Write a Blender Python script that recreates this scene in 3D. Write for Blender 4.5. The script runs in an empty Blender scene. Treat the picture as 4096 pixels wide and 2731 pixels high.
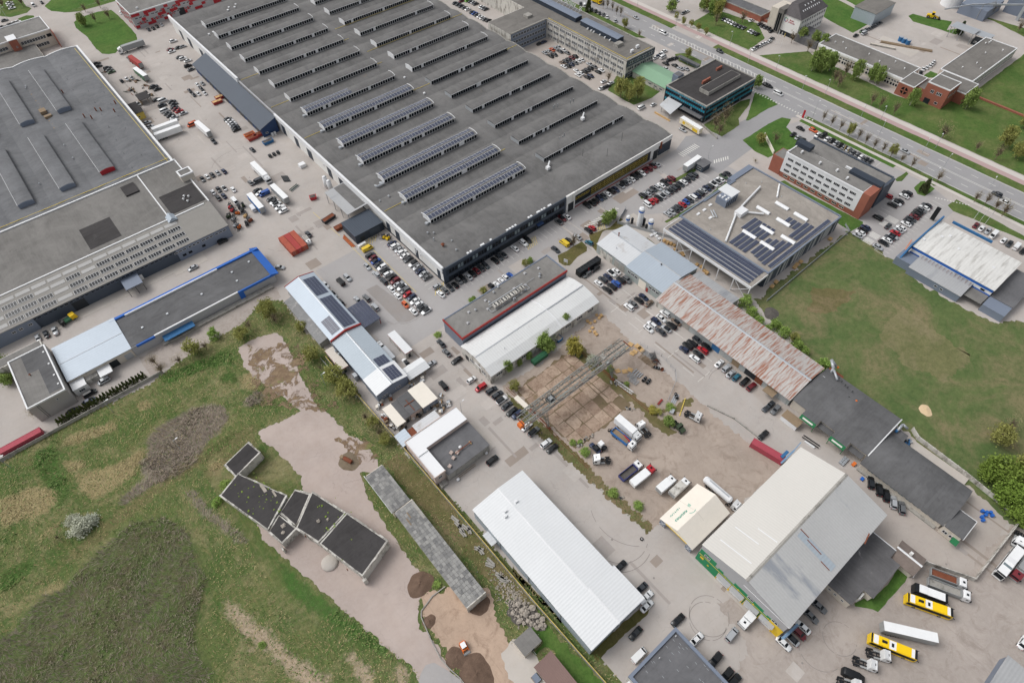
# Aerial view of an industrial quarter: halls, workshops, car parks, truck yards.
# Metric world: +X and +Y follow the street grid, Z is up.
import bpy,math,random
import numpy as np
from mathutils import Vector,Matrix
RAD=math.radians
sc=bpy.context.scene
COL=sc.collection
random.seed(11);RNG=np.random.default_rng(11)

# ------------------------------------------------------------------ camera
CAM=Vector((-139.0,-98.0,188.5))
PITCH,ROLL,AZ=RAD(52.1),RAD(-1.89),RAD(38.52)
def _axes():
    f=Vector((0,math.cos(PITCH),-math.sin(PITCH)));r=Vector((1,0,0));u=r.cross(f)
    r2=math.cos(ROLL)*r +math.sin(ROLL)*u;u2=-math.sin(ROLL)*r +math.cos(ROLL)*u
    q=Matrix.Rotation(-AZ,3,'Z')
    return q @ r2,q @ u2,q @ f
RIGHT,UP,FWD=_axes()
cd=bpy.data.cameras.new('camera');cam=bpy.data.objects.new('camera',cd);COL.objects.link(cam)
cd.sensor_width=36.0;cd.lens=22.0;cd.clip_start=1.0;cd.clip_end=6000.0
m3=Matrix((RIGHT,UP,-FWD)).transposed()
cam.matrix_world=Matrix.Translation(CAM) @ m3.to_4x4()
sc.camera=cam
# ------------------------------------------------------------------ light: bright overcast
SUN_EL,SUN_ROT=RAD(52),RAD(-35)
w=bpy.data.worlds.new('World');sc.world=w;w.use_nodes=True
nt=w.node_tree;bg=nt.nodes['Background']
sky=nt.nodes.new('ShaderNodeTexSky');sky.sky_type='NISHITA';sky.sun_disc=False
sky.sun_elevation=SUN_EL;sky.sun_rotation=SUN_ROT;sky.air_density=1.0;sky.dust_density=4.0;sky.ozone_density=1.0
hs=nt.nodes.new('ShaderNodeHueSaturation');hs.inputs['Saturation'].default_value=0.22
nt.links.new(sky.outputs[0],hs.inputs['Color']);nt.links.new(hs.outputs[0],bg.inputs['Color'])
bg.inputs['Strength'].default_value=0.13
sd=bpy.data.lights.new('sun','SUN');sd.energy=0.85;sd.angle=RAD(30);sd.color=(1.0,0.98,0.955)
so=bpy.data.objects.new('sun',sd);COL.objects.link(so)
# sun_rotation turns clockwise from +Y seen from above
sdir=Vector((math.sin(SUN_ROT)*math.cos(SUN_EL),math.cos(SUN_ROT)*math.cos(SUN_EL),math.sin(SUN_EL)))
so.rotation_euler=sdir.to_track_quat('Z','Y').to_euler();so.location=(0,0,300)
sc.view_settings.view_transform='Standard';sc.view_settings.look='None'
sc.view_settings.exposure=0.27;sc.view_settings.gamma=1.0;sc.view_settings.use_curve_mapping=False
sc.cycles.use_denoising=True
sc.cycles.max_bounces=6;sc.cycles.diffuse_bounces=3;sc.cycles.glossy_bounces=3;sc.cycles.transmission_bounces=2

# ------------------------------------------------------------------ helpers: names, things, parts
def tag(o,label=None,cat=None,group=None,kind=None):
    if label:o['label']=label
    if cat:o['category']=cat
    if group:o['group']=group
    if kind:o['kind']=kind
    return o
def thing(name,label,cat,loc=(0,0,0),rz=0.0,group=None):
    o=bpy.data.objects.new(name,None);COL.objects.link(o);o.empty_display_size=0.2
    o.location=loc;o.rotation_euler=(0,0,rz)
    return tag(o,label,cat,group)
def link(name,me,parent=None,loc=(0,0,0),rz=0.0,scale=None):
    o=bpy.data.objects.new(name,me);COL.objects.link(o)
    o.location=loc;o.rotation_euler=(0,0,rz)
    if scale:o.scale=scale
    if parent:o.parent=parent
    return o
def root_loc(p):
    v=Vector((0,0,0))
    while p is not None:
        v += p.location;p=p.parent
    return v
def part(parent,name,mb,mats,smooth=False):
    """mesh given in world coordinates, hung under an unrotated parent"""
    o=link(name,mb.mesh(name,mats,smooth),parent)
    if parent:o.location=-root_loc(parent)
    return o
class MB:
    def __init__(s):s.v=[];s.f=[];s.m=[]
    def face(s,pts,mi=0):
        n=len(s.v);s.v.extend([tuple(p) for p in pts]);s.f.append(tuple(range(n,n+len(pts))));s.m.append(mi);return s
    def box(s,x0,x1,y0,y1,z0,z1,mi=0):
        n=len(s.v)
        s.v += [(x0,y0,z0),(x1,y0,z0),(x1,y1,z0),(x0,y1,z0),(x0,y0,z1),(x1,y0,z1),(x1,y1,z1),(x0,y1,z1)]
        for q in ((0,3,2,1),(4,5,6,7),(0,1,5,4),(1,2,6,5),(2,3,7,6),(3,0,4,7)):
            s.f.append(tuple(n+i for i in q));s.m.append(mi)
        return s
    def prism(s,prof,axis,a0,a1,mi=0,caps=True,mside=None):
        """profile (p,q) extruded along an axis: x -> (a,p,q), y -> (p,a,q), z -> (p,q,a)"""
        def P(a,p,q):return (a,p,q) if axis == 'x' else ((p,a,q) if axis == 'y' else (p,q,a))
        n=len(s.v);k=len(prof)
        s.v += [P(a0,*p) for p in prof] +[P(a1,*p) for p in prof]
        for i in range(k):
            j=(i+1) % k;s.f.append((n+i,n+j,n+k+j,n+k+i));s.m.append(mi if mside is None else mside[i])
        if caps:
            s.f.append(tuple(n+i for i in range(k))[::-1]);s.m.append(mi)
            s.f.append(tuple(n+k+i for i in range(k)));s.m.append(mi)
        return s
    def strip(s,prof,axis,a0,a1,mi=0):
        def P(a,p,q):return (a,p,q) if axis == 'x' else ((p,a,q) if axis == 'y' else (p,q,a))
        n=len(s.v);k=len(prof)
        s.v += [P(a0,*p) for p in prof] +[P(a1,*p) for p in prof]
        for i in range(k-1):s.f.append((n+i,n+i+1,n+k+i+1,n+k+i));s.m.append(mi)
        return s
    def cyl(s,p0,p1,r0,r1=None,n=8,mi=0,caps=True):
        r1=r0 if r1 is None else r1
        p0,p1=Vector(p0),Vector(p1);d=(p1-p0).normalized()
        a=d.orthogonal().normalized();b=d.cross(a);k=len(s.v)
        for p,r in ((p0,r0),(p1,r1)):
            for i in range(n):
                t=2*math.pi*i/n;s.v.append(tuple(p +a*(r*math.cos(t)) +b*(r*math.sin(t))))
        for i in range(n):
            j=(i+1) % n;s.f.append((k+i,k+j,k+n+j,k+n+i));s.m.append(mi)
        if caps:
            s.f.append(tuple(k+i for i in range(n))[::-1]);s.m.append(mi)
            s.f.append(tuple(k+n+i for i in range(n)));s.m.append(mi)
        return s
    def beam(s,p0,p1,w=0.1,h=None,mi=0):
        h=w if h is None else h
        p0,p1=Vector(p0),Vector(p1);d=(p1-p0).normalized()
        a=d.cross(Vector((0,0,1)))
        a=Vector((1,0,0)) if a.length < 1e-3 else a.normalized()
        b=d.cross(a);k=len(s.v)
        for p in (p0,p1):
            for i,j in ((-1,-1),(1,-1),(1,1),(-1,1)):s.v.append(tuple(p +a*(i*w/2) +b*(j*h/2)))
        for q in ((0,1,5,4),(1,2,6,5),(2,3,7,6),(3,0,4,7),(3,2,1,0),(4,5,6,7)):
            s.f.append(tuple(k+i for i in q));s.m.append(mi)
        return s
    def ball(s,c,r,seed=0,rough=0.2,zs=1.0,nu=8,nv=5,mi=0):
        rr=random.Random(seed);k=len(s.v)
        s.v.append((c[0],c[1],c[2]+r*zs*(1+rough*(rr.random()-.5))))
        for i in range(1,nv):
            for j in range(nu):
                a=math.pi*i/nv;b=2*math.pi*j/nu;q=r*(1+rough*(rr.random()-.5)*2)
                s.v.append((c[0]+q*math.sin(a)*math.cos(b),c[1]+q*math.sin(a)*math.sin(b),c[2]+q*zs*math.cos(a)))
        s.v.append((c[0],c[1],c[2]-r*zs));e=len(s.v)-1
        for j in range(nu):
            s.f.append((k,k+1+j,k+1+(j+1) % nu));s.m.append(mi)
            for i in range(nv-2):
                a=k+1+i*nu;s.f.append((a+j,a+nu+j,a+nu+(j+1) % nu,a+(j+1) % nu));s.m.append(mi)
            a=k+1+(nv-2)*nu;s.f.append((a+j,e,a+(j+1) % nu));s.m.append(mi)
        return s
    def mesh(s,name,mats,smooth=False):
        me=bpy.data.meshes.new(name);me.from_pydata(s.v,[],s.f)
        if not isinstance(mats,(list,tuple)):mats=[mats]
        for q in mats:me.materials.append(q if not isinstance(q,str) else M[q])
        me.polygons.foreach_set('material_index',s.m)
        if smooth:me.polygons.foreach_set('use_smooth',[True]*len(s.f))
        me.update();return me

# ------------------------------------------------------------------ materials
M={}
class NT:
    def __init__(s,name):
        s.mat=bpy.data.materials.new(name);s.mat.use_nodes=True
        s.t=s.mat.node_tree;s.b=s.t.nodes['Principled BSDF'];M[name]=s.mat
        s.pos=s.t.nodes.new('ShaderNodeNewGeometry').outputs['Position']
    def n(s,typ,**kw):
        q=s.t.nodes.new(typ)
        for k,v in kw.items():
            if k.startswith('_'):setattr(q,k[1:],v)
            else:
                i=q.inputs[k.replace('__',' ')]
                if hasattr(v,'is_linked') or isinstance(v,bpy.types.NodeSocket):s.t.links.new(v,i)
                else:i.default_value=v
        return q
    def l(s,a,b):s.t.links.new(a,b)
    def noise(s,scale,detail=5,rough=.6,vec=None,dist=0.0):
        return s.n('ShaderNodeTexNoise',Vector=vec or s.pos,Scale=scale,Detail=detail,Roughness=rough,Distortion=dist).outputs['Fac']
    def ramp(s,fac,a,b):
        return s.n('ShaderNodeMapRange',Value=fac,**{'From__Min':a,'From__Max':b}).outputs[0]
    def mix(s,fac,a,b):
        q=s.t.nodes.new('ShaderNodeMix');q.data_type='RGBA'
        for i,v in ((0,fac),(6,a),(7,b)):
            if isinstance(v,bpy.types.NodeSocket):s.l(v,q.inputs[i])
            else:q.inputs[i].default_value=(*v,1) if i else v
        return q.outputs[2]
    def mapv(s,scale=(1,1,1),rot=(0,0,0),vec=None):
        q=s.t.nodes.new('ShaderNodeMapping');s.l(vec or s.pos,q.inputs[0])
        q.inputs['Scale'].default_value=scale;q.inputs['Rotation'].default_value=rot;return q.outputs[0]
    def math(s,op,a,b=0.0):
        q=s.t.nodes.new('ShaderNodeMath');q.operation=op
        for i,v in enumerate((a,b)):
            if isinstance(v,bpy.types.NodeSocket):s.l(v,q.inputs[i])
            else:q.inputs[i].default_value=v
        return q.outputs[0]
    def bump(s,h,strength=.3,dist=.1):
        q=s.n('ShaderNodeBump',Height=h,Strength=strength,Distance=dist);s.l(q.outputs[0],s.b.inputs['Normal'])
    def done(s,col,rough=.85,metal=0.0,spec=.3):
        if isinstance(col,bpy.types.NodeSocket):s.l(col,s.b.inputs['Base Color'])
        else:s.b.inputs['Base Color'].default_value=(*col,1)
        if isinstance(rough,bpy.types.NodeSocket):s.l(rough,s.b.inputs['Roughness'])
        else:s.b.inputs['Roughness'].default_value=rough
        s.b.inputs['Metallic'].default_value=metal;s.b.inputs['Specular IOR Level'].default_value=spec
        return s.mat
def srgb(r,g,b):
    return tuple((c/255/12.92 if c/255 <= .04045 else ((c/255+.055)/1.055)**2.4) for c in (r,g,b))
def sh(c,k):return tuple(max(0,min(1,x*k)) for x in c)
def pbr(name,rgb,rough=.8,metal=0.0,var=.12,s1=.12,s2=1.3,spec=.3,ribs=None,stain=None):
    """weathered surface: two noise scales, optional ribs (axis, pitch), optional stain (rgb, low, high, scale vector)"""
    t=NT(name);c=srgb(*rgb)
    f2=t.math('MULTIPLY',t.noise(s2,4),.4)
    g=t.math('ADD',t.math('MULTIPLY',t.noise(s1,6),.6),f2)
    col=t.mix(t.ramp(g,.3,.7),sh(c,1-var),sh(c,1+var))
    if stain:
        srgb_c,lo,hi,sv=stain
        n=t.noise(1.0,6,.65,vec=t.mapv(sv))
        col=t.mix(t.ramp(n,lo,hi),col,srgb(*srgb_c))
    if ribs:
        ax,pitch=ribs
        wv=t.t.nodes.new('ShaderNodeTexWave');wv.bands_direction=ax.upper();t.l(t.pos,wv.inputs['Vector'])
        wv.inputs['Scale'].default_value=.314/pitch;wv.inputs['Distortion'].default_value=0.0
        col=t.mix(t.math('MULTIPLY',wv.outputs['Fac'],.12),col,sh(c,.55))
        t.bump(wv.outputs['Fac'],.35,.06)
    return t.done(col,rough,metal,spec)
def felt(name,rgb,strip=1.0,along='y',var=.1,patch=None,length=9.0,light=.0):
    """bitumen felt laid in strips, with puddle stains"""
    t=NT(name);c=srgb(*rgb)
    br=t.t.nodes.new('ShaderNodeTexBrick')
    t.l(t.mapv(rot=(0,0,RAD(90) if along == 'y' else 0)),br.inputs['Vector'])
    br.inputs['Scale'].default_value=1.0;br.inputs['Row Height'].default_value=strip;br.inputs['Brick Width'].default_value=length
    br.inputs['Mortar Size'].default_value=.05;br.inputs['Mortar Smooth'].default_value=.6
    br.inputs['Color1'].default_value=(*sh(c,1-var),1);br.inputs['Color2'].default_value=(*sh(c,1+var),1);br.inputs['Mortar'].default_value=(*sh(c,.8),1)
    big=t.ramp(t.noise(.07,8,.8,dist=.5),.4,.64);col=t.mix(t.math('MULTIPLY',big,.9),br.outputs['Color'],sh(c,1.42));bl=t.ramp(t.noise(.11,7,.75,vec=t.mapv((.35,1.6,1) if along == 'x' else (1.6,.35,1))),.52,.7);col=t.mix(t.math('MULTIPLY',bl,.45),col,sh(c,.7))
    sm=t.ramp(t.noise(.6,6,.75),.55,.78);col=t.mix(t.math('MULTIPLY',sm,.5),col,sh(c,.62))
    if patch:
        st=t.ramp(t.noise(.22,8,.8,dist=.6),.6,.74);col=t.mix(t.math('MULTIPLY',st,.75),col,srgb(*patch))
    sp=t.ramp(t.noise(5.0,3,.7),.62,.8);col=t.mix(t.math('MULTIPLY',sp,.3),col,sh(c,1.7))
    return t.done(col,.92,0,.2)

pbr('white_wall',(222,221,218),.7,var=.06,stain=((170,165,155),.58,.85,(.25,.25,.06)))
pbr('old_white_wall',(198,195,188),.8,var=.12,stain=((112,106,98),.48,.68,(.5,.5,.2)))
pbr('cream_wall',(201,193,181),.8,var=.07,stain=((130,120,108),.58,.8,(.4,.4,.1)))
pbr('pink_wall',(197,180,171),.8,var=.07)
pbr('concrete_wall',(157,154,148),.85,var=.14,stain=((95,92,86),.52,.75,(.5,.5,.12)))
pbr('grey_brick',(160,156,151),.85,var=.1,s2=2.5)
pbr('slate',(72,80,91),.55,var=.08)
pbr('dark_slate',(52,60,71),.55,var=.08)
pbr('black_panel',(40,45,50),.4,var=.1)
pbr('slate_light',(118,127,142),.5,var=.06)
pbr('navy',(44,66,102),.6,var=.1)
pbr('blue_trim',(44,100,182),.5,var=.08)
pbr('teal',(22,138,162),.35,var=.2,s1=.6)
pbr('brick',(150,94,78),.9,var=.14,s1=.3,s2=3)
pbr('red_panel',(164,44,52),.6,var=.08)
pbr('grey_panel',(168,168,170),.6,var=.08)
pbr('red_trim',(150,52,48),.6,var=.08)
pbr('green_panel',(26,128,84),.5,var=.08)
pbr('green_trim',(40,110,70),.6,var=.1)
pbr('green_roof',(134,168,140),.6,var=.06,ribs=('y',.8))
pbr('yellow_panel',(226,190,40),.5,var=.08)
pbr('yellow_line',(214,190,96),.8,var=.18,s2=6)
pbr('white_line',(214,212,206),.8,var=.12,s2=6)
pbr('timber',(200,166,118),.85,var=.16,s2=3)
pbr('old_timber',(140,122,100),.9,var=.2,s2=3)
pbr('rust',(122,72,52),.9,var=.25,s1=.6,s2=4)
pbr('steel',(150,153,155),.5,.3,var=.12)
pbr('galv',(176,180,184),.45,.35,var=.1)
pbr('crane_steel',(134,137,133),.8,.05,var=.2,stain=((138,108,90),.53,.68,(.8,.8,.8)))
pbr('dark_metal',(62,64,66),.6,.2,var=.15)
pbr('white_metal',(220,221,222),.45,var=.05,s1=.3)
pbr('black_rubber',(30,30,31),.9,var=.2,s2=5)
pbr('red_box',(158,62,58),.7,var=.14,s1=.3,stain=((120,80,66),.6,.8,(.5,.5,.5)))
pbr('rust_box',(166,84,66),.75,var=.14,s1=.4,stain=((130,70,52),.55,.75,(.5,.5,.5)),ribs=('y',.3))
pbr('pink_box',(168,74,86),.7,var=.1,stain=((120,70,66),.62,.8,(.5,.5,.5)),ribs=('y',.3))
pbr('blue_box',(52,104,150),.7,var=.15,s1=.5)
pbr('orange_paint',(214,112,48),.6,var=.12)
pbr('yellow_paint',(222,184,30),.45,var=.1)
pbr('bus_yellow',(240,200,24),.4,var=.05)
pbr('army_green',(62,74,56),.8,var=.15)
pbr('green_tank',(46,92,66),.7,var=.2)
pbr('bark',(112,98,84),.95,var=.2,s2=5)
pbr('birch_bark',(176,170,160),.9,var=.25,s2=5)
pbr('soil',(106,88,76),1.0,var=.3,s1=.5,s2=3,spec=.05)
pbr('stone',(160,152,142),.95,var=.25,s1=.6,s2=3)
pbr('gravel_dark',(92,88,84),1,var=.3,s1=1,s2=6)
pbr('sand',(206,182,148),1,var=.1,s2=3)
pbr('membrane_white',(226,227,228),.55,var=.03,s1=.06,stain=((205,190,172),.62,.85,(.06,.06,.06)))
pbr('ribbed_white',(218,220,221),.5,.05,var=.06,s1=.05,ribs=('y',.9),stain=((212,188,160),.66,.86,(.035,.035,.035)))
pbr('ribbed_blue',(172,182,192),.45,.2,var=.06,ribs=('y',1.1))
pbr('ribbed_pale',(202,204,206),.5,.1,var=.07,ribs=('y',1.1),stain=((160,150,140),.58,.8,(.15,.15,.15)))
pbr('ribbed_bluegrey',(168,178,186),.5,.15,var=.06,ribs=('y',1.0))
pbr('ribbed_grey',(168,169,170),.6,.1,var=.1,ribs=('y',.9),s1=.06,stain=((132,136,142),.55,.7,(.02,.12,.1)))
pbr('ribbed_store',(214,213,209),.6,.05,var=.1,ribs=('y',1.2),stain=((150,146,140),.5,.75,(.08,.6,.3)))
pbr('tent_fabric',(226,219,207),.6,var=.05,s1=.2)
pbr('rust_sheet',(182,178,174),.7,.1,var=.12,ribs=('y',.8),stain=((152,104,84),.46,.6,(.16,1.7,.1)))
pbr('cream_ribs',(206,198,188),.6,0,var=.08,ribs=('y',.7))
pbr('grey_tiles',(134,134,134),.9,var=.2,s1=.5,s2=2.4,stain=((176,174,170),.56,.75,(.4,.4,.4)))
pbr('glass',(24,28,33),.25,0,var=.35,s1=.5,s2=1.5,spec=.2)
pbr('glass_light',(116,128,132),.2,0,var=.3,s1=.7,s2=2,spec=.4)
pbr('plate_grey',(172,171,169),.8,var=.07,s2=2)
pbr('slope_grey',(142,139,134),.85,var=.08,s1=.3)
def solar(name):
    t=NT(name);n=t.ramp(t.noise(.35,3),.35,.65)
    br=t.t.nodes.new('ShaderNodeTexBrick');t.l(t.pos,br.inputs['Vector']);br.offset=0.0
    br.inputs['Scale'].default_value=1.0;br.inputs['Row Height'].default_value=.28;br.inputs['Brick Width'].default_value=.28;br.inputs['Mortar Size'].default_value=.012
    br.inputs['Color1'].default_value=(*srgb(48,54,74),1);br.inputs['Color2'].default_value=(*srgb(58,64,84),1);br.inputs['Mortar'].default_value=(*srgb(96,102,116),1)
    t.done(t.mix(t.math('MULTIPLY',n,.35),br.outputs['Color'],srgb(86,92,112)),.28,0,.5)
solar('solar_cell')
felt('felt_hall',(103,102,101),1.0,'y',.07,patch=(120,110,98))
felt('felt_left',(104,105,107),1.1,'x',.07,patch=(92,89,85))
felt('felt_block',(112,110,107),1.1,'y',.06,patch=(84,80,76))
felt('felt_dark',(92,92,93),1.0,'x',.08,patch=(112,110,108))
felt('felt_plain',(118,116,113),1.2,'y',.05,patch=(100,97,93))
felt('felt_solar',(143,137,130),1.3,'y',.04,patch=(128,122,116))
felt('felt_black',(62,60,60),.9,'x',.12,patch=(96,94,92))
felt('felt_office',(110,107,103),1.0,'x',.06,patch=(124,118,112))
felt('felt_slate',(96,96,98),1.0,'x',.05,patch=(120,118,118))
felt('shingle',(88,85,86),.4,'x',.08)
def car_paint(name,attr):
    t=NT(name)
    if attr:col=t.n('ShaderNodeVertexColor',_layer_name='paint').outputs[0]
    else:col=t.n('ShaderNodeObjectInfo').outputs['Color']
    t.done(col,.28,.15,.5);t.b.inputs['Coat Weight'].default_value=.35;t.b.inputs['Coat Roughness'].default_value=.08
car_paint('car_paint',False);car_paint('car_paint_far',True)
def leaf(name,rgb,var=.35,trans=.25):
    t=NT(name);c=srgb(*rgb)
    f=t.ramp(t.noise(.8,3),.3,.7);g=t.n('ShaderNodeObjectInfo').outputs['Random']
    col=t.mix(f,sh(c,1-var),sh(c,1+var));col=t.mix(t.math('MULTIPLY',g,.25),col,srgb(130,124,74))
    t.done(col,.75,0,.2)
    tr=t.t.nodes.new('ShaderNodeBsdfTranslucent');t.l(col,tr.inputs[0]);ms=t.t.nodes.new('ShaderNodeMixShader');ms.inputs[0].default_value=trans
    t.l(t.b.outputs[0],ms.inputs[1]);t.l(tr.outputs[0],ms.inputs[2]);t.l(ms.outputs[0],t.t.nodes['Material Output'].inputs[0])
leaf('leaf_green',(142,164,92));leaf('leaf_olive',(154,156,90));leaf('leaf_bud',(156,144,112));leaf('leaf_dark',(122,146,64))
leaf('leaf_bright',(146,174,92));leaf('leaf_yellow',(178,170,84));leaf('leaf_blossom',(198,202,186),.12);leaf('leaf_conifer',(62,76,50));leaf('leaf_thuja',(84,98,54))
leaf('reed_blade',(168,154,144),.2,.1);leaf('straw_blade',(186,170,128),.2,.1);leaf('scrub_twig',(146,136,122),.5,.1);leaf('grass_blade',(104,134,74),.45,.1)
t=NT('tile_piece');g_=t.n('ShaderNodeObjectInfo').outputs['Random']
col=t.mix(g_,srgb(112,112,112),srgb(158,157,154));col=t.mix(t.math('MULTIPLY',t.ramp(t.noise(.6,7,.8),.5,.7),.6),col,srgb(176,174,168));t.done(col,.9,0,.1)

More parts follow.
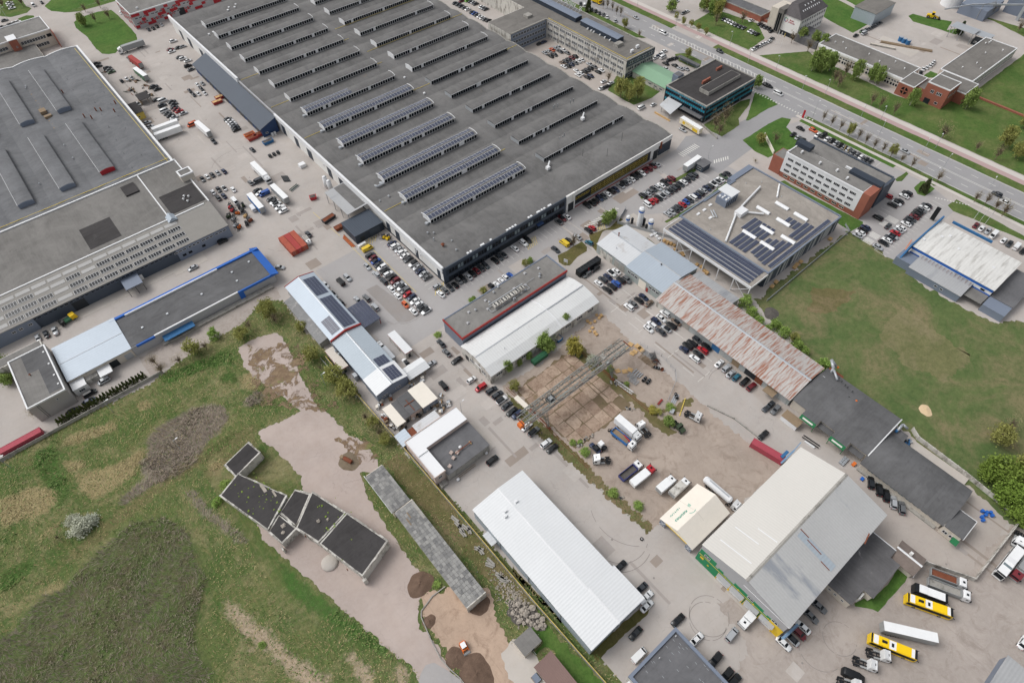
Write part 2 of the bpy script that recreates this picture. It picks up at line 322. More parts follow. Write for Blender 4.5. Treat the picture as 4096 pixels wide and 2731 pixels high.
# ------------------------------------------------------------------ surveyed positions in metres
CAR_ROWS=[(a,[(float(q[0]),float(q[1]),float(q[2]),q[3]) for q in (w_.split(",") for w_ in b.split())]) for a,b in [
("row below the hall's yellow framed windows",'28.6,54.3,90,ku 31.4,53.9,90,kS 33.6,54,90,kh 36.4,54.1,90,ne 38.6,53.7,90,dh 41.2,54,90,wS 44.1,54.1,90,ku 46.4,53.6,90,nS 50.2,54,90,sS 52.9,54.3,90,dS 54.9,54.1,90,sS 57.4,54.1,90,wS 59.8,54.2,90,ku 62.4,54.1,90,ke 64.6,53.8,90,wS 66.9,54,90,mh 69.5,54.1,90,me 72.7,54.1,90,mS 74.8,53.8,90,sS'),
('back row of the hedge divided car park','52.6,42,90,ku 55,41.8,90,sS 57.3,41.9,90,gS 59.7,42.1,90,dh 62,41.4,90,se 64.5,41.6,90,wS 67,41.8,90,ku 69.1,41.3,90,mS 71.9,41.8,90,mu'),
('front row of the hedge divided car park','49.5,36.4,90,wm 51.9,36.5,90,rh 54.2,36.3,90,rh 56.7,36.3,90,kS 59.1,36.3,90,sS 61.9,36.3,90,se 64.2,36.3,90,dS 66.7,36.2,90,du 69.1,36.2,90,kS 71.8,36.3,90,dS 74.1,36.3,90,wS 76.5,36.4,90,dS 79.3,36.4,90,du 81.9,36.5,90,du'),
("row along the solar hall's street side",'51.5,26.2,90,sS 53.9,26,90,sS 56.3,25.9,90,dS 58.7,26.1,90,dS 61.4,26.1,90,rS 64,26.1,90,bh 66.3,26.1,90,de 68.7,26.3,90,wm 71.2,25.9,90,nS 73.6,25.9,90,du 76.1,26.3,90,sS 78.7,26.1,90,nS 81.1,26.1,90,dh 83.6,26,90,wS 86.4,26.3,90,sS 88.5,26.1,90,wS 91.6,26.6,90,eS 94.4,26.3,90,dS'),
('pair beside the black container','3.8,25.5,180,ku 2.9,23.1,180,ku -2,25.8,180,ke -1.8,23,180,ge'),
('trio before the grey workshop','8.5,16.3,90,wS 6.3,16.9,90,wS'),
('left row before the grey workshop','-1.8,16.3,90,wS 1,16.6,90,de 3.6,16.4,90,nS'),
('middle row before the grey workshop','-1.7,11.3,90,kS 1,11.4,90,ke 3.4,11.5,90,bu 6.2,11.5,90,ku 8.3,10.1,90,gu'),
('row of four before the blue roofed workshop','-1.9,-0.6,90,wu 0.6,-0.6,90,gS 3.7,-0.8,90,kS 6.4,-0.9,90,nS'),
('alley beside the blue roofed workshop','5.6,-4.5,0,zS'),
('left row beside the rusty shed','-4.2,-13.2,90,wS -1.8,-12.7,90,we 0.8,-12.6,90,ne 3.4,-12.9,90,wS 6.3,-12.2,90,wu'),
('right row beside the rusty shed','-1.8,-17.4,90,dS 0.9,-17.6,90,sS 3.5,-18,90,ku 6.4,-17.8,90,zS'),
('left row halfway along the rusty shed','-1.7,-28.6,90,nh 0.7,-28.4,90,ke 2.9,-28.7,90,ke 5.6,-28.8,90,dh'),
('right row halfway along the rusty shed','-1.9,-33.9,90,we 0.7,-33.5,90,kS 3.3,-33.4,90,re 5.7,-33.3,90,kS'),
("row at the rusty shed's door",'3.1,-41.3,0,wS 3.4,-44.3,0,su 2.6,-46.9,0,sS 2.9,-49.2,0,th 3.6,-52.3,0,ku 3.6,-55.2,0,mu'),
("row at the hall's slate entrance",'-14.4,54.6,90,wS -9.4,54.5,90,wu -6.7,54.9,90,ke 11.3,54.5,90,gS 14.1,55.2,90,mS 16.3,54.7,90,wS'),
('pair by the lawn of the grey workshop','17.3,41.9,90,kS 19.6,41.8,90,rh'),
('driveway by the grey workshop','12,36,100,th'),
('row beside the little lawn with the sign','-1.7,42.4,90,dS 3.7,42.8,90,yv 6.1,42.5,90,ku 10.8,42,90,sS'),
('lawn tree by the gas tanks','25.3,41.9,0,wS'),
("row along the hall's white side wall",'-52.6,92.1,0,nS -52.6,89.8,0,wu -52.5,86.9,0,sS -52.4,84.5,0,wu -52.7,82,0,wS -52.8,79.2,0,dS -52.7,75.6,0,wu -52.5,72.9,0,sS -52.8,70.2,0,nS -52.8,67.9,0,sS -52.7,65.3,0,gS'),
('long middle row west of the hall','-63.7,92.1,0,de -63.8,89.9,0,mh -63.8,87.5,0,bS -63.9,84.9,0,dS -63.8,82.6,0,wu -64.1,79.9,0,kS -64,77.7,0,we -63.8,75,0,kS -64,72.4,0,mu -64,69.9,0,sS -63.9,67.6,0,wS -63.9,65.2,0,ge -64.5,62.7,0,rh -63.9,60.4,0,nh -64.2,57.8,0,wS -63.9,55.4,0,wh -64,52.9,0,gS -63.8,50.5,0,wS'),
('outer line west of the hall','-68.3,87.2,90,sS -67.9,80.9,90,se -67.7,75.4,90,du -67.7,69.7,90,wS -67.9,64.8,90,wS -68.2,58.8,90,oh -67.8,53.7,90,wS'),
("hatched bay by the hall's near corner",'-62.5,96.3,0,yv -52.7,58.4,0,sh'),
("row under the hall's slate ribbon windows",'-54.1,54.1,90,wS -51.6,54.6,90,gS -49.1,54.5,90,dS -46.7,54.2,90,kh -44.1,55,90,gh -42.1,54.9,90,kS -39.7,54.4,90,sS -37.3,54.8,90,kS -35,54.9,90,mS -32.6,54.9,90,dS -30.2,54.9,90,dS -25.4,54.6,90,kS -22.8,54.9,90,dS -20.5,54.8,90,gS'),
('row behind the red trimmed flat roof','-36,43.5,90,kh -33.6,43,90,wS -30.9,43.3,90,wS -28.4,43.3,90,wS -26.2,43.4,90,bh'),
('kerb by the bright blue roof','-96.8,111.4,-45,sS'),
('strip beside the solar roofed shed','-81.5,86.8,90,kv -78.1,87,90,su -81.4,73.8,90,sS -78.1,72,90,gu -78.1,65.7,90,su'),
('wall of the solar roofed shed','-87.1,89.7,90,wS -87.2,82.9,90,sS -87.2,77,90,dS'),
('rear of the three red containers','-77.4,121.8,90,dS'),
('cluster among the parked trailers','-79.4,160.5,0,bv -80.9,162.4,0,wS -78.8,154.9,0,gS -78.8,152.1,0,wS -78.5,150,0,wS -78.5,146.7,0,wp -78.5,143.4,0,wu -80.8,165,0,dS -77.5,171.3,0,dv'),
('line beside the white box truck yard','-88.4,154.4,90,wv -92.5,164.2,90,wv -80.8,172.6,90,gS'),
("upper group by the grey block's stair tower",'-97.2,190.9,90,gS -94.7,191.4,90,wS -92.3,191.1,90,dS -89.6,191,90,sS -86.7,189.9,90,nS'),
("lower group by the grey block's stair tower",'-97.5,178.1,90,wS -94.6,178.2,90,dS -92.1,177.4,90,wS -89.3,173.6,90,wS -94.7,172.1,90,nS -97.3,172.3,90,dS'),
('wall of the left vaulted factory','-100.3,339.9,0,kS -100.6,335.8,0,kS -97.1,330.2,0,de -96.9,326.8,0,gS -96.8,323.8,0,eS'),
('scrap corner by the yellow shed','-95.8,309.6,90,dh -92.8,310.1,90,wS -90.1,309.3,90,sS'),
('brown roofed scrap shed','-83.8,290.5,0,du -83.4,286.6,0,kS'),
('dense cluster in the far left yard','-87.6,276.2,0,dS -85.6,272.6,0,wv -87.6,268.1,0,du -82.1,268.4,0,dS -82.2,265.1,0,dS -83.3,261.8,0,dS -83.3,259.2,0,mS -82.7,256.5,0,rS -81.8,252.7,0,sS -88.6,261.9,0,wv -88.4,258.6,0,gS -88,255.5,0,dS -87,252.5,0,sS -88.3,249.8,0,se'),
("foot of the left vaulted factory's wall",'-98.2,278,0,wv -99.4,274.4,0,kS -100.1,257.4,0,sS -100.3,252.6,0,sS'),
('group beside the long blue lean-to','-64.3,276,90,wS -61.7,275.3,90,sS -64.4,270,90,dS -70.2,272.9,90,dS -70.2,267.2,90,dS -67.8,266.5,90,wS -64.9,264.4,90,wS'),
("far gate of the hall's white wall",'-60.1,299.6,0,ku -60.2,294.4,0,gS -59.8,312.9,0,dS -59,310,0,wu -57.7,305.6,0,wS -60.5,325.8,0,mS -60.8,322.9,0,wS -55.7,324.8,0,dS -53.3,324.4,0,sS -55.1,335,0,wu'),
('row below the red checkered wall','-61.2,361,90,dS -58.3,360.6,90,kS -55.5,361.6,90,kS -52.5,361.9,90,sS'),
('row at the pallets under the blue lean-to','-66,231.3,0,gS -65.9,228.8,0,wS -65.9,226.1,0,wS -66,223.8,0,sS -66.3,221.1,0,dS -66.7,218.8,0,kS'),
('open yard before the white trailers','-82.6,239,180,ov'),
('yard drive west of the hall','-80.2,217.1,90,dp -68.3,197,90,dS'),
('far street beyond the left lawn','-107.4,449.7,90,wv -102.1,449.8,90,dS -66.5,397.1,90,wS'),
('verge at the far left street','-119,464.1,0,wS -119.3,460,0,wS -119.6,454.4,0,wS -128.1,438.7,0,gS -131.6,429.6,0,dS -127.1,429.6,0,kS -124.5,430.3,0,wS -122.1,430.6,0,wS'),
("lane under the grey block's skylight slope",'-108.3,142.8,0,ku -125,135.6,0,sS'),
("trio at the grey block's near end",'-186.5,139.1,90,sS -183.5,138.8,90,dS -180.3,138.2,90,sp'),
('lane beside the conifer hedge','-173.4,100.8,0,sm -179.2,98.6,0,km -180.6,95.4,0,nS -186.2,95,0,kS'),
("front line behind the hall's wavy edge",'105.5,257.3,0,dS 105.8,254.4,0,dS 105.8,251.3,0,dS 106,248,0,gS 106.2,244.7,0,wS 105.9,239.7,0,dS 106,237.2,0,bS 105.9,234.6,0,dS 105.9,231.7,0,wS 106,229.1,0,wS 105.9,226.1,0,gS 106.6,223.7,0,kS'),
("back line behind the hall's wavy edge",'110.5,256.9,0,mS 113.6,254.7,0,lh 114.7,252.2,0,dS 114.9,249.9,0,sS 114.8,247.2,0,dS 114.9,241.4,0,wS 115.1,239.2,0,sS 115,236.8,0,dS'),
('far corner of the office courtyard','111,179.7,0,kS 114.1,179.5,0,nS'),
('upper rows of the office courtyard','105.8,169.5,90,sS 108.8,169.4,90,sS 111.6,169.4,90,oS 114.1,169.4,90,sS 116.4,169.1,90,sS 105.9,164.3,90,kS 108.8,164.2,90,dS 113.6,164.6,90,dS 116.3,164.7,90,wS 115.6,160.6,90,gS'),
('middle rows of the office courtyard','105.8,154.3,90,zS 108.5,154.4,90,dS 111.1,154.5,90,dS 113.8,154.6,90,mS 116.5,154.6,90,kS 103.6,150.6,90,wS 105.9,149.3,90,kS 108.5,149.4,90,nS 111.3,149.3,90,gS 114.1,149.3,90,wS 116.5,149.1,90,wS'),
('lower rows of the office courtyard','103.2,138.4,90,wS 105.6,142.3,90,wS 105.7,138.7,90,wS 108.7,138.7,90,kS 111.1,139,90,dS 113.7,139,90,kS 116.4,138.7,90,gS 116.3,142.6,90,sS 105.3,133.1,90,kS 107.9,133.1,90,nS 114,133.1,90,kS 116.6,133.2,90,wS'),
('near end of the office courtyard','109.3,123.7,0,wS 111,119.9,0,wS 107.4,118.9,0,kS 103.6,119.7,0,wS 105.5,119.1,0,dS'),
('forecourt beside the slate gabled office end','159.3,123.5,0,wS 155.5,122.7,0,sS 152.2,122.3,0,nS 149.8,121.9,0,wS 153.5,119.4,0,wv 153.8,114.9,0,kS 156.1,114.5,0,kS 158.2,113.8,0,dS'),
('front of the green roofed link','149.3,113.7,90,kS 151.4,108.6,90,kS 151.2,104.5,90,sS 153.2,102.2,90,sS 144.9,110,90,wS 145.5,99.2,90,kS'),
('slanted bays along the main street','165.5,201,47,dS 165.8,197.5,47,wv 165.3,190.3,47,dS 165.6,187,47,kS 165.3,183.5,47,dS 165.8,180.3,47,gS 165.1,176.3,47,wS 165.3,169.3,47,sS'),
('traffic on the main street','177.6,163.4,-90,sS 175.1,138.4,-90,wv 183,101.6,-90,du 172.5,61.5,-90,ku'),
('right hand traffic on the main street','170.2,52.1,-90,wv 172.9,59.9,-90,kS 172.7,-19.3,-90,sS 188.3,-76.4,-90,du 120.8,-104.8,-90,dS'),
('junction of the main street','170.4,-67.7,90,wS 173.2,-63.1,90,du'),
('lane before the teal glass block','105.5,92,0,wv 112.4,89.7,0,wh'),
('side of the cheese advert trailer','106.2,64.1,-90,sS'),
('lot beyond the main street trees','213.6,161.1,0,wS 207.5,147.4,0,wS 204.7,147.3,0,gS 222.5,147,0,wS'),
('row half hidden under the street trees','216.7,125,0,dS 216.6,122.8,0,wS 216.5,120.4,0,wS 216.2,117.8,0,wS 216,115.1,0,gS 216.1,112.5,0,gS 216.5,109.9,0,gS 227.6,112.6,0,wS'),
('group before the far brick garages','216.3,104.9,0,wS 215.9,102.5,0,sS 216,99.7,0,kS 227.7,106.3,0,kS 227.3,103.8,0,kS 227,101.2,0,dS'),
('forecourt of the logo gabled office','200,89.9,0,wS 203.2,90.1,0,dS 205.7,89.9,0,wS 208.5,90,0,wS 210.7,89.7,0,wS 227.2,98.9,0,kS 225.5,96.2,0,kS 214,89.4,0,wS 217.7,90.5,0,gS'),
('line in the yard behind the low brick school','282.2,58,0,dS 279.3,58.1,0,dS 276.8,58,0,dS 274.1,58.2,0,dS 271.4,58.4,0,gS 269,59.2,0,gS 265.4,59.7,0,eS 263.8,57.5,0,sv 257.8,59.3,0,kS'),
("white line at the school's inner corner",'262.5,13.4,20,wS 260,13,20,wS 257.4,12.9,20,wS 254.1,13.1,20,wS 251.2,13.5,20,wS 246.8,12.7,20,kS'),
('entry of the car park behind the white office','151.4,25.3,-90,kS 154.8,20.1,-90,ou'),
('outer row behind the white office','153.3,16.4,0,wS 154.9,14.2,0,kv 153.7,11.3,0,wS 154.3,8.9,0,ku 154.1,6.5,0,sS 153.9,4.2,0,ku 153.8,1.8,0,gu 153.8,-0.6,0,su 153.3,-3.2,0,gS 153.2,-5.7,0,gu 153.1,-7.9,0,wu 153,-10.3,0,dS 153,-12.4,0,dS'),
('inner row behind the white office','144.6,24.8,0,kS 144.1,21.7,0,sS 143.8,18.9,0,kS 144.4,12.3,0,kS 143.9,9.7,0,dS 143.7,6.9,0,wS 143.4,4.2,0,dS 143.6,1.7,0,sS 143.4,-0.6,0,nS 143.3,-3.2,0,nS 142.8,-5.7,0,sS 142.1,-10.7,0,sS'),
("bays at the white office's slanted end",'135.6,-29.6,90,sS 135.6,-31.7,90,rh 141.1,-36.3,90,wS 143.8,-36.3,90,ku 131.5,-36.1,90,kS 134.1,-36.7,90,wS 136.1,-36.7,90,kS 118.7,-36.5,90,ku'),
("aisle of the white office's side car park",'117.3,-42.2,0,dS'),
('end bays beside the grass field','109.1,-36.4,90,nS 106.6,-36.6,90,kS 104.3,-36.8,90,wS 102,-36.9,90,sS'),
('upper fence row of the side car park','142.5,-46.4,90,dS 140.2,-46.4,90,wS 137.9,-46.3,90,gS 135.8,-46.1,90,kS 133.5,-46.3,90,kS 131.3,-46.5,90,mS 128.8,-46.4,90,dS 126.4,-46.5,90,dS 124.3,-46.5,90,wS'),
('lower fence row of the side car park','120.1,-46.6,90,wS 117.9,-46.5,90,sS 115.5,-46.5,90,rS 112.8,-47.1,90,sS 111,-46.6,90,dS 108.7,-46.6,90,wS 106,-46.6,90,kS 101.9,-46.4,90,sS'),
('row behind the blue and white store','146,-66.8,0,mS 145.9,-69.3,0,wS 146.1,-71.8,0,sS 145.1,-74.5,0,wv 145.2,-78.9,0,wS 145,-81.4,0,dS 145.4,-84.1,0,wv 144.8,-87.1,0,kS'),
('kerb by the white vaulted shed','-68.9,33.4,90,dS -69.9,28.5,90,gS'),
('near end of the white vaulted shed','-69.2,23.1,0,kS -77.5,28.1,0,sS -70.4,12.6,0,wh -69.9,7.7,0,rm'),
('street row beside the slab yard','-67.7,4.3,0,de -67.3,1.4,0,de -67.6,-1.3,0,wu -67.6,-4.3,0,dS -67.9,-7.3,0,kS -67.2,-9.5,0,nu -67.8,-15.2,0,wS -67.4,-18.3,0,gu -67.2,-24.4,0,wu -66.9,-27.2,0,kS'),
('kerb by the cluttered white sheds','-79.6,17.3,90,ku'),
('forecourt of the black roofed pink house','-84.9,-17.5,0,ku'),
('strip behind the solar roofed shed','-86.8,47.9,90,wS -84.1,34.7,90,wS'),
('back corner of the slab yard','-55.9,-36.4,90,nS'),
('drive beside the pink container','-9.4,-69.8,0,kS 0.6,-64.1,0,dS'),
('end of the rusty shed','2.2,-64.1,0,dS 2,-66.5,0,gu'),
('line by the low black vaulted roof','2.1,-102.5,31,ku 1.9,-105.5,31,ku 1.8,-107.9,31,ku 1.3,-110.6,31,su 1.6,-113.2,31,gu'),
('foot of the ribbed warehouse gable','-43.2,-113.5,-90,gS -47.2,-113.5,-90,gS -51.4,-113.7,-90,wS -53.6,-114.1,-90,mh -56.3,-113.4,-90,sS -59,-112.8,-90,wS'),
('right edge of the gravel yard','-9.3,-154.5,0,wS'),
('side of the bright white hall','-77.8,-69.2,0,kS -77.9,-77.5,0,dS -78.6,-80.1,0,wp -80.2,-81.9,0,wS'),
('gap between white hall and slate roof','-88,-84.8,0,kS -91.4,-89.2,0,wv'),
('court before the green warehouse','-76.4,-90.1,0,kS -76.2,-96.7,0,wS -68,-102.2,0,sm -76.3,-103.3,0,ku -77.1,-107.6,0,ku -76.7,-109.8,0,ku')]]
TREES=[(float(a),float(b),c,float(d),float(e)) for a,b,c,d,e in (w_.split(",") for w_ in '-90.3,395.5,g,8,2.6 -83.2,395,b,7,2.2 -74.7,394.3,b,7,2.4 -74.1,414.7,b,7,2.2 -83.6,414.9,b,6,2 -123.7,459.2,b,8,3 -117.5,462.2,b,8,3 -113,453.7,b,8,3 105.2,107,y,11,3.6 111.2,100.2,y,11,3.3 105.6,100.9,y,9,3 163.5,109.6,y,6,1.8 172.2,187.1,b,7,1.6 173.6,184.8,b,7,1.7 173.9,180.5,b,7,1.6 172.1,175,b,7,1.6 172.4,171.7,b,7,1.8 161.8,190.1,c,10,1.7 200.8,154.6,g,7,3 218.1,138.8,y,9,3 217.5,135.3,g,10,3 216.5,130.2,y,10,3.2 216.7,142.1,g,7,2.5 229.6,138.5,g,8,3 207.3,124.1,b,8,2.5 221.4,115.1,b,8,3 193.8,132.7,y,4.5,1.3 193.1,138.1,y,4.5,1.3 193.8,127.1,y,4.5,1.4 192.9,120.4,y,4.5,1.4 194.8,145.3,y,4.5,1.3 119.3,54.1,b,10,3.6 127.6,54.5,b,11,3.6 117.1,49.7,b,8,2.8 166.9,64,g,7,2.3 126.1,31.7,y,5.5,2.4 111.8,23.7,b,2.5,1.3 111,121.9,b,7,2 162.7,159.2,y,6,2 161.3,145.6,b,5,1.5 207,49.5,g,12,3.2 207.1,53.5,g,12,2.8 206.7,50.7,g,11,2.6 204.6,54.2,g,11,2.5 212,47.8,g,10,2.8 222.4,80.1,b,8,2.2 228.3,77.4,g,8,2.4 220.7,67.8,b,8,2.5 228.7,69.1,g,9,2.5 228.9,63.8,g,9,2.3 202.3,38.8,b,9,2.8 200.6,35.1,b,9,2.8 213.1,38.9,b,9,2.8 213.3,33,g,11,2.9 218.4,26.9,g,10,2.3 218.2,22.5,g,10,2.6 198,13.7,b,8,2.4 198.4,9.3,b,8,2.2 198.2,1.2,b,8,2.2 212.4,0.1,g,9,2.6 196.9,-25.2,b,9,4.2 230.7,-20.5,g,11,3 198.6,-41.2,b,6,1.8 211.7,-48.1,y,10,3.4 198.7,-50.5,b,8,2.4 207.6,-56.2,y,8,3.2 234.9,-47.8,y,8,3 305.3,20.3,c,7,2.2 332.1,-2.1,b,8,2.2 166.1,22,b,7,1.6 165.4,16.8,b,7,1.6 165.3,11.8,b,7,1.7 164.6,6.1,y,7,1.8 164.9,1.5,b,7,1.9 164.4,-3,b,7,1.7 163.7,-7.8,b,7,1.7 163.5,-12.3,b,7,1.6 163.6,-16.8,y,7,1.9 163.5,-22.2,b,6,1.6 162.6,-27.6,b,7,1.7 132.5,27.2,b,6,2.5 340.3,18.6,b,9,2.5 150.9,-40.2,c,7,1.9 162.2,-40.7,b,7,2 161,-58.8,b,7,1.8 162.8,-62.6,b,7,1.8 162.2,-67.3,b,7,2 161,-71.1,b,8,2.4 47.1,-121.1,y,7,3.6 55,-121.6,b,6,3.2 34.7,-127.4,d,8,4.4 34.7,-131.8,d,8,4.6 27.8,-132.6,d,8,4 42.3,-131.8,y,7,4 31.6,-124.7,d,6,3 25.2,-137.7,d,7,3.5 -112.3,89.4,y,8,3.4 -111.9,84.6,b,6,3 -105.7,74.8,y,4,2 -40.2,43.6,y,2.5,1.5 -46.8,43.1,u,1.8,1.2 -45.8,43,u,1.8,1.2 -67.3,37.9,u,0.8,1.4 6.1,39.4,b,7,2.3 27.1,40.5,g,5.5,2.4 31.2,40.8,g,5,2.2 21.1,39.6,b,6,1.5 -17.4,44.2,y,3,1.4 -14.6,44.3,u,2.5,1.3 -27.2,8.9,g,7,1.6 -36.4,7.6,w,5,2.4 -38.2,8.6,g,6,2.2 34,-29.5,u,4.5,2.6 31.8,-34.3,u,4,2.3 30,-38.7,u,3.5,1.8 28.7,-43.2,u,3.5,1.8 33,-44.1,u,4,2 32.3,-48.5,u,4,2 32.9,-52.5,y,3.5,1.6 31.1,-55.6,u,4,1.9 31.2,-58.4,u,3,1.5 30.2,-66.4,u,4.5,2.2 32.3,-53.9,u,3,1.6 -109.6,59.5,y,5.5,3 -107.9,45.5,y,6,3.4 -107.9,36.2,y,6.5,3.4 -107.2,39.9,y,5,2.4 -108.4,23.5,b,5,2.2 -107.6,19.9,y,4,1.9 -108,14.6,b,6,3.4 -108.3,11.5,y,4,2 -58,7,g,6,1.8 -109.8,53,b,3,1.5 -41.2,6,g,8,2.7 -40.3,3.5,g,6,2.2 -33.5,-2,a,7,2.8 -33.1,-4,a,5,2 -31.6,-10,w,4,2 -61,-0.6,y,4.5,1.9 -48.3,6.5,g,4,1.4 -52.7,6.3,g,3.5,1.1 -30.2,-46.1,g,4.2,1.9 -60,-30,u,1.2,1.2 -58,-31.4,u,0.9,0.9 -59.6,-35.4,u,2.4,1.6 -62.9,-51.5,u,2,1.7 -59.9,-59.8,u,2.2,1.5 -24.8,-42.1,u,1.6,1.6 -30.1,-39.3,a,1.8,1.8 -28.9,-16.9,u,3,1.2 -29.1,-25.3,u,1.6,0.9 -29.6,-40.8,y,1.6,1.4 -155.8,95.8,b,6,2.4 -155.3,90.7,b,6,2.2 -142.5,92,y,6,3 -148.7,90.3,b,5,2.4 -138.3,90.5,b,5,2.4 -201.2,131.3,d,7,3.6 -200.1,123.2,g,5,2.4 -197,101.5,b,4.5,2.2 -156.7,32,u,2,2 -161.3,28.5,u,2,1.5 -121.3,88.4,b,6,3 -133.4,93.8,u,5,2 -125.2,86,y,5,2.6 -197.3,48.5,w,3.6,3.6 -194.7,48.5,w,3.2,2.4 -198.9,52.1,w,3,2.2 -204.1,49.6,b,2.6,2.6 -122.6,-38.2,u,0.9,1.2 -169.3,-19.8,u,1,1'.split())]
def DEC(s):return [tuple(map(float,q.split(","))) for q in s.split()]
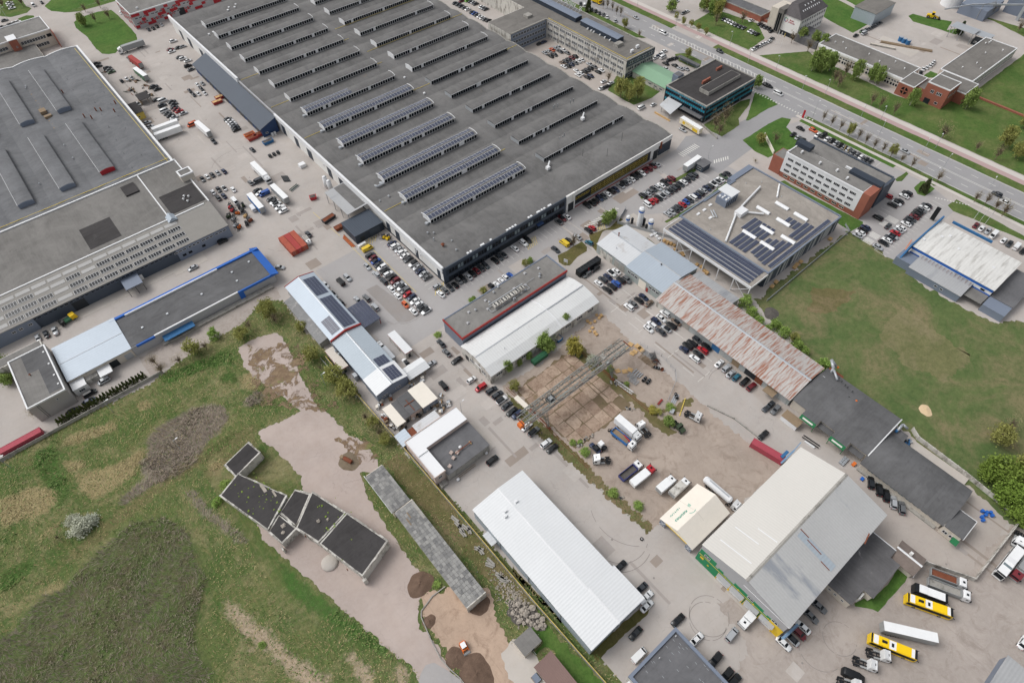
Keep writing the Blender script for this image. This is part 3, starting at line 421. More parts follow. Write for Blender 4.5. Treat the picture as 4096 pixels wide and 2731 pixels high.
POLY={k:DEC(v) for k,v in {'field':'-219.8,90.5 -211.8,90.3 -193.1,91.6 -160.9,88.8 -150.8,91.5 -138.1,93 -121.8,93.3 -111.1,99.8 -104.4,93.9 -105.4,73.8 -103.9,61.1 -103.4,47.3 -105.4,29 -104.8,15.7 -105.4,4 -103.4,-13.2 -102.5,-30.4 -102.7,-43.5 -101.7,-60.2 -100.3,-75.1 -99.6,-91 -103.7,-99.6 -238.9,9.4',
'abandoned':'-128.9,82.8 -121.1,83.1 -113.7,79.5 -115.1,62.7 -117.4,51.7 -118.8,39.4 -116.4,31.4 -116.5,22.3 -113.8,16.7 -114.1,7.2 -115.6,4.3 -120.6,7.6 -121.9,3.6 -123.5,-2.9 -124.5,-17.1 -124.7,-29.1 -123.4,-35.2 -124.8,-37.3 -129.4,-38.2 -132.9,-44.5 -131.8,-51.3 -133,-58.9 -134.5,-65.8 -142.9,-58.7 -140.1,-53.6 -143.8,-39.8 -147,-26.4 -150.9,-10.2 -153.8,0.8 -155.7,8.7 -154.9,13.5 -150.8,12.7 -139.5,10.8 -136.2,19.9 -138,31.9 -140.2,40.4 -139.8,44.6 -132.4,42.8 -124.4,41.8 -125.8,49 -128,58.3 -129.9,65 -131,73.8',
'sandyard':'-128.3,-37.8 -123.5,-38.7 -122.3,-41.4 -116,-41.5 -111.7,-48.4 -112.3,-51.2 -114.9,-58.3 -116.2,-67.5 -118.6,-76.6 -131,-66.1 -130.8,-55.1 -131.1,-46.1',
'slablight':'-119.8,-64.4 -113.7,-64.5 -113.3,-71.4 -115.3,-80.7 -122.8,-74.4',
'laneend':'-139.9,-54.4 -137.3,-53.4 -135.1,-54.4 -133.6,-58 -131.6,-64.1 -130.9,-67.1 -142.7,-57.1',
'dirt':'-64,3.6 -44.6,1.7 -13.8,5.4 -12,2.9 -13.2,-10.5 -14.9,-25.3 -14.1,-41.2 -15.7,-54.1 -15.1,-64.8 -14.6,-74.9 -13.2,-82.4 -30.8,-80.2 -47.6,-79.9 -56.2,-68 -63.2,-67.2 -63.3,-50.5 -64.3,-33.3 -65.4,-17 -66.6,-9.1',
'verge':'-64.3,0.9 -63.7,-8.1 -62.1,-26.6 -62.1,-35.2 -62.2,-49.4 -61.3,-67.3 -63.9,-67.8 -64.4,-64.7 -64.9,-52.1 -65.6,-34.7 -66.6,-22.8 -67.7,-10.5',
'meadow':'38.9,-30.8 57.3,-31.1 102.6,-32.6 102.2,-43.2 100.3,-50.3 100.8,-55.8 96.3,-71.5 96.2,-88.2 97.8,-98.3 117.2,-110.8 102.4,-142.9 36,-165.8 22.6,-137.1 25.2,-122.3 25.4,-109.2 29.3,-96.3 29.3,-79.8 26.6,-67.6 32,-56.6 36.5,-37.8',
'gravel':'-64.4,-94.9 -58.7,-96.6 -43.4,-106.5 -30.6,-112.5 -25,-118.9 -8.8,-126 -5.9,-135.1 23.6,-137.9 27.2,-155 -24.6,-177.1 -102.4,-111.7 -83.6,-108.8 -68.1,-108.2 -65.4,-101.8',
'lawn_whs':'-81.9,-81.1 -80.2,-82.9 -81.4,-83.5 -91.8,-82.9 -96.9,-82.9 -102.6,-83.1 -101.1,-80.5 -99.3,-79.9',
'fencestrip':'-102.3,-48.4 -100.9,-69.2 -100.7,-80.4 -102.3,-83.3 -103.3,-81.8 -103.4,-72.4 -103.7,-64.5 -104.2,-50.6',
'lawn_low':'-109.6,-64.2 -105.2,-67.5 -105.2,-71.6 -103.9,-82.4 -103.1,-88.2 -103.5,-90.2 -109.7,-85 -108.5,-73.5 -109.6,-71.1 -116.7,-71.5 -114.5,-70.3 -109.4,-69.9 -109.1,-65',
'rocks':'-108.5,-55.8 -106.2,-57.4 -105.6,-61 -105.1,-64.2 -105.5,-66.9 -107.3,-67.6 -108.3,-66 -111.5,-62.2 -112.5,-60.5 -111.7,-56.6',
'lawn_far':'-94.3,405.1 -90.2,409.5 -77.3,410.2 -69.9,406.6 -69,396.3 -68.9,375.9 -69.4,360.8 -71.4,353.2 -83,350.9 -87.4,345.9 -90.9,347.3 -93.7,350.7 -94.7,359.7 -93.9,379.4 -95.5,396.3',
'lawn_far2':'-102.1,443.6 -95.8,451.1 -65.8,423.4 -77.5,425.4 -94.7,425.1 -100.8,432.8',
'lawn_far3':'-95.4,425.1 -77,424.9 -59.6,422.1 -60.2,418.2 -74.7,418.4 -87.2,419.3',
'lawn_far4':'-128.8,449.1 -122.6,475.8 -111.2,465.3 -111.6,452.4 -109.7,446.4 -113.7,441.5 -123.7,442.3',
'lawn_far5':'-120.7,436.5 -115.3,437.8 -111.5,434.2 -111.8,430.4 -117.5,429.4 -121.2,431.8',
'lawn_court':'105.2,116.6 119.3,123.7 124.7,120.4 126.4,111.1 125.6,96.7 117.7,95.1 105.2,97 104.7,105.3',
'lawn_fore':'162,117.7 166.9,114.9 167.8,109.1 167.6,102.5 159.2,97.1 157.4,105.2 157.9,111.3',
'lawn_glass':'118.2,60.3 150.3,61.5 155.9,59.3 151.1,56.5 136.2,52.1 131.8,48.1 117.2,47.7 116.8,56.4',
'lawn_glass2':'137.5,48.3 162.9,61.7 164.6,54.4 162.2,46.5 155,47.5 138.3,47.5',
'lawn_corner':'122.3,38.8 143.4,39 153.7,37.8 155.8,33.9 147.9,31.1 144.8,23.7 144.1,18.2 133.9,18.7 127.3,21 119.8,21.9 119.3,29.3',
'lawn_hedge':'51.3,42.6 74.1,41.1 86.8,39.9 85.9,38.4 73.3,39.1 50.8,41.2',
'lawn_solar':'47,24 57.8,23.2 70.6,22.5 89.1,23.5 91.3,22.6 88.9,21.4 70.1,20.9 47.2,22.8',
'lawn_sign':'-3.1,39.5 1.5,39 6.3,39.3 10.6,39.1 10,35.1 8.1,33.2 2.7,33.5 -3.3,31.9 -5,33.4 -5.4,36.3',
'lawn_tree':'15.8,40 22.5,38.3 26.3,37.4 34.2,39 34.2,34.3 33.6,25.3 33.3,17.4 31.6,17.1 32.8,33 25.8,35.5 23.6,37.4 21.8,37.6 15.9,34.4 11.1,30.6 11.8,33.5',
'lawn_wo':'110.9,6.3 110.5,2.4 111.8,-28.3 112.2,-33.4 110.3,-34.5 102.6,-33.4 103.4,-26.6 108.9,-24.7 107.7,7',
'lawn_lot':'150.5,-36.2 157.2,-35.7 159,-36.8 157.1,-42.6 148.7,-42.4 147.6,-39.3',
'lawn_lot2':'150.1,-27.3 159.1,-27.6 158.4,-29.2 151.2,-29.9 149,-28.4',
'lawn_st':'150.2,-52.3 157.1,-52.8 155.2,-83.2 153.4,-89.7 152.4,-84.4 149.9,-64.7 148.4,-55.7',
'lawn_st2':'160,-52.9 162.5,-54.6 164.2,-62.7 162.9,-79.9 162.4,-85.9 160.3,-86.8 160.1,-81.1',
'lawn_st3':'160.9,-36.4 163.2,-37.3 162.8,-41.2 160.5,-42.4 158.6,-41.3',
'lawn_in':'-16.4,-122.3 -16.3,-125.3 -18.2,-125.7 -31.6,-125 -32.2,-123.7 -33.3,-122.4 -35.1,-120.1 -34.6,-119.4 -30.6,-120.7 -29.4,-122 -22.6,-122.8',
'lawn_yardN':'285.1,99.8 292.3,93.2 285.9,62.7 281.9,62.5 260.3,62.6 263.7,81.2 265.7,87.1',
'lawn_yardN2':'296.2,91.8 307,79.7 302.3,77.7 293.1,79',
'lawn_loader':'304.4,51.5 309.1,51.2 310.4,44.1 317.1,30.3 304.2,27.1 317.6,20.4 302.8,21 302.3,28.8 302,32.8 299.8,46.1',
'lawn_in2':'246.8,10.1 252.8,10.1 253.1,5.9 248.5,4.7 243.2,9.5',
'lawn_schoolE':'301.4,9.9 306.1,10.9 310,8.2 306.4,7.1 299.2,7.5',
'lawn_tank':'336.9,25.7 340.4,-2.3 341.9,-11 331.2,-15.5 329.6,-7 335.8,13.2',
'lot_light':'260.2,48.3 270.5,48.7 270.7,24.9 259.2,25.2',
'darkpatch':'-75.7,76.5 -70.7,76.2 -67,50.8 -71.6,51 -75.1,53.3',
'grassmid':'-113,4.8 -107,5.5 -104.2,-15 -103.6,-21.8 -105,-24.8 -104.6,-37 -103.6,-49.9 -103.8,-61.8 -105.6,-61 -107.6,-54.6 -109.8,-54.3 -109.4,-48.2 -110.7,-43.8 -110.9,-29.9 -111.7,-17.1 -112.6,-8.7'}.items()}
MASK={k:[DEC(p) for p in v] for k,v in {'reed':['-170,66.2 -163.9,68.3 -153.9,68.5 -148.8,66 -144.6,61.7 -144.7,55.9 -147.7,53.8 -155,51.6 -159.2,48.1 -164.1,46.5 -168.6,46.2 -175.3,47.9 -180.8,47.6 -185.2,47 -185.5,49.2 -179.4,51.4 -174.6,51.9 -176.2,56.4 -175.5,59.4 -171.9,60.1','-168,39.6 -165.4,36.9 -163.9,26.5 -160.3,14.4 -157.7,8.2 -161.6,11.5 -167.1,29.2','-138.4,58.8 -132.3,60.9 -130,55.2 -132.7,53.9 -137.1,55.3'],
'straw':['-193.9,68.9 -181.4,63.4 -172,64 -172.5,60.6 -175.1,59.6 -177.9,55.7 -185.5,55.6 -188.6,54.7 -191.7,55.9 -193.5,61','-215.1,76 -204.3,72.7 -200.1,66.6 -200.4,63.3 -204.1,60.8 -217.4,66','-134.5,69.8 -128.3,69 -127.7,65.9 -132.5,60.4 -136,64.7','-195.6,77.7 -189.8,73.3 -189.6,69.4 -194.6,71.6','-167.8,84.1 -163.6,81.7 -164.3,77.5 -168.2,79.7','-188.3,85.3 -176.6,81 -176.1,77 -189.7,80.8 -195.7,84.9','-214.3,36.9 -207.5,36 -206.6,32.4 -208.8,31.3 -212.9,34.4','-158.4,43.7 -153,42.8 -155.1,37.2 -159.5,38.4','-225.3,32 -220.2,31.5 -218.7,30.3 -224,30.2','-209.8,54 -201.8,56 -200.9,54.3 -208,52.5'],
'scrub':['-192.8,37.7 -185.2,40 -176.6,35 -172.1,24.2 -174.1,12.7 -173.9,7.5 -179.2,0.6 -183.8,-5 -183.9,-12.2 -182.4,-18.1 -185.2,-18.8 -188.8,-20.2 -231.7,16 -228.7,29.3 -222.2,29.4 -216.4,32.2 -212.3,34.3 -206.9,31.4 -205.7,33.6 -201.7,35.3'],
'bare':['-173.7,-1.3 -171.7,-2.1 -168,-13.1 -166.6,-16.2 -165.2,-24.1 -161.8,-32.3 -159.4,-40.6 -159,-43.3 -165.7,-37.6 -167.3,-28.4 -168.9,-21.7 -170.6,-18.4 -172.8,-11.7 -174.5,-4.5','-153.3,-34.8 -151.2,-37.7 -149.7,-43.7 -149.2,-46.8 -152.1,-49.2 -153.8,-46.4 -153,-40.1 -153.7,-36','-143.9,-47.8 -142,-48.7 -141.9,-51.3 -144,-56 -146.9,-53.5','-174.6,-17.2 -172.1,-17.9 -172.2,-20.3 -174.8,-19.6','-204.8,130.4 -205.1,119.2 -196.2,110.3 -197.2,102.1 -202.9,98.3 -209.9,98.6 -212.8,101.1'],
'track':['-226.9,34.9 -221.2,37 -213.4,40.2 -204.5,42 -201,42.9 -184.4,47.3 -171.3,49 -155.5,50.4 -142.9,49.1 -138.8,47.3 -139.7,43 -144.6,45.5 -155.8,45.2 -170.9,44.1 -184.4,42.4 -201.4,39.3 -206.5,39.4 -214.9,38.2 -222.8,35.3 -227.3,33','-148.2,44.7 -141.2,42.5 -143.8,37.1 -152.1,40.4 -158,37.6 -163,37.3 -159.2,41.8'],
'lush':['-155.7,-2.2 -153.8,-5.5 -149,-23.1 -144.9,-34.3 -142.1,-46.8 -144,-47 -148.7,-34.7 -154.5,-20.3 -157.7,-9.6','-157.5,90.3 -148,88 -131.7,85.4 -133.3,77.2 -142.1,81.6 -157.4,85.1','-140.7,75.1 -134.6,74.4 -135.7,68.2 -140.6,70.6','-221.1,50.1 -215.1,49.6 -209.1,45.9 -219.7,43.1 -222.7,43.2','-201.1,87.3 -193.9,83.9 -196.3,77.8 -196.5,65 -201,58.6 -201.7,69.5 -203.7,81.5','-166.5,-18.9 -161.3,-31.4 -159.2,-40.8 -161,-39.2 -164.8,-26.6','-158.9,47.9 -148,49.5 -143.1,48.7 -149.6,45.9 -157.6,45.7','-173.9,-3.9 -173.1,-10.3 -170.6,-18.4 -171.2,-19.7 -174.3,-10.8 -175.1,-4.4']}.items()}
VEH={'semi_grey':(-78.0,342.5,179.0,16.1),'semi_redbox':(-82.5,322.6,96.7,20.0),'trailer_green':(-85.0,305.2,96.4,18.9),'trailer_white':(-94.4,243.3,-2.5,13.2),'trailer_white2':(-95.3,237.5,-3.7,13.3),'trailer_white3':(-80.2,228.0,94.0,17.5),'semi_white':(-74.0,174.0,-89.2,21.1),'trailer_white4':(-74.6,153.2,91.5,17.2),'trailer_blue':(-86.0,154.4,89.1,15.1),'advert':(109.9,62.4,-93.5,14.7),'boxtrailer':(85.8,41.5,2.6,11.0),'boxtruck':(-43.0,-38.9,-88.0,9.8),'tractor_a':(-38.8,-42.5,83.5,5.9),'cranetruck':(-46.7,-40.5,-85.5,9.4),'tractor_b':(-57.6,-41.2,141.6,5.2),'oldtruck':(-53.9,-36.9,90.7,3.5),'tractor_c':(-21.9,-49.6,-72.4,5.0),'armytruck':(-28.8,-49.1,-93.4,5.1),'tipper_blue':(-53.5,-50.2,-1.9,8.6),'tipper_red':(-51.9,-53.9,-2.4,9.6),'boxvan_a':(-48.5,-60.8,-1.4,6.8),'boxvan_b':(-46.1,-64.3,0.5,7.9),'tanker':(-37.6,-74.2,-88.8,13.2),'container_pink':(-14.1,-74.5,-79.0,10.3),'tipper_white':(-11.9,-134.4,-64.5,11.0),'tipper_rust':(-9.0,-132.8,-64.1,9.2),'bus_white':(-17.2,-131.6,-63.3,7.7),'bus_yellow':(-20.6,-133.0,-61.9,11.5),'trailer_big':(-31.8,-132.9,-53.6,13.2),'bus_yellow2':(-38.0,-132.1,-63.4,11.4),'tractor_d':(-42.4,-130.6,-56.2,6.3),'tractor_e':(-47.1,-129.5,-60.4,5.7),'tractor_f':(-54.6,-129.5,-55.8,5.7),'blackvan':(-51.8,-129.3,-63.6,5.9),'bus_long':(8.8,-141.9,178.2,13.2),'tractor_g':(18.4,-140.7,-170.6,5.2),'wrecker':(9.3,-145.0,179.5,10.2),'yellowtruck':(174.2,195.3,-83.1,7.2),'smalltruck':(-62.2,-102.5,-179.2,3.5),'flatvan':(-79.9,118.0,-94.5,6.9),'loader':(312.3,40.4,-66.6,10.5),'excavator':(-126.6,-56.7,-99.4,2.6)}
PTS={k:DEC(v) for k,v in {'lamps':'183.4,46.1 181.4,10.3 178.5,-25.1 165.8,27.6 176.7,-3.4 189.5,35.6 188.3,2.8 186.7,-27.3 190.5,68 172,-38 186.4,138.5 189.5,173.3 185.7,83.6 193.7,102.7 -175.5,85.6 -162.8,54.7 -209.4,86.1 -112,45.9 -81.3,4.2 176.5,-58.6 161.3,-38.8 97.4,40.6 -126,442.4',
'flags':'149.8,-68.8 149.9,-66.6 149.4,-64.2 214.5,85.6 214.5,83.7 214.4,81.7 143.6,-1.7 143.3,-3.7',
'thuja':'-191.4,92.6 -190.2,92.6 -189.1,92.6 -187.9,92.6 -186.8,92.6 -185.6,92.6 -184.4,92.6 -183.3,92.7 -182.1,92.7 -180.9,92.7 -179.8,92.7 -178.6,92.7 -177.5,92.7 -176.3,92.7 -175.1,92.7 -174,92.7 -172.8,92.7 -171.7,92.7 -170.5,92.7 -169.3,92.7 -168.2,92.8 -167,92.8 -165.8,92.8 -164.7,92.8 -163.5,92.8 -162.4,92.8 -161.2,92.8',
'barrels':'-140.3,-19.3 -144.8,-2.5',
'reels':'-22.8,-28.1 -22.4,-29.7 -15.6,-27.6 -19.6,-40.4',
'silverpipes':'-22.7,-23.3 -22.7,-24.3 -22.6,-25.3 -22.4,-26.1',
'pallets':'-13.4,-16.4 -17.3,-17.1 -16,-17.2 -27.2,-19.1 -25.4,-20.9 -23.4,-21.7 -17.2,-14.5 -14.6,-13.7 -13.6,-18',
'racks':'-25.1,-24.4 -26.1,-26.1 -13.6,-21 -12.7,-23.4 -16,-21.9 -13.6,-25.3 -15.7,-23.8',
'boulders':'-105.4,-61.2 -106.7,-63.2 -106.6,-64.8 -105.3,-65.3 -105.6,-63.6 -106.5,-60.6 -107.8,-64.9 -108.1,-66 -106.7,-66.4 -106.7,-67.4 -107.8,-61.1 -107.4,-62.6 -110,-60.4 -107.9,-59.9 -106.1,-65.6 -105.9,-66.9 -106.8,-59.6 -108.9,-60.6 -108.6,-63.1 -108.3,-64.1 -109.3,-58.6 -110.5,-59.6 -110.1,-61.5 -109.9,-62.7 -110.9,-61.5 -109,-57.3 -107.9,-57.9 -106.5,-58.7 -110.6,-58.7 -107.1,-61.3',
'bags':'-97.7,-15.5 -84.7,-14 -91.1,-8.5',
'boxes_roof':'-94.5,-8.2 -93,-9.5 -95.1,-10.2 -97.8,-11.8',
'plankpiles':'-14,5 -17,3.1 -19.9,1.4 -20.8,-0.7 -21.1,-1.9 -18.8,3.7 -14.5,3.2 -19.1,5 -13.1,3.5 -21.8,0.9',
'people':'-66.4,-20.2 -66,-20.4 0.4,-52.6',
'monitor_check':'-37.2,82.5',
'skips':'-63.3,250.4 -60.1,254.1 -63.7,209.6 -63.7,205.8 -59.2,197.4 -60.2,206.5',
'crates_s':'37.5,15.7 37.5,13.8 38.1,12.5 38.6,11.1 38,23 37.4,21.2 37.1,19.7 36.5,17.9 35.9,21.7 36.8,-2.9 37.1,-4.9 36.4,-7.2 35.9,-8.8 37.5,5.9 37,4.6 36.9,9',
'crates_e':'91.6,-30.3 53.1,-30.3 50,-30.7 65.8,-30.3 67.8,-30 70.4,-30.1',
'forklifts':'-53.2,97.6 -52,96.1',
'tanks_blue':'271.9,39 271.5,36.6 271.5,34.1',
'hallvents':'-45.6,109.9 -40.9,109.8 -41.7,78.8 -39.6,77.4 -42.3,73.5 -41.7,67.8 -37.2,67.8 -38.9,62.4',
'heaps':'-126.1,-34.8 -130.1,-44.9 -129.9,-57.5 -128.1,-64 -116.5,-50.6',
'gravelheap':'38,-39',
'saw':'41.2,-100.1',
'crab':'-19.4,-40.4',
'scrapwest':'-99.1,156.4 -96,159.7 -95.4,156.2 -92.9,155.9 -93.1,152.1 -98.2,153.6 -92.7,159.8 -90.8,159.2 -95.8,162.5 -95.3,146.2 -98.9,146.4 -99.4,148.8 -93.2,147.3',
'junk_sheds':'-102.5,25.4 -100.6,25.6 -96.9,25.5 -89.5,25.3 -87.5,24.8 -84,24.3 -88.4,13.3 -87.7,11.5 -84.4,12.2 -84.3,9.8 -82.3,9.8 -86.7,12.4 -102.9,20.5 -103.3,18.5 -103.4,15.7 -102.4,13.7 -100.4,12.6 -95.9,13.3 -93.4,12.9 -86.5,9.3 -83.3,14.4 -90.6,12.8',
'yardscrap':'-91.9,308.1 -94.7,296.6 -94.5,291.9 -93.4,286.3 -89.9,287.6 -88.8,283.7 -87.8,295 -96.5,296.7 -89.5,304.3 -86.3,290.5 -99.2,327.6',
'rubble':'-32.2,-21.7 -31.6,-22.8 -30.5,-23.4 -30,-24.5 -54.6,-31.8 -53.2,-32 -55.4,-31.7 -57.7,-31.9 -59.1,-31.8 -36,-32.4 -35.2,-33.7 -62.6,-52.9 -61.8,-54.1 -29,-37.8',
'beams_mid':'-106.3,-25.5 -106.6,-27.6 -106.7,-29.3 -105.4,-29.9 -105.1,-31.2 -107.1,-30.8 -106.4,-37.7 -106.3,-38.6 -106.1,-43.1 -106.9,-43.7 -106.7,-48 -106.6,-48.9 -106.5,-49.8'}.items()}
# ------------------------------------------------------------------ ground materials
def asphalt(name,rgb,tint=(150,134,118),crack=.5,var=.12,dark=None):
    t=NT(name);c=srgb(*rgb)
    big=t.ramp(t.noise(.035,6,.65),.35,.65);mid=t.ramp(t.noise(.25,6,.7),.35,.7)
    col=t.mix(big,sh(c,1-var),sh(c,1+var));col=t.mix(t.math('MULTIPLY',mid,.3),col,srgb(*tint))
    # repair patches: big rectangular cells of slightly other tone
    br=t.t.nodes.new('ShaderNodeTexBrick');t.l(t.mapv(rot=(0,0,.05)),br.inputs['Vector'])
    br.inputs['Scale'].default_value=1;br.inputs['Row Height'].default_value=6.5;br.inputs['Brick Width'].default_value=17;br.inputs['Mortar Size'].default_value=.03
    br.inputs['Color1'].default_value=(.42,.42,.42,1);br.inputs['Color2'].default_value=(.58,.58,.58,1);br.inputs['Mortar'].default_value=(.3,.3,.3,1)
    hv=t.n('ShaderNodeRGBToBW',Color=br.outputs['Color']).outputs[0]
    col=t.mix(t.math('MULTIPLY',t.ramp(hv,.62,.3),.28),col,sh(c,.78))
    st=t.ramp(t.noise(.5,8,.8,dist=1.0),.6,.72);col=t.mix(t.math('MULTIPLY',st,.5),col,sh(c,.66))
    # tyre-worn streaks along the lanes
    tw=t.ramp(t.noise(1.0,4,.6,vec=t.mapv((.6,.03,1))),.58,.8);col=t.mix(t.math('MULTIPLY',tw,.3),col,sh(c,.8))
    if crack:
        vo=t.t.nodes.new('ShaderNodeTexVoronoi');vo.feature='DISTANCE_TO_EDGE';vo.inputs['Scale'].default_value=.16
        dn=t.t.nodes.new('ShaderNodeTexNoise');t.l(t.pos,dn.inputs['Vector']);dn.inputs['Scale'].default_value=.4;dn.inputs['Detail'].default_value=4
        ad=t.t.nodes.new('ShaderNodeVectorMath');ad.operation='MULTIPLY_ADD';t.l(dn.outputs['Color'],ad.inputs[0]);ad.inputs[1].default_value=(4,4,0);t.l(t.pos,ad.inputs[2])
        t.l(ad.outputs[0],vo.inputs['Vector'])
        cr=t.ramp(vo.outputs['Distance'],.010,.003);ms=t.ramp(t.noise(.05,2),.48,.56)
        col=t.mix(t.math('MULTIPLY',t.math('MULTIPLY',cr,ms),crack*.6),col,sh(c,.5))
    gr=t.ramp(t.noise(1.1,6,.85),.4,.7);col=t.mix(t.math('MULTIPLY',gr,.3),col,sh(c,1.18));sp=t.ramp(t.noise(.3,9,.9),.62,.72);col=t.mix(t.math('MULTIPLY',sp,.4),col,sh(c,.72))
    return t.done(col,.9,0,.2)
asphalt('yard',(176,170,165),(166,152,140));asphalt('street',(152,151,152),(146,143,140),.25,.05)
asphalt('lot',(164,161,160),(158,152,146),.3,.06);asphalt('lot_beige',(172,164,157),(164,150,140),.4)
asphalt('dark_asphalt',(146,142,140),crack=.2);asphalt('light_concrete',(184,178,171),(176,164,150),.3)
asphalt('old_paving',(176,163,156),(158,138,124),.6,.14)
asphalt('path_beige',(196,190,184),(188,178,168),.1,.05);asphalt('path_pink',(176,152,150),(168,148,144),.1,.05)
def dirt(name,rgb,tint,tint2):
    t=NT(name);c=srgb(*rgb)
    col=t.mix(t.ramp(t.noise(.06,7,.7),.36,.64),sh(c,.88),sh(c,1.12))
    col=t.mix(t.math('MULTIPLY',t.ramp(t.noise(.16,8,.75,dist=1.5),.5,.66),.75),col,srgb(*tint))
    col=t.mix(t.math('MULTIPLY',t.ramp(t.noise(.4,8,.8,dist=.8),.56,.7),.6),col,srgb(*tint2))
    # wheel ruts winding across the yard
    rt=t.ramp(t.noise(1,5,.6,vec=t.mapv((.9,.06,1),(0,0,.5)),dist=1.2),.58,.7);col=t.mix(t.math('MULTIPLY',rt,.4),col,sh(c,.74))
    col=t.mix(t.math('MULTIPLY',t.ramp(t.noise(.7,8,.9),.48,.66),.45),col,sh(c,1.22));col=t.mix(t.math('MULTIPLY',t.ramp(t.noise(.5,9,.9,dist=1),.56,.68),.4),col,sh(c,.7))
    t.bump(t.noise(.8,8,.75),.4,.25)
    return t.done(col,.97,0,.1)
dirt('dirt_brown',(164,151,140),(132,118,107),(180,168,158));dirt('gravel',(166,157,150),(144,134,126),(180,172,165))
dirt('sandy',(176,154,136),(134,112,96),(190,172,154));dirt('joint_soil',(118,104,84),(96,88,62),(132,118,98));dirt('mud',(120,108,92),(92,78,62),(138,128,114))
def grass(name,a,b,dry,amt=.5,scale=1.0):
    t=NT(name)
    col=t.mix(t.ramp(t.noise(.08*scale,7,.7),.36,.64),srgb(*a),srgb(*b))
    col=t.mix(t.math('MULTIPLY',t.ramp(t.noise(.05*scale,8,.75,dist=.6),.45,.65),amt),col,srgb(*dry))
    col=t.mix(t.math('MULTIPLY',t.ramp(t.noise(.55,9,.9),.45,.62),.65),col,sh(srgb(*a),.62));col=t.mix(t.math('MULTIPLY',t.ramp(t.noise(.35,8,.85,dist=.6),.54,.68),.5),col,sh(srgb(*b),1.25))
    col=t.mix(t.math('MULTIPLY',t.ramp(t.noise(.9,5,.8,dist=.5),.58,.75),.45),col,srgb(*dry))
    t.bump(t.noise(2.2,6,.8),.6,.25)
    return t.done(col,.95,0,.1)
grass('lawn',(72,98,48),(92,114,60),(124,120,82),.6)
grass('lawn_fresh',(68,100,46),(86,118,56),(112,122,72),.45)
grass('meadow',(82,102,60),(102,114,72),(134,122,94),.95)
grass('meadow_dry',(104,108,72),(122,120,84),(142,130,104),.8)
grass('verge_mix',(98,98,62),(112,104,72),(140,122,98),.9)
grass('moss',(90,92,50),(104,96,62),(126,112,86),.8)
def field_mat():
    t=NT('field')
    A=t.n('ShaderNodeVertexColor',_layer_name='maskA').outputs[0];B=t.n('ShaderNodeVertexColor',_layer_name='maskB').outputs[0]
    sa=t.n('ShaderNodeSeparateColor',Color=A);sb=t.n('ShaderNodeSeparateColor',Color=B)
    n1=t.noise(.25,7,.75);n2=t.noise(1.4,6,.8)
    warp=t.math('MULTIPLY',t.math('SUBTRACT',t.math('ADD',n1,t.math('MULTIPLY',n2,.6)),.8),1.7)
    def m(s):return t.ramp(t.math('ADD',s,warp),.3,.72)
    col=t.mix(t.ramp(t.noise(.07,7,.7),.36,.64),srgb(72,100,50),srgb(104,116,70))
    col=t.mix(t.math('MULTIPLY',t.ramp(t.noise(.045,8,.8,dist=1.0),.48,.62),.75),col,srgb(152,142,108))
    st=t.ramp(t.noise(1,6,.7,vec=t.mapv((.9,.16,1),(0,0,-.6)),dist=.8),.45,.68);col=t.mix(t.math('MULTIPLY',st,.45),col,srgb(140,130,88))
    col=t.mix(t.math('MULTIPLY',m(sb.outputs[1]),.85),col,srgb(70,108,50))
    col=t.mix(t.math('MULTIPLY',m(sa.outputs[1]),.85),col,srgb(172,156,120))
    col=t.mix(t.math('MULTIPLY',m(sa.outputs[0]),.85),col,srgb(152,140,130))
    col=t.mix(t.math('MULTIPLY',m(sa.outputs[2]),.75),col,t.mix(t.ramp(t.noise(.22,9,.85,dist=.6),.44,.56),srgb(90,82,68),srgb(88,108,62)))
    col=t.mix(t.math('MULTIPLY',m(sb.outputs[2]),.6),col,srgb(124,112,82))
    col=t.mix(m(sb.outputs[0]),col,srgb(180,162,140))
    fine=t.ramp(t.noise(.6,9,.92),.44,.62);col=t.mix(t.math('MULTIPLY',fine,.6),col,srgb(70,72,50));f3=t.ramp(t.noise(.45,9,.9,dist=.8),.54,.68);col=t.mix(t.math('MULTIPLY',f3,.5),col,srgb(172,164,132))
    t.bump(t.noise(1.3,7,.8),.8,.4)
    t.done(col,.97,0,.05)
field_mat()

# ------------------------------------------------------------------ sheets
def noise1(i,seed):return math.sin(i*12.9898+seed*78.233)*43758.5453 % 1.0
def ragged(poly,step=1.2,amp=.5,seed=1):
    out=[];n=len(poly)
    for i in range(n):
        a=Vector(poly[i]);b=Vector(poly[(i+1) % n]);d=b-a;L=d.length;k=max(1,int(L/step));nr=Vector((-d.y,d.x)).normalized() if L else Vector((0,0))
        for j in range(k):
            r=(noise1(i*97+j,seed)-.5)*2*amp*.6 +(noise1(i*97+j//3,seed+5)-.5)*2*amp
            out.append(tuple(a+d*(j/k)+nr*r))
    return out
def sheet(name,poly,z,mat,amp=0.0,step=1.2,kind='structure',thick=0.0,parent=None):
    p=ragged(poly,step,amp,len(name)) if amp else poly
    mb=MB()
    a=sum(p[i][0]*p[(i+1) % len(p)][1]-p[(i+1) % len(p)][0]*p[i][1] for i in range(len(p)))
    if a < 0:p=p[::-1]
    if thick:mb.prism([(x,y) for x,y in p],'z',z-thick,z)
    else:mb.face([(x,y,z) for x,y in p])
    o=link(name,mb.mesh(name,mat),parent)
    if kind and not parent:o['kind']=kind
    return o
def rect(x0,x1,y0,y1):return [(x0,y0),(x1,y0),(x1,y1),(x0,y1)]
def inside(poly,X,Y):
    r=np.zeros(X.shape,bool);n=len(poly);j=n-1
    for i in range(n):
        xi,yi=poly[i];xj,yj=poly[j]
        if yi != yj:r ^= ((yi > Y) != (yj > Y)) & (X < (xj-xi)*(Y-yi)/(yj-yi)+xi)
        j=i
    return r
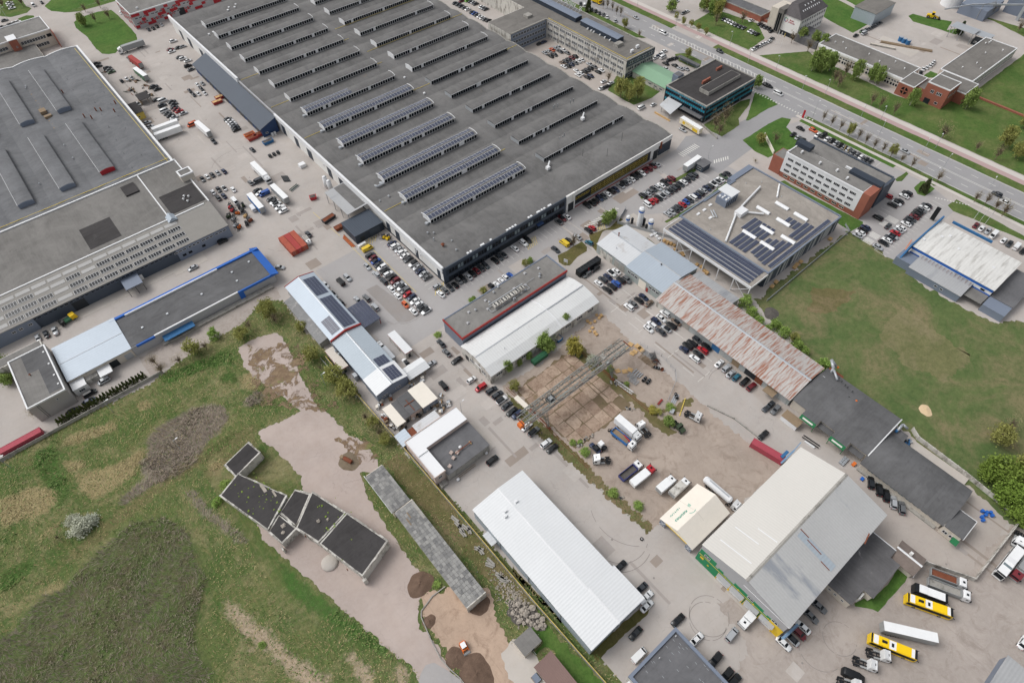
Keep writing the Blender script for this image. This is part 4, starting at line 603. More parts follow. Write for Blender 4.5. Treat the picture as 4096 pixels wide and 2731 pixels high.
def blur(a,k):
    for _ in range(k):
        a=(a+np.roll(a,1,0)+np.roll(a,-1,0)+np.roll(a,1,1)+np.roll(a,-1,1))/5
    return a
sheet('ground',rect(-2500,2500,-2500,2500),-.06,'lawn')
sheet('yard_paving',rect(-330,420,-260,560),0,'yard')
# field west: fine grid cut to the field's outline, with soil and plant masks
def field():
    P=POLY['field'];x0=-240;x1=min(max(p[0] for p in P),-60);y0=-175;y1=max(p[1] for p in P);s=.6
    X,Y=np.meshgrid(np.arange(x0,x1,s),np.arange(y0,y1,s));ny,nx=X.shape
    masks={k:blur(np.maximum.reduce([inside(p,X,Y) for p in v]).astype(float),16 if k != 'scrub' else 30) for k,v in MASK.items()}
    Z=.02 +.5*masks['scrub'] +.12*RNG.random(X.shape)*masks['scrub'] +.1*blur(RNG.random(X.shape),3)
    Z=np.where(blur(inside(P,X,Y).astype(float),2) > .98,Z,.02)
    keep=inside(P,X[:-1,:-1]+s/2+RNG.normal(0,.25,(ny-1,nx-1)),Y[:-1,:-1]+s/2+RNG.normal(0,.25,(ny-1,nx-1)))
    idx=np.arange(nx*ny).reshape(ny,nx)
    F=np.stack([idx[:-1,:-1],idx[:-1,1:],idx[1:,1:],idx[1:,:-1]],-1)[keep]
    used=np.unique(F);rm=np.full(nx*ny,-1);rm[used]=np.arange(len(used));F=rm[F]
    V=np.stack([X,Y,Z],-1).reshape(-1,3)[used]
    me=bpy.data.meshes.new('field');me.from_pydata(V.tolist(),[],F.tolist());me.materials.append(M['field'])
    for nm,ks in (('maskA',('reed','straw','scrub')),('maskB',('bare','lush','track'))):
        at=me.color_attributes.new(nm,'FLOAT_COLOR','POINT')
        c=np.ones((len(used),4));
        for i,k in enumerate(ks):c[:,i]=masks[k].reshape(-1)[used] if k else 0
        at.data.foreach_set('color',c.ravel())
    me.polygons.foreach_set('use_smooth',[True]*len(F))
    o=link('field',me);o['kind']='structure'
field()
S=POLY
sheet('abandoned_paving',S['abandoned'],.135,'old_paving',.45,.7)
def mossy():
    t=NT('puddle_moss');col=t.mix(t.ramp(t.noise(.5,7,.8),.4,.65),srgb(104,82,62),srgb(140,120,92));col=t.mix(t.ramp(t.noise(.13,6,.7),.56,.64),col,srgb(112,114,62))
    t.done(col,.6,0,.3);tr=t.t.nodes.new('ShaderNodeBsdfTransparent');ms=t.t.nodes.new('ShaderNodeMixShader')
    t.l(t.ramp(t.noise(.16,8,.75,dist=1.0),.47,.53),ms.inputs[0]);t.l(tr.outputs[0],ms.inputs[1]);t.l(t.b.outputs[0],ms.inputs[2]);t.l(ms.outputs[0],t.t.nodes['Material Output'].inputs[0])
mossy()
sheet('moss_patch',[(-126,82),(-111,70),(-114,52),(-113,34),(-120,38),(-128,47),(-134,55),(-130,70)],.142,'puddle_moss',1.0,.8)
sheet('moss_patch',[(-121,24),(-113,20),(-112.4,8),(-119,10)],.143,'puddle_moss',.8,.8)
sheet('dry_patch',[(62,-42),(73,-54),(56,-55),(50,-48)],.03,'verge_mix',.8,.8);sheet('dry_patch',[(60,-72),(79,-70),(76,-100),(58,-98),(54,-84)],.03,'meadow_dry',1.0,.8)

sheet('sandy_ground',S['sandyard'],.145,'sandy',.8,.8)
sheet('concrete_pavement',S['slablight'],.155,'light_concrete',.5)
sheet('road_end',S['laneend'],.165,'lot',.1)
sheet('dirt_yard',S['dirt'],.012,'dirt_brown',.55,.45)
sheet('grass_verge',S['verge'],.034,'verge_mix',.7,.5)
sheet('meadow',S['meadow'],.02,'meadow',.8,.8)
sheet('gravel_yard',S['gravel'],.012,'gravel',.7,.5)
sheet('grass_strip',S['fencestrip'],.02,'moss',.3,.8)
sheet('mossy_verge',S['lawn_whs'],.03,'moss',.2,.8)
sheet('grass_plot',S['lawn_low'],.15,'lawn_fresh',.5,.7)
sheet('stony_ground',S['rocks'],.16,'gravel_dark',.6,.7)
sheet('rough_grass',S['grassmid'],.14,'verge_mix',.6,.7)
sheet('asphalt_patch',S['darkpatch'],.012,'dark_asphalt',.1)
sheet('concrete_apron',S['lot_light'],.012,'light_concrete',.1)
for k,mt in (('lawn_far','lawn_fresh'),('lawn_far2','lawn_fresh'),('lawn_far3','lawn'),('lawn_far4','lawn'),('lawn_far5','lawn'),('lawn_court','lawn'),('lawn_fore','lawn'),('lawn_glass','lawn'),('lawn_glass2','lawn_fresh'),('lawn_corner','lawn_fresh'),('lawn_hedge','lawn'),('lawn_solar','lawn'),('lawn_sign','moss'),('lawn_tree','moss'),('lawn_wo','lawn_fresh'),('lawn_lot','lawn_fresh'),('lawn_lot2','lawn'),('lawn_st','lawn'),('lawn_st2','lawn'),('lawn_st3','lawn'),('lawn_in','lawn_fresh'),('lawn_yardN','lawn_fresh'),('lawn_yardN2','lawn_fresh'),('lawn_loader','lawn_fresh'),('lawn_in2','lawn_fresh'),('lawn_schoolE','lawn_fresh'),('lawn_tank','lawn')):
    o=sheet('lawn',S[k],.05,mt,.12,1.5,thick=.05)
# the main street with verge, cycle path and footway
sheet('road',rect(164.5,184.2,-200,480),.016,'street')
sheet('road',[(92,56),(92,30),(128,32),(150,36),(158,34),(165,24),(165,70),(158,56),(146,49),(120,50),(104,60)],.012,'street')
for a,b in ((-200,108),(140,300),(316,480)):
    sheet('lawn',rect(184.4,189.6,a,b),.07,'lawn',.1,2,thick=.07)
sheet('lawn',[(197,-200),(330,-200),(330,-16),(247,-16),(239,-18),(217,3),(216,11),(219,62),(222,68),(197,84)],.05,'lawn',.15,2,thick=.05)
sheet('lawn',[(197.5,92),(216,94),(228,108),(224,138),(197.5,136)],.05,'lawn',.15,2,thick=.05)
sheet('cycle_path',rect(189.6,193.0,-200,300),.03,'path_pink');sheet('footway',rect(193.0,196.4,-200,300),.032,'path_beige')
sheet('footway',rect(159.8,161.8,-200,34),.06,'path_beige')
sheet('lawn',rect(161.8,164.3,-200,30),.07,'lawn',.1,2,thick=.07)
sheet('lawn',rect(157.2,159.8,-22,30),.05,'lawn_fresh',.1,2,thick=.05)
sheet('lawn',[(157,150),(164,142),(164,260),(157,260)],.07,'lawn',.2,2,thick=.07);sheet('footway',rect(152.5,156.8,118,330),.03,'path_beige')
sheet('car_park',[(60,22),(100,22),(100,56),(28,56),(28,44)],.008,'lot');sheet('car_park',[(112,12),(130,-30),(130,-56),(152,-56),(158,-40),(157,30),(146,33),(130,16)],.010,'lot')
sheet('car_park',rect(100,131,-60,-30),.006,'lot');sheet('car_park',rect(-86,-50,40,100),.007,'lot');sheet('lane',rect(-50,30,38,57.5),.009,'lot')
sheet('car_park',rect(94,119,122,182),.008,'lot_beige')
# paint on the roads
def lines(name,parent,segs,wdt,z,mat):
    for (a,b) in segs:
        a,b=Vector((*a,z)),Vector((*b,z));d=(b-a).normalized();n=Vector((-d.y,d.x,0))*(wdt/2)
        o=link(name,MB().face([a-n,b-n,b+n,a+n]).mesh(name,mat));o.parent=parent
mk=bpy.data.objects.new('road_markings',None);COL.objects.link(mk);mk['kind']='structure'
Z=.022
lines('lane_line',mk,[((x,y),(x,y+3.2)) for x in (169.4,179.4) for y in np.arange(-100,300,8.0)],.22,Z,'white_line')
lines('edge_line',mk,[((174.0,-100),(174.0,66)),((174.8,-100),(174.8,66)),((164.9,-100),(164.9,20)),((183.8,-100),(183.8,100))],.2,Z,'white_line')
lines('hatch_line',mk,[((175.6,y),(178.4,y+2.2)) for y in np.arange(64,150,2.4)] +[((175.4,62),(175.4,150)),((178.6,62),(178.6,150))],.35,Z,'white_line')
lines('zebra_bar',mk,[((187+1.2*k,120),(187+1.2*k,123)) for k in range(5)] +[((90+1.3*k,49.5),(90+1.3*k,53)) for k in range(10)] +[((97+1.2*k,36.2-.4*k),(99+1.2*k,38-.4*k)) for k in range(7)] +[((18.5+1.4*k,45.5),(20+1.4*k,43.5)) for k in range(14)],.5,Z,'white_line')
lines('zebra_bar',mk,[((102.5+6.5*j+.9*k,-39.5-.55*j),(102.5+6.5*j+.9*k,-44.5-.55*j)) for j in range(0) for k in range(6)] +[((x+.62*k,-38.5),(x+.62*k,-43.5)) for x in (101.5,106.5,116.5,121.5) for k in range(6)],.34,Z,'white_line')
lines('give_way_mark',mk,[((164.6-.9,y),(163.4-.9,y)) for y in np.arange(26,64,1.7)] +[((151+.55*k,-46-.55*k*2),(151.5+.55*k,-46.4-.55*k*2)) for k in range(12)],.5,.08,'white_line')
pl=bpy.data.objects.new('parking_lines',None);COL.objects.link(pl);pl['kind']='structure'
lines('bay_line',pl,[((x,50.2),(x,55.6)) for x in np.arange(-46,16,2.75)] +[((x,50.6),(x,55.6)) for x in np.arange(26,78,2.7)],.12,Z,'white_line')
lines('bay_line',pl,[((x,31),(x,41.8)) for x in np.arange(54,88,2.7)] +[((x,18.2),(x,23.4)) for x in np.arange(49,92,2.7)],.12,Z,'white_line')
lines('bay_line',pl,[((-56.2,y),(-51,y)) for y in np.arange(60,98,2.6)],.12,Z,'white_line')
lines('yellow_line',pl,[((-66.8,58),(-66.8,104)),((-67.2,112),(-68.4,134)),((-60.8,62),(-60.8,100))],.16,Z,'yellow_line')
lines('yellow_hatch',pl,[((-56+k*.9,55.4),(-52.6+k*.9,59.2)) for k in range(5)] +[((-10+k,50.4),(-7.4+k,55.2)) for k in range(6)] +[((-64+k*1.3,98.6),(-61+k*1.3,102)) for k in range(6)] +[((20+k*1.0,38),(22+k*1.0,41)) for k in range(5)] +[((-60+k*1.5,39.4),(-58.8+k*1.5,41.4)) for k in range(6)],.22,Z,'yellow_line')
lines('bay_line',pl,[((x,3.8+dy),(x,9.0+dy)) for dy,xs in ((-1.2,(-5.2,3.5)),(-6.4,(-5.2,4.5)),(-14.6,(-7.2,-3.4,2.4)),(-28.4,(-7.6,2.6)),(-42.5,(-7.8,2.2))) for x in xs] +[((-9,2.4),(6,2.6)),((-8,-11.6),(4,-11.6)),((-8.6,-27),(3,-27)),((-8.8,-41.2),(2.4,-41.2))],.14,Z,'white_line')
lines('bay_line',pl,[((100+2.55*k,-46),(100+2.55*k,-51.5)) for k in range(20)] +[((119+2.6*k,-33.5),(119+2.6*k,-38)) for k in range(7)],.12,Z,'white_line')
lines('bay_line',pl,[((152.6,y),(157.4,y)) for y in np.arange(-16,30,2.6)] +[((151.5,y),(156,y+2.4)) for y in np.arange(122,215,3.4)],.14,.03,'white_line')
lines('lane_dash',pl,[((-112.6-.0*k,-66-3.4*k),(-112.6,-67.6-3.4*k)) for k in range(2)],.16,.18,'white_line')
# tyre marks
ty=bpy.data.objects.new('tyre_marks',None);COL.objects.link(ty);ty['kind']='structure'
pbr('tyre_mark',(140,134,130),.9,var=.1)
def arc(cx,cy,r,a0,a1,wd=.16,z=.03):
    n=max(6,int(abs(a1-a0)/8));mb=MB()
    for i in range(n):
        if (i*7) % 11 == 3:continue
        p,q=RAD(a0+(a1-a0)*i/n),RAD(a0+(a1-a0)*(i+1)/n);mb.face([(cx+R_*math.cos(t_),cy+R_*math.sin(t_),z) for t_,R_ in ((p,r),(q,r),(q,r-wd),(p,r-wd))])
    link('tyre_mark',mb.mesh('tyre_mark','tyre_mark'),ty)
for cx,cy,r,a0,a1 in ((-68.6,-95,5.6,0,330),(-70,-95.6,5.2,30,300),(-71,-62,9,180,300),(-72,-62,11,190,290),(-60,-58,14,150,230),(-1,-50,8,10,120),(0,-51,10,20,110),(-46,-122,4.5,0,300),(-52,-120,6,40,260),(-70,60,9,200,330),(-69,61,11,210,320),(38,44,6,100,260),(-84,130,12,200,320),(-78,190,14,60,150)):arc(cx,cy,r,a0,a1)
# repair patches and manhole covers
pt=bpy.data.objects.new('asphalt_patches',None);COL.objects.link(pt);pt['kind']='structure';rr=random.Random(19)
asphalt('patch_a',(160,154,150),crack=0);asphalt('patch_b',(184,178,173),crack=0);asphalt('patch_c',(150,140,132),crack=0)
for (xa,xb,ya,yb),n in (((-100,-62,205,345),34),((-80,-66,-80,40),22),((-66,-20,-128,-84),12),((-8,6,-68,14),14),((-98,-66,104,200),26),((-48,20,40,50),10),((22,92,44,50),10),((240,300,10,60),12),((-20,20,-137,-126),6),((166,182,-60,200),14)):
    for i in range(n):
        x,y=rr.uniform(xa,xb),rr.uniform(ya,yb);a,b=rr.uniform(.6,4.5),rr.uniform(.5,3)
        if rr.random() < .3:a,b=rr.uniform(.25,.5),rr.uniform(4,12)
        link('asphalt_patch',MB().face([(x-a,y-b,.018+.0004*i),(x+a,y-b,.018+.0004*i),(x+a+rr.uniform(-.3,.3),y+b,.018+.0004*i),(x-a,y+b,.018+.0004*i)]).mesh('asphalt_patch',('patch_a','patch_b','patch_c')[rr.randrange(3)]),pt)
        if i % 3 == 0:link('manhole_cover',MB().cyl((x+a+1.5,y,.0),(x+a+1.5,y,.036),.32,n=10).mesh('manhole_cover','tyre_mark'),pt)
# concrete slabs of the crane yard, each slab its own piece
sheet('joint_soil',rect(-61,-33.6,-32.4,-1),.026,'joint_soil',.6,.6)
sheet('rail_verge',[(-35.2,0),(-29.6,2),(-29.4,-24),(-30.4,-40),(-30,-50),(-34,-49),(-33.6,-33)],.03,'verge_mix',.7,.6);sheet('weed_patch',[(-28,-41),(-16,-44),(-16.4,-46),(-25,-45.4)],.03,'verge_mix',.6,.6)
pad=bpy.data.objects.new('concrete_slabs',None);COL.objects.link(pad);pad['kind']='structure'
t=NT('slab');c=srgb(178,152,130)
g_=t.n('ShaderNodeObjectInfo').outputs['Random']
col=t.mix(g_,srgb(158,138,122),srgb(186,166,148));col=t.mix(t.math('MULTIPLY',t.ramp(t.noise(.3,9,.88,dist=.3),.45,.58),.8),col,srgb(132,110,94))
col=t.mix(t.math('MULTIPLY',t.ramp(t.noise(.9,9,.9,dist=.2),.55,.64),.6),col,srgb(96,84,66));col=t.mix(t.math('MULTIPLY',t.ramp(t.noise(.15,5,.8),.58,.7),.8),col,srgb(112,102,70))
t.bump(t.noise(1.1,8,.85),.6,.2);t.done(col,.95,0,.1)
rr=random.Random(3)
xs=[-60.6,-56.2,-51.8,-47.4,-43.0,-39.6,-38.2,-34.2];ys=[-32 +5.1*i for i in range(7)]
for i in range(len(xs)-1):
    for j in range(6):
        if rr.random() < .04 or (i == 6 and j == 0):continue
        e=rr.uniform(.04,.2);x0,x1,y0,y1=xs[i]+e,xs[i+1]-rr.uniform(.05,.3),ys[j]+rr.uniform(.05,.25),ys[j+1]-rr.uniform(.05,.25)
        z=.04+rr.uniform(0,.05);out=[]
        for (a,b) in ((x0,y0),((x0+x1)/2,y0-.1*rr.random()),(x1,y0),(x1+.1*rr.random(),(y0+y1)/2),(x1,y1),((x0+x1)/2,y1),(x0,y1),(x0-.1*rr.random(),(y0+y1)/2)):
            k=rr.random();out.append((a+(rr.uniform(-.45,.45) if k < .25 else rr.uniform(-.08,.08)),b+(rr.uniform(-.45,.45) if k < .25 else rr.uniform(-.08,.08))))
        link('concrete_slab',MB().prism(out,'z',-.05,z).mesh('concrete_slab','slab'),pad)
rails=bpy.data.objects.new('crane_rails',None);COL.objects.link(rails);rails['kind']='structure'
for x in (-62.5,-31.2):
    for d in (-.35,.35):link('rail',MB().box(x+d-.05,x+d+.05,-40,2,.02,.18).mesh('rail','rust'),rails)
# earth ramps and slabs in the far left yard
sheet('footway',rect(-187,-120,138.6,142.6),.06,'light_concrete',thick=.06);sheet('concrete_apron',rect(-132,-118,136.5,142.4),.07,'light_concrete',.05,thick=.07)
sheet('alley_dirt',[(-103,103),(-160,104),(-160,92),(-130,92),(-104,96)],.012,'gravel',.5)
sheet('alley_mud',[(12,6),(0,-70),(6,-100),(-11,-82),(-14,-112),(-12,-126),(-4,-137),(24,-137),(27,-104),(26,-97),(6,-97),(6,-70),(10,-5)],.008,'lot_beige',.3)
# ------------------------------------------------------------------ building helpers
_wc={}
def window_mesh(w,h,nv=1,nh=0,frame='white_metal',glass='glass',fw=.09):
    k=(round(w,2),round(h,2),nv,nh,frame,glass)
    if k not in _wc:
        mb=MB();mb.box(-w/2,w/2,-.03,.03,0,h,1)
        for z in (0,h-fw):mb.box(-w/2,w/2,-.09,-.031,z,z+fw)
        for x in (-w/2,w/2-fw):mb.box(x,x+fw,-.09,-.031,fw,h-fw)
        for i in range(nv):x=-w/2+w*(i+1)/(nv+1);mb.box(x-fw/2,x+fw/2,-.085,-.032,fw,h-fw)
        for i in range(nh):z=h*(i+1)/(nh+1);mb.box(-w/2+fw,w/2-fw,-.08,-.033,z-fw/2,z+fw/2)
        _wc[k]=mb.mesh('window',[frame,glass])
    return _wc[k]
FACE={'S':0.0,'W':-math.pi/2,'E':math.pi/2,'N':math.pi}
def wins(parent,face,plane,cs,z0,w,h,nv=1,nh=0,frame='white_metal',glass='glass',name='window'):
    me=window_mesh(w,h,nv,nh,frame,glass);b=root_loc(parent)
    for c in cs:
        p=Vector((c,plane,z0)) if face in 'SN' else Vector((plane,c,z0))
        link(name,me,parent,p-b,FACE[face])
def lin(a,b,n):return [a+(b-a)*(i+.5)/n for i in range(n)]
def bpart(p,name,mat,*boxes):
    mb=MB()
    for b in boxes:mb.box(*b)
    return part(p,name,mb,mat)
def each(p,name,mat,boxes):
    for b in boxes:bpart(p,name,mat,b)
def bld(name,label,cat,x0,x1,y0,y1):return thing(name,label,cat,((x0+x1)/2,(y0+y1)/2,0))
def flat(p,x0,x1,y0,y1,h,wall,roof,par=.35,pw=.35,cap=None,z0=0):
    bpart(p,'wall',wall,(x0,x1,y0,y1,z0,h))
    bpart(p,'roof',roof,(x0+pw,x1-pw,y0+pw,y1-pw,h-.1,h+.03))
    if par:part(p,'parapet',MB().box(x0-.06,x1+.06,y0-.06,y0+pw,h-.25,h+par).box(x0-.06,x1+.06,y1-pw,y1+.06,h-.25,h+par).box(x0-.06,x0+pw,y0+pw,y1-pw,h-.25,h+par).box(x1-pw,x1+.06,y0+pw,y1-pw,h-.25,h+par),cap or wall)
def gable(p,x0,x1,y0,y1,he,hr,axis,wall,roof,over=.3,roof2=None,ridge='galv',t=.14):
    """ridge runs along `axis`"""
    if axis == 'y':
        c=(x0+x1)/2;prof=[(x0,0),(x1,0),(x1,he),(c,hr),(x0,he)];a0,a1=y0,y1;lo,hi=x0,x1
    else:
        c=(y0+y1)/2;prof=[(y0,0),(y1,0),(y1,he),(c,hr),(y0,he)];a0,a1=x0,x1;lo,hi=y0,y1
    part(p,'wall',MB().prism(prof,axis,a0,a1),wall)
    k=(hr-he)/(c-lo);e=he-k*over
    part(p,'roof',MB().prism([(lo-over,e+.02),(c,hr+.02),(c,hr+.02+t),(lo-over,e+.02+t)],axis,a0-over,a1+over),roof)
    part(p,'roof',MB().prism([(hi+over,e+.02),(hi+over,e+.02+t),(c,hr+.02+t),(c,hr+.02)],axis,a0-over,a1+over),roof2 or roof)
    if ridge:part(p,'ridge_cap',MB().prism([(c-.35,hr+t-.35*k+.03),(c,hr+t+.06),(c+.35,hr+t-.35*k+.03),(c,hr+t-.02)],axis,a0-over-.02,a1+over+.02),ridge)
def vault(p,x0,x1,y0,y1,he,rise,axis,wall,roof,n=12,over=.2,name='roof',t=.12):
    a0,a1,lo,hi=(y0,y1,x0,x1) if axis == 'y' else (x0,x1,y0,y1)
    u=[i/n for i in range(n+1)]
    pr=[(lo+(hi-lo)*q,he+rise*(1-(2*q-1)**2)) for q in u]
    part(p,'wall',MB().prism([(lo,0),(hi,0)]+[(a,b-.01) for a,b in pr[::-1]],axis,a0,a1),wall)
    up=[(lo-over+(hi-lo+2*over)*q,he+rise*(1-(2*q-1)**2)+.02) for q in u]
    part(p,name,MB().prism(up+[(a,b+t) for a,b in up[::-1]],axis,a0-over,a1+over),roof,smooth=False)
def vents(p,pts,z,kind='cap',mat='galv',name='roof_vent',s=1.0):
    for i,(x,y) in enumerate(pts):
        mb=MB()
        if kind == 'cap':mb.cyl((x,y,z-.3),(x,y,z+.55*s),.2*s,n=8).cyl((x,y,z+.55*s),(x,y,z+.85*s),.42*s,.1*s,n=8)
        elif kind == 'pipe':mb.cyl((x,y,z-.3),(x,y,z+1.0*s),.16*s,n=8)
        elif kind == 'box':mb.box(x-.5*s,x+.5*s,y-.5*s,y+.5*s,z-.3,z+.45*s)
        elif kind == 'dome':mb.box(x-.65*s,x+.65*s,y-.65*s,y+.65*s,z-.3,z+.3*s).prism([(x-.55*s,z+.3*s),(x+.55*s,z+.3*s),(x,z+.62*s)],'y',y-.55*s,y+.55*s)
        elif kind == 'ac':mb.box(x-.45*s,x+.45*s,y-.25*s,y+.25*s,z,z+.7*s).cyl((x-.05,y-.26*s,z+.35*s),(x-.05,y-.3*s,z+.35*s),.25*s,n=10)
        part(p,name,mb,mat)
def text_mesh(s,size,mat,name='lettering',ext=.03):
    cu=bpy.data.curves.new(name,'FONT');cu.body=s;cu.size=size;cu.extrude=ext;cu.align_x='CENTER';cu.align_y='CENTER'
    ob=bpy.data.objects.new(name,cu);COL.objects.link(ob);bpy.context.view_layer.update()
    me=bpy.data.meshes.new_from_object(ob.evaluated_get(bpy.context.evaluated_depsgraph_get()))
    bpy.data.objects.remove(ob);bpy.data.curves.remove(cu);me.materials.clear();me.materials.append(M[mat]);return me
def letters(p,s,size,mat,pos,rot):
    o=link('lettering',text_mesh(s,size,mat),p,Vector(pos)-root_loc(p));o.rotation_euler=rot;return o
PANE_SPENT=[0]
def solar_rows(p,x0,x1,ys,z,pw=1.05,ph=1.75,axis='x',tilt=.0,single=True):
    me=MB().box(-pw/2+.03,pw/2-.03,-ph/2,ph/2,0,.05).mesh('solar_panel','solar_cell');b=root_loc(p)
    n=int((x1-x0)/pw)
    for y in ys:
        for i in range(n):
            pos=Vector((x0+pw*(i+.5),y,z)) if axis == 'x' else Vector((y,x0+pw*(i+.5),z))
            o=link('solar_panel',me,p,pos-b,0 if axis == 'x' else math.pi/2)
        a,c=(x0,x0+n*pw)
        mb=MB()
        for s_ in (-1,1):
            if axis == 'x':mb.box(a,c,y+s_*(ph/2+.04)-.05,y+s_*(ph/2+.04)+.05,z-.12,z+.06)
            else:mb.box(y+s_*(ph/2+.04)-.05,y+s_*(ph/2+.04)+.05,a,c,z-.12,z+.06)
        part(p,'panel_rail',mb,'galv')

# ------------------------------------------------------------------ main hall (x -49..88.6, y 58..346)
HX0,HX1,HY0,HY1,HB,HR=-49.1,88.6,58.0,346.0,8.3,1.15
hall=bld('factory_hall','huge factory hall with grey vaulted roof carrying two columns of window lanterns','factory',HX0,HX1,HY0,HY1)
def hall_z(y):u=((y-HY0) % 18.0)/18.0;return HB+HR*(1-(2*u-1)**2)
bpart(hall,'wall','white_wall',(HX0,HX1,HY0,HY1,0,8.0))
prof=[]
for k in range(16):
    for i in range(12):prof.append((HY0+18*k+18*i/12,HB+HR*(1-(2*i/12-1)**2)))
prof.append((HY1,HB))
part(hall,'roof',MB().prism(prof+[(HY1,7.9),(HY0,7.9)],'x',HX0+.35,HX1-.35),'felt_hall')
part(hall,'edge_kerb',MB().prism([(a,b+.3) for a,b in prof]+[(HY1,7.2),(HY0,7.2)],'x',HX1-.35,HX1+.12),'concrete_wall')
bpart(hall,'parapet','white_metal',(HX0-.75,HX0+.3,HY0-.2,204.3,6.9,9.5));bpart(hall,'parapet','white_metal',(HX0-.75,HX0+.3,247,HY1,7.2,10.9))
bpart(hall,'parapet','grey_panel',(HX0-.3,HX0+.3,204.3,247,6.9,9.5))
# west wall openings under the white band
each(hall,'door','dark_slate',[(HX0-.08,HX0,y,y+w_,0,5.4) for y,w_ in ((60.5,2.2),(76.5,2.0),(90.5,3.4),(98,3),(137,5),(149,4),(168,5),(182,4),(196,4),(252,5),(266,4),(282,4),(300,5),(318,5),(332,4))])
bpart(hall,'band','dark_slate',(HX0-.05,HX0,58.2,136,5.4,6.8));bpart(hall,'plinth','dark_slate',(HX0-.04,HX0,58.2,136,0,.9))
wins(hall,'W',HX0-.05,[63+2.6*i for i in range(4)]+[80+2.6*i for i in range(4)]+[104,106.6],5.6,1.9,1.1,1)
vents(hall,[(HX0-1.2,75.5),(HX0-1.2,72.3),(HX0-1.2,118),(HX0-1.1,153)],6,'pipe','white_metal',s=1.2)
# south front: slate office strip, white gate bay, black strip with yellow frames
bpart(hall,'facade','slate',(HX0-.3,18.3,HY0-.45,HY0-.001,0,8.7))
bpart(hall,'band','dark_slate',(HX0+1,17.5,HY0-.5,HY0-.451,4.3,7.3));bpart(hall,'band','black_panel',(HX0+2,17,HY0-.5,HY0-.451,.4,2.9))
for i,c in enumerate(lin(HX0+2.2,17,42)):wins(hall,'S',HY0-.5,[c],4.7,1.36,2.2,0,0,'dark_slate','glass_light' if (i*7) % 5 in (1,3) else 'glass')
wins(hall,'S',HY0-.5,lin(HX0+4,-20,9),.7,2.2,1.8,1,0,'dark_slate');wins(hall,'S',HY0-.5,lin(-2,16,7),.7,2.0,1.8,1,0,'dark_slate')
bpart(hall,'entrance_canopy','navy',(0.5,3.8,HY0-2.0,HY0-.5,3.0,3.5));
bpart(hall,'gate_bay','white_wall',(18.3,23.4,HY0-.9,HY0-.001,0,9.1));bpart(hall,'gate','black_panel',(19.2,22.6,HY0-.95,HY0-.901,0,4.6))
bpart(hall,'cornice','white_wall',(23.4,HX1,HY0-.5,HY0-.001,6.6,8.9));bpart(hall,'facade','black_panel',(23.4,74,HY0-.3,HY0-.001,1.3,6.6));bpart(hall,'plinth','grey_panel',(23.4,76,HY0-.45,HY0-.001,0,1.3))
bpart(hall,'facade','dark_slate',(80,HX1,HY0-.4,HY0-.001,.8,6.6));bpart(hall,'gate','black_panel',(76.6,79.4,HY0-.35,HY0-.001,0,4.8));bpart(hall,'red_stripe','red_trim',(23.4,76,HY0-.75,HY0-.46,.0,.22))
wins(hall,'S',HY0-.3,lin(34,72,13),1.9,2.6,3.6,2,2,'yellow_line','glass');wins(hall,'S',HY0-.3,lin(24,33,3),3.9,2.6,1.2,2,0,'yellow_line','glass')
vents(hall,[(x,HY0+.5) for x in (-36,-34.5,-29,-28,-24,-15,-13.5,-12,-10.5,-3,-1.6,2,3,4.5,6,8.5,9.5)],8.5,'box','white_metal','roof_unit',.9)
vents(hall,[(80.5,HY0-.7)],5.4,'pipe','rust','flue',3.2)
# lanterns
def lantern(p,x0,x1,y0,zb,style,axis='x',depth=6.0,panes=True,single=False,z1=2.1):
    def B(a0,a1,b0,b1,c0,c1):return (a0,a1,b0,b1,c0,c1) if axis == 'x' else (b0,b1,a0,a1,c0,c1)
    body='white_metal' if style != 'grey' else 'galv'
    o=part(p,'roof_lantern',MB().box(*B(x0,x1,y0,y0+depth,zb-1.2,zb+z1)),body)
    n=8;pr=[(y0-.12+(depth+.24)*i/n,zb+z1+.02+(.55 if style == 'solar' else .3)*(1-(2*i/n-1)**2)) for i in range(n+1)]
    part(o,'lantern_roof',MB().prism(pr+[(y0+depth+.12,zb+z1-.1),(y0-.12,zb+z1-.1)],axis,x0-.12,x1+.12),'felt_hall' if axis == 'x' else 'felt_left')
    part(o,'eaves_strip',MB().box(*B(x0-.13,x1+.13,y0-.2,y0-.121,zb+z1-.16,zb+z1+.02)).box(*B(x0-.1,x1+.1,y0-.16,y0-.001,zb-.35,zb-.12)),'white_metal' if style != 'felt' else 'galv')
    if style in ('plain',):
        part(o,'end_panel',MB().prism([(y0-.2,zb-.9),(y0+depth*.5,zb-.4),(y0+depth+.2,zb-.4),(y0+depth+.2,zb+z1+.25),(y0+depth*.5,zb+z1+.75),(y0-.2,zb+z1+.25)],'x',x0-.3,x0-.13),'white_metal')
        part(o,'end_panel',MB().prism([(y0-.2,zb-.9),(y0+depth+.2,zb-.4),(y0+depth+.2,zb+z1+.3),(y0+depth*.5,zb+z1+.8),(y0-.2,zb+z1+.3)],'x',x1+.13,x1+.25),'white_metal')
    if style == 'solar':
        f=[(y0-.3+(depth+.6)*i/n,zb+z1+.22+.62*(1-(2*i/n-1)**2)) for i in range(n+1)]
        part(o,'end_frame',MB().prism(f+[(a,b-.22) for a,b in f[::-1]],'x',x0-.42,x0-.18),'white_metal');part(o,'end_frame',MB().prism(f+[(a,b-.22) for a,b in f[::-1]],'x',x1+.18,x1+.42),'white_metal')
        part(o,'ventilator',MB().cyl((x0-1.6,y0+.9,zb-.2),(x0-1.6,y0+.9,zb+.9),.75,n=10).box(x0-1.2,x0,y0+.5,y0+1.3,zb,zb+.6),'galv')
    return o
rest=MB();npane=0
zb=HB+HR*(1-(1/3)**2)+.12
pane=MB().box(-.64,.64,-.05,.02,0,1.72).mesh('window_pane','glass')
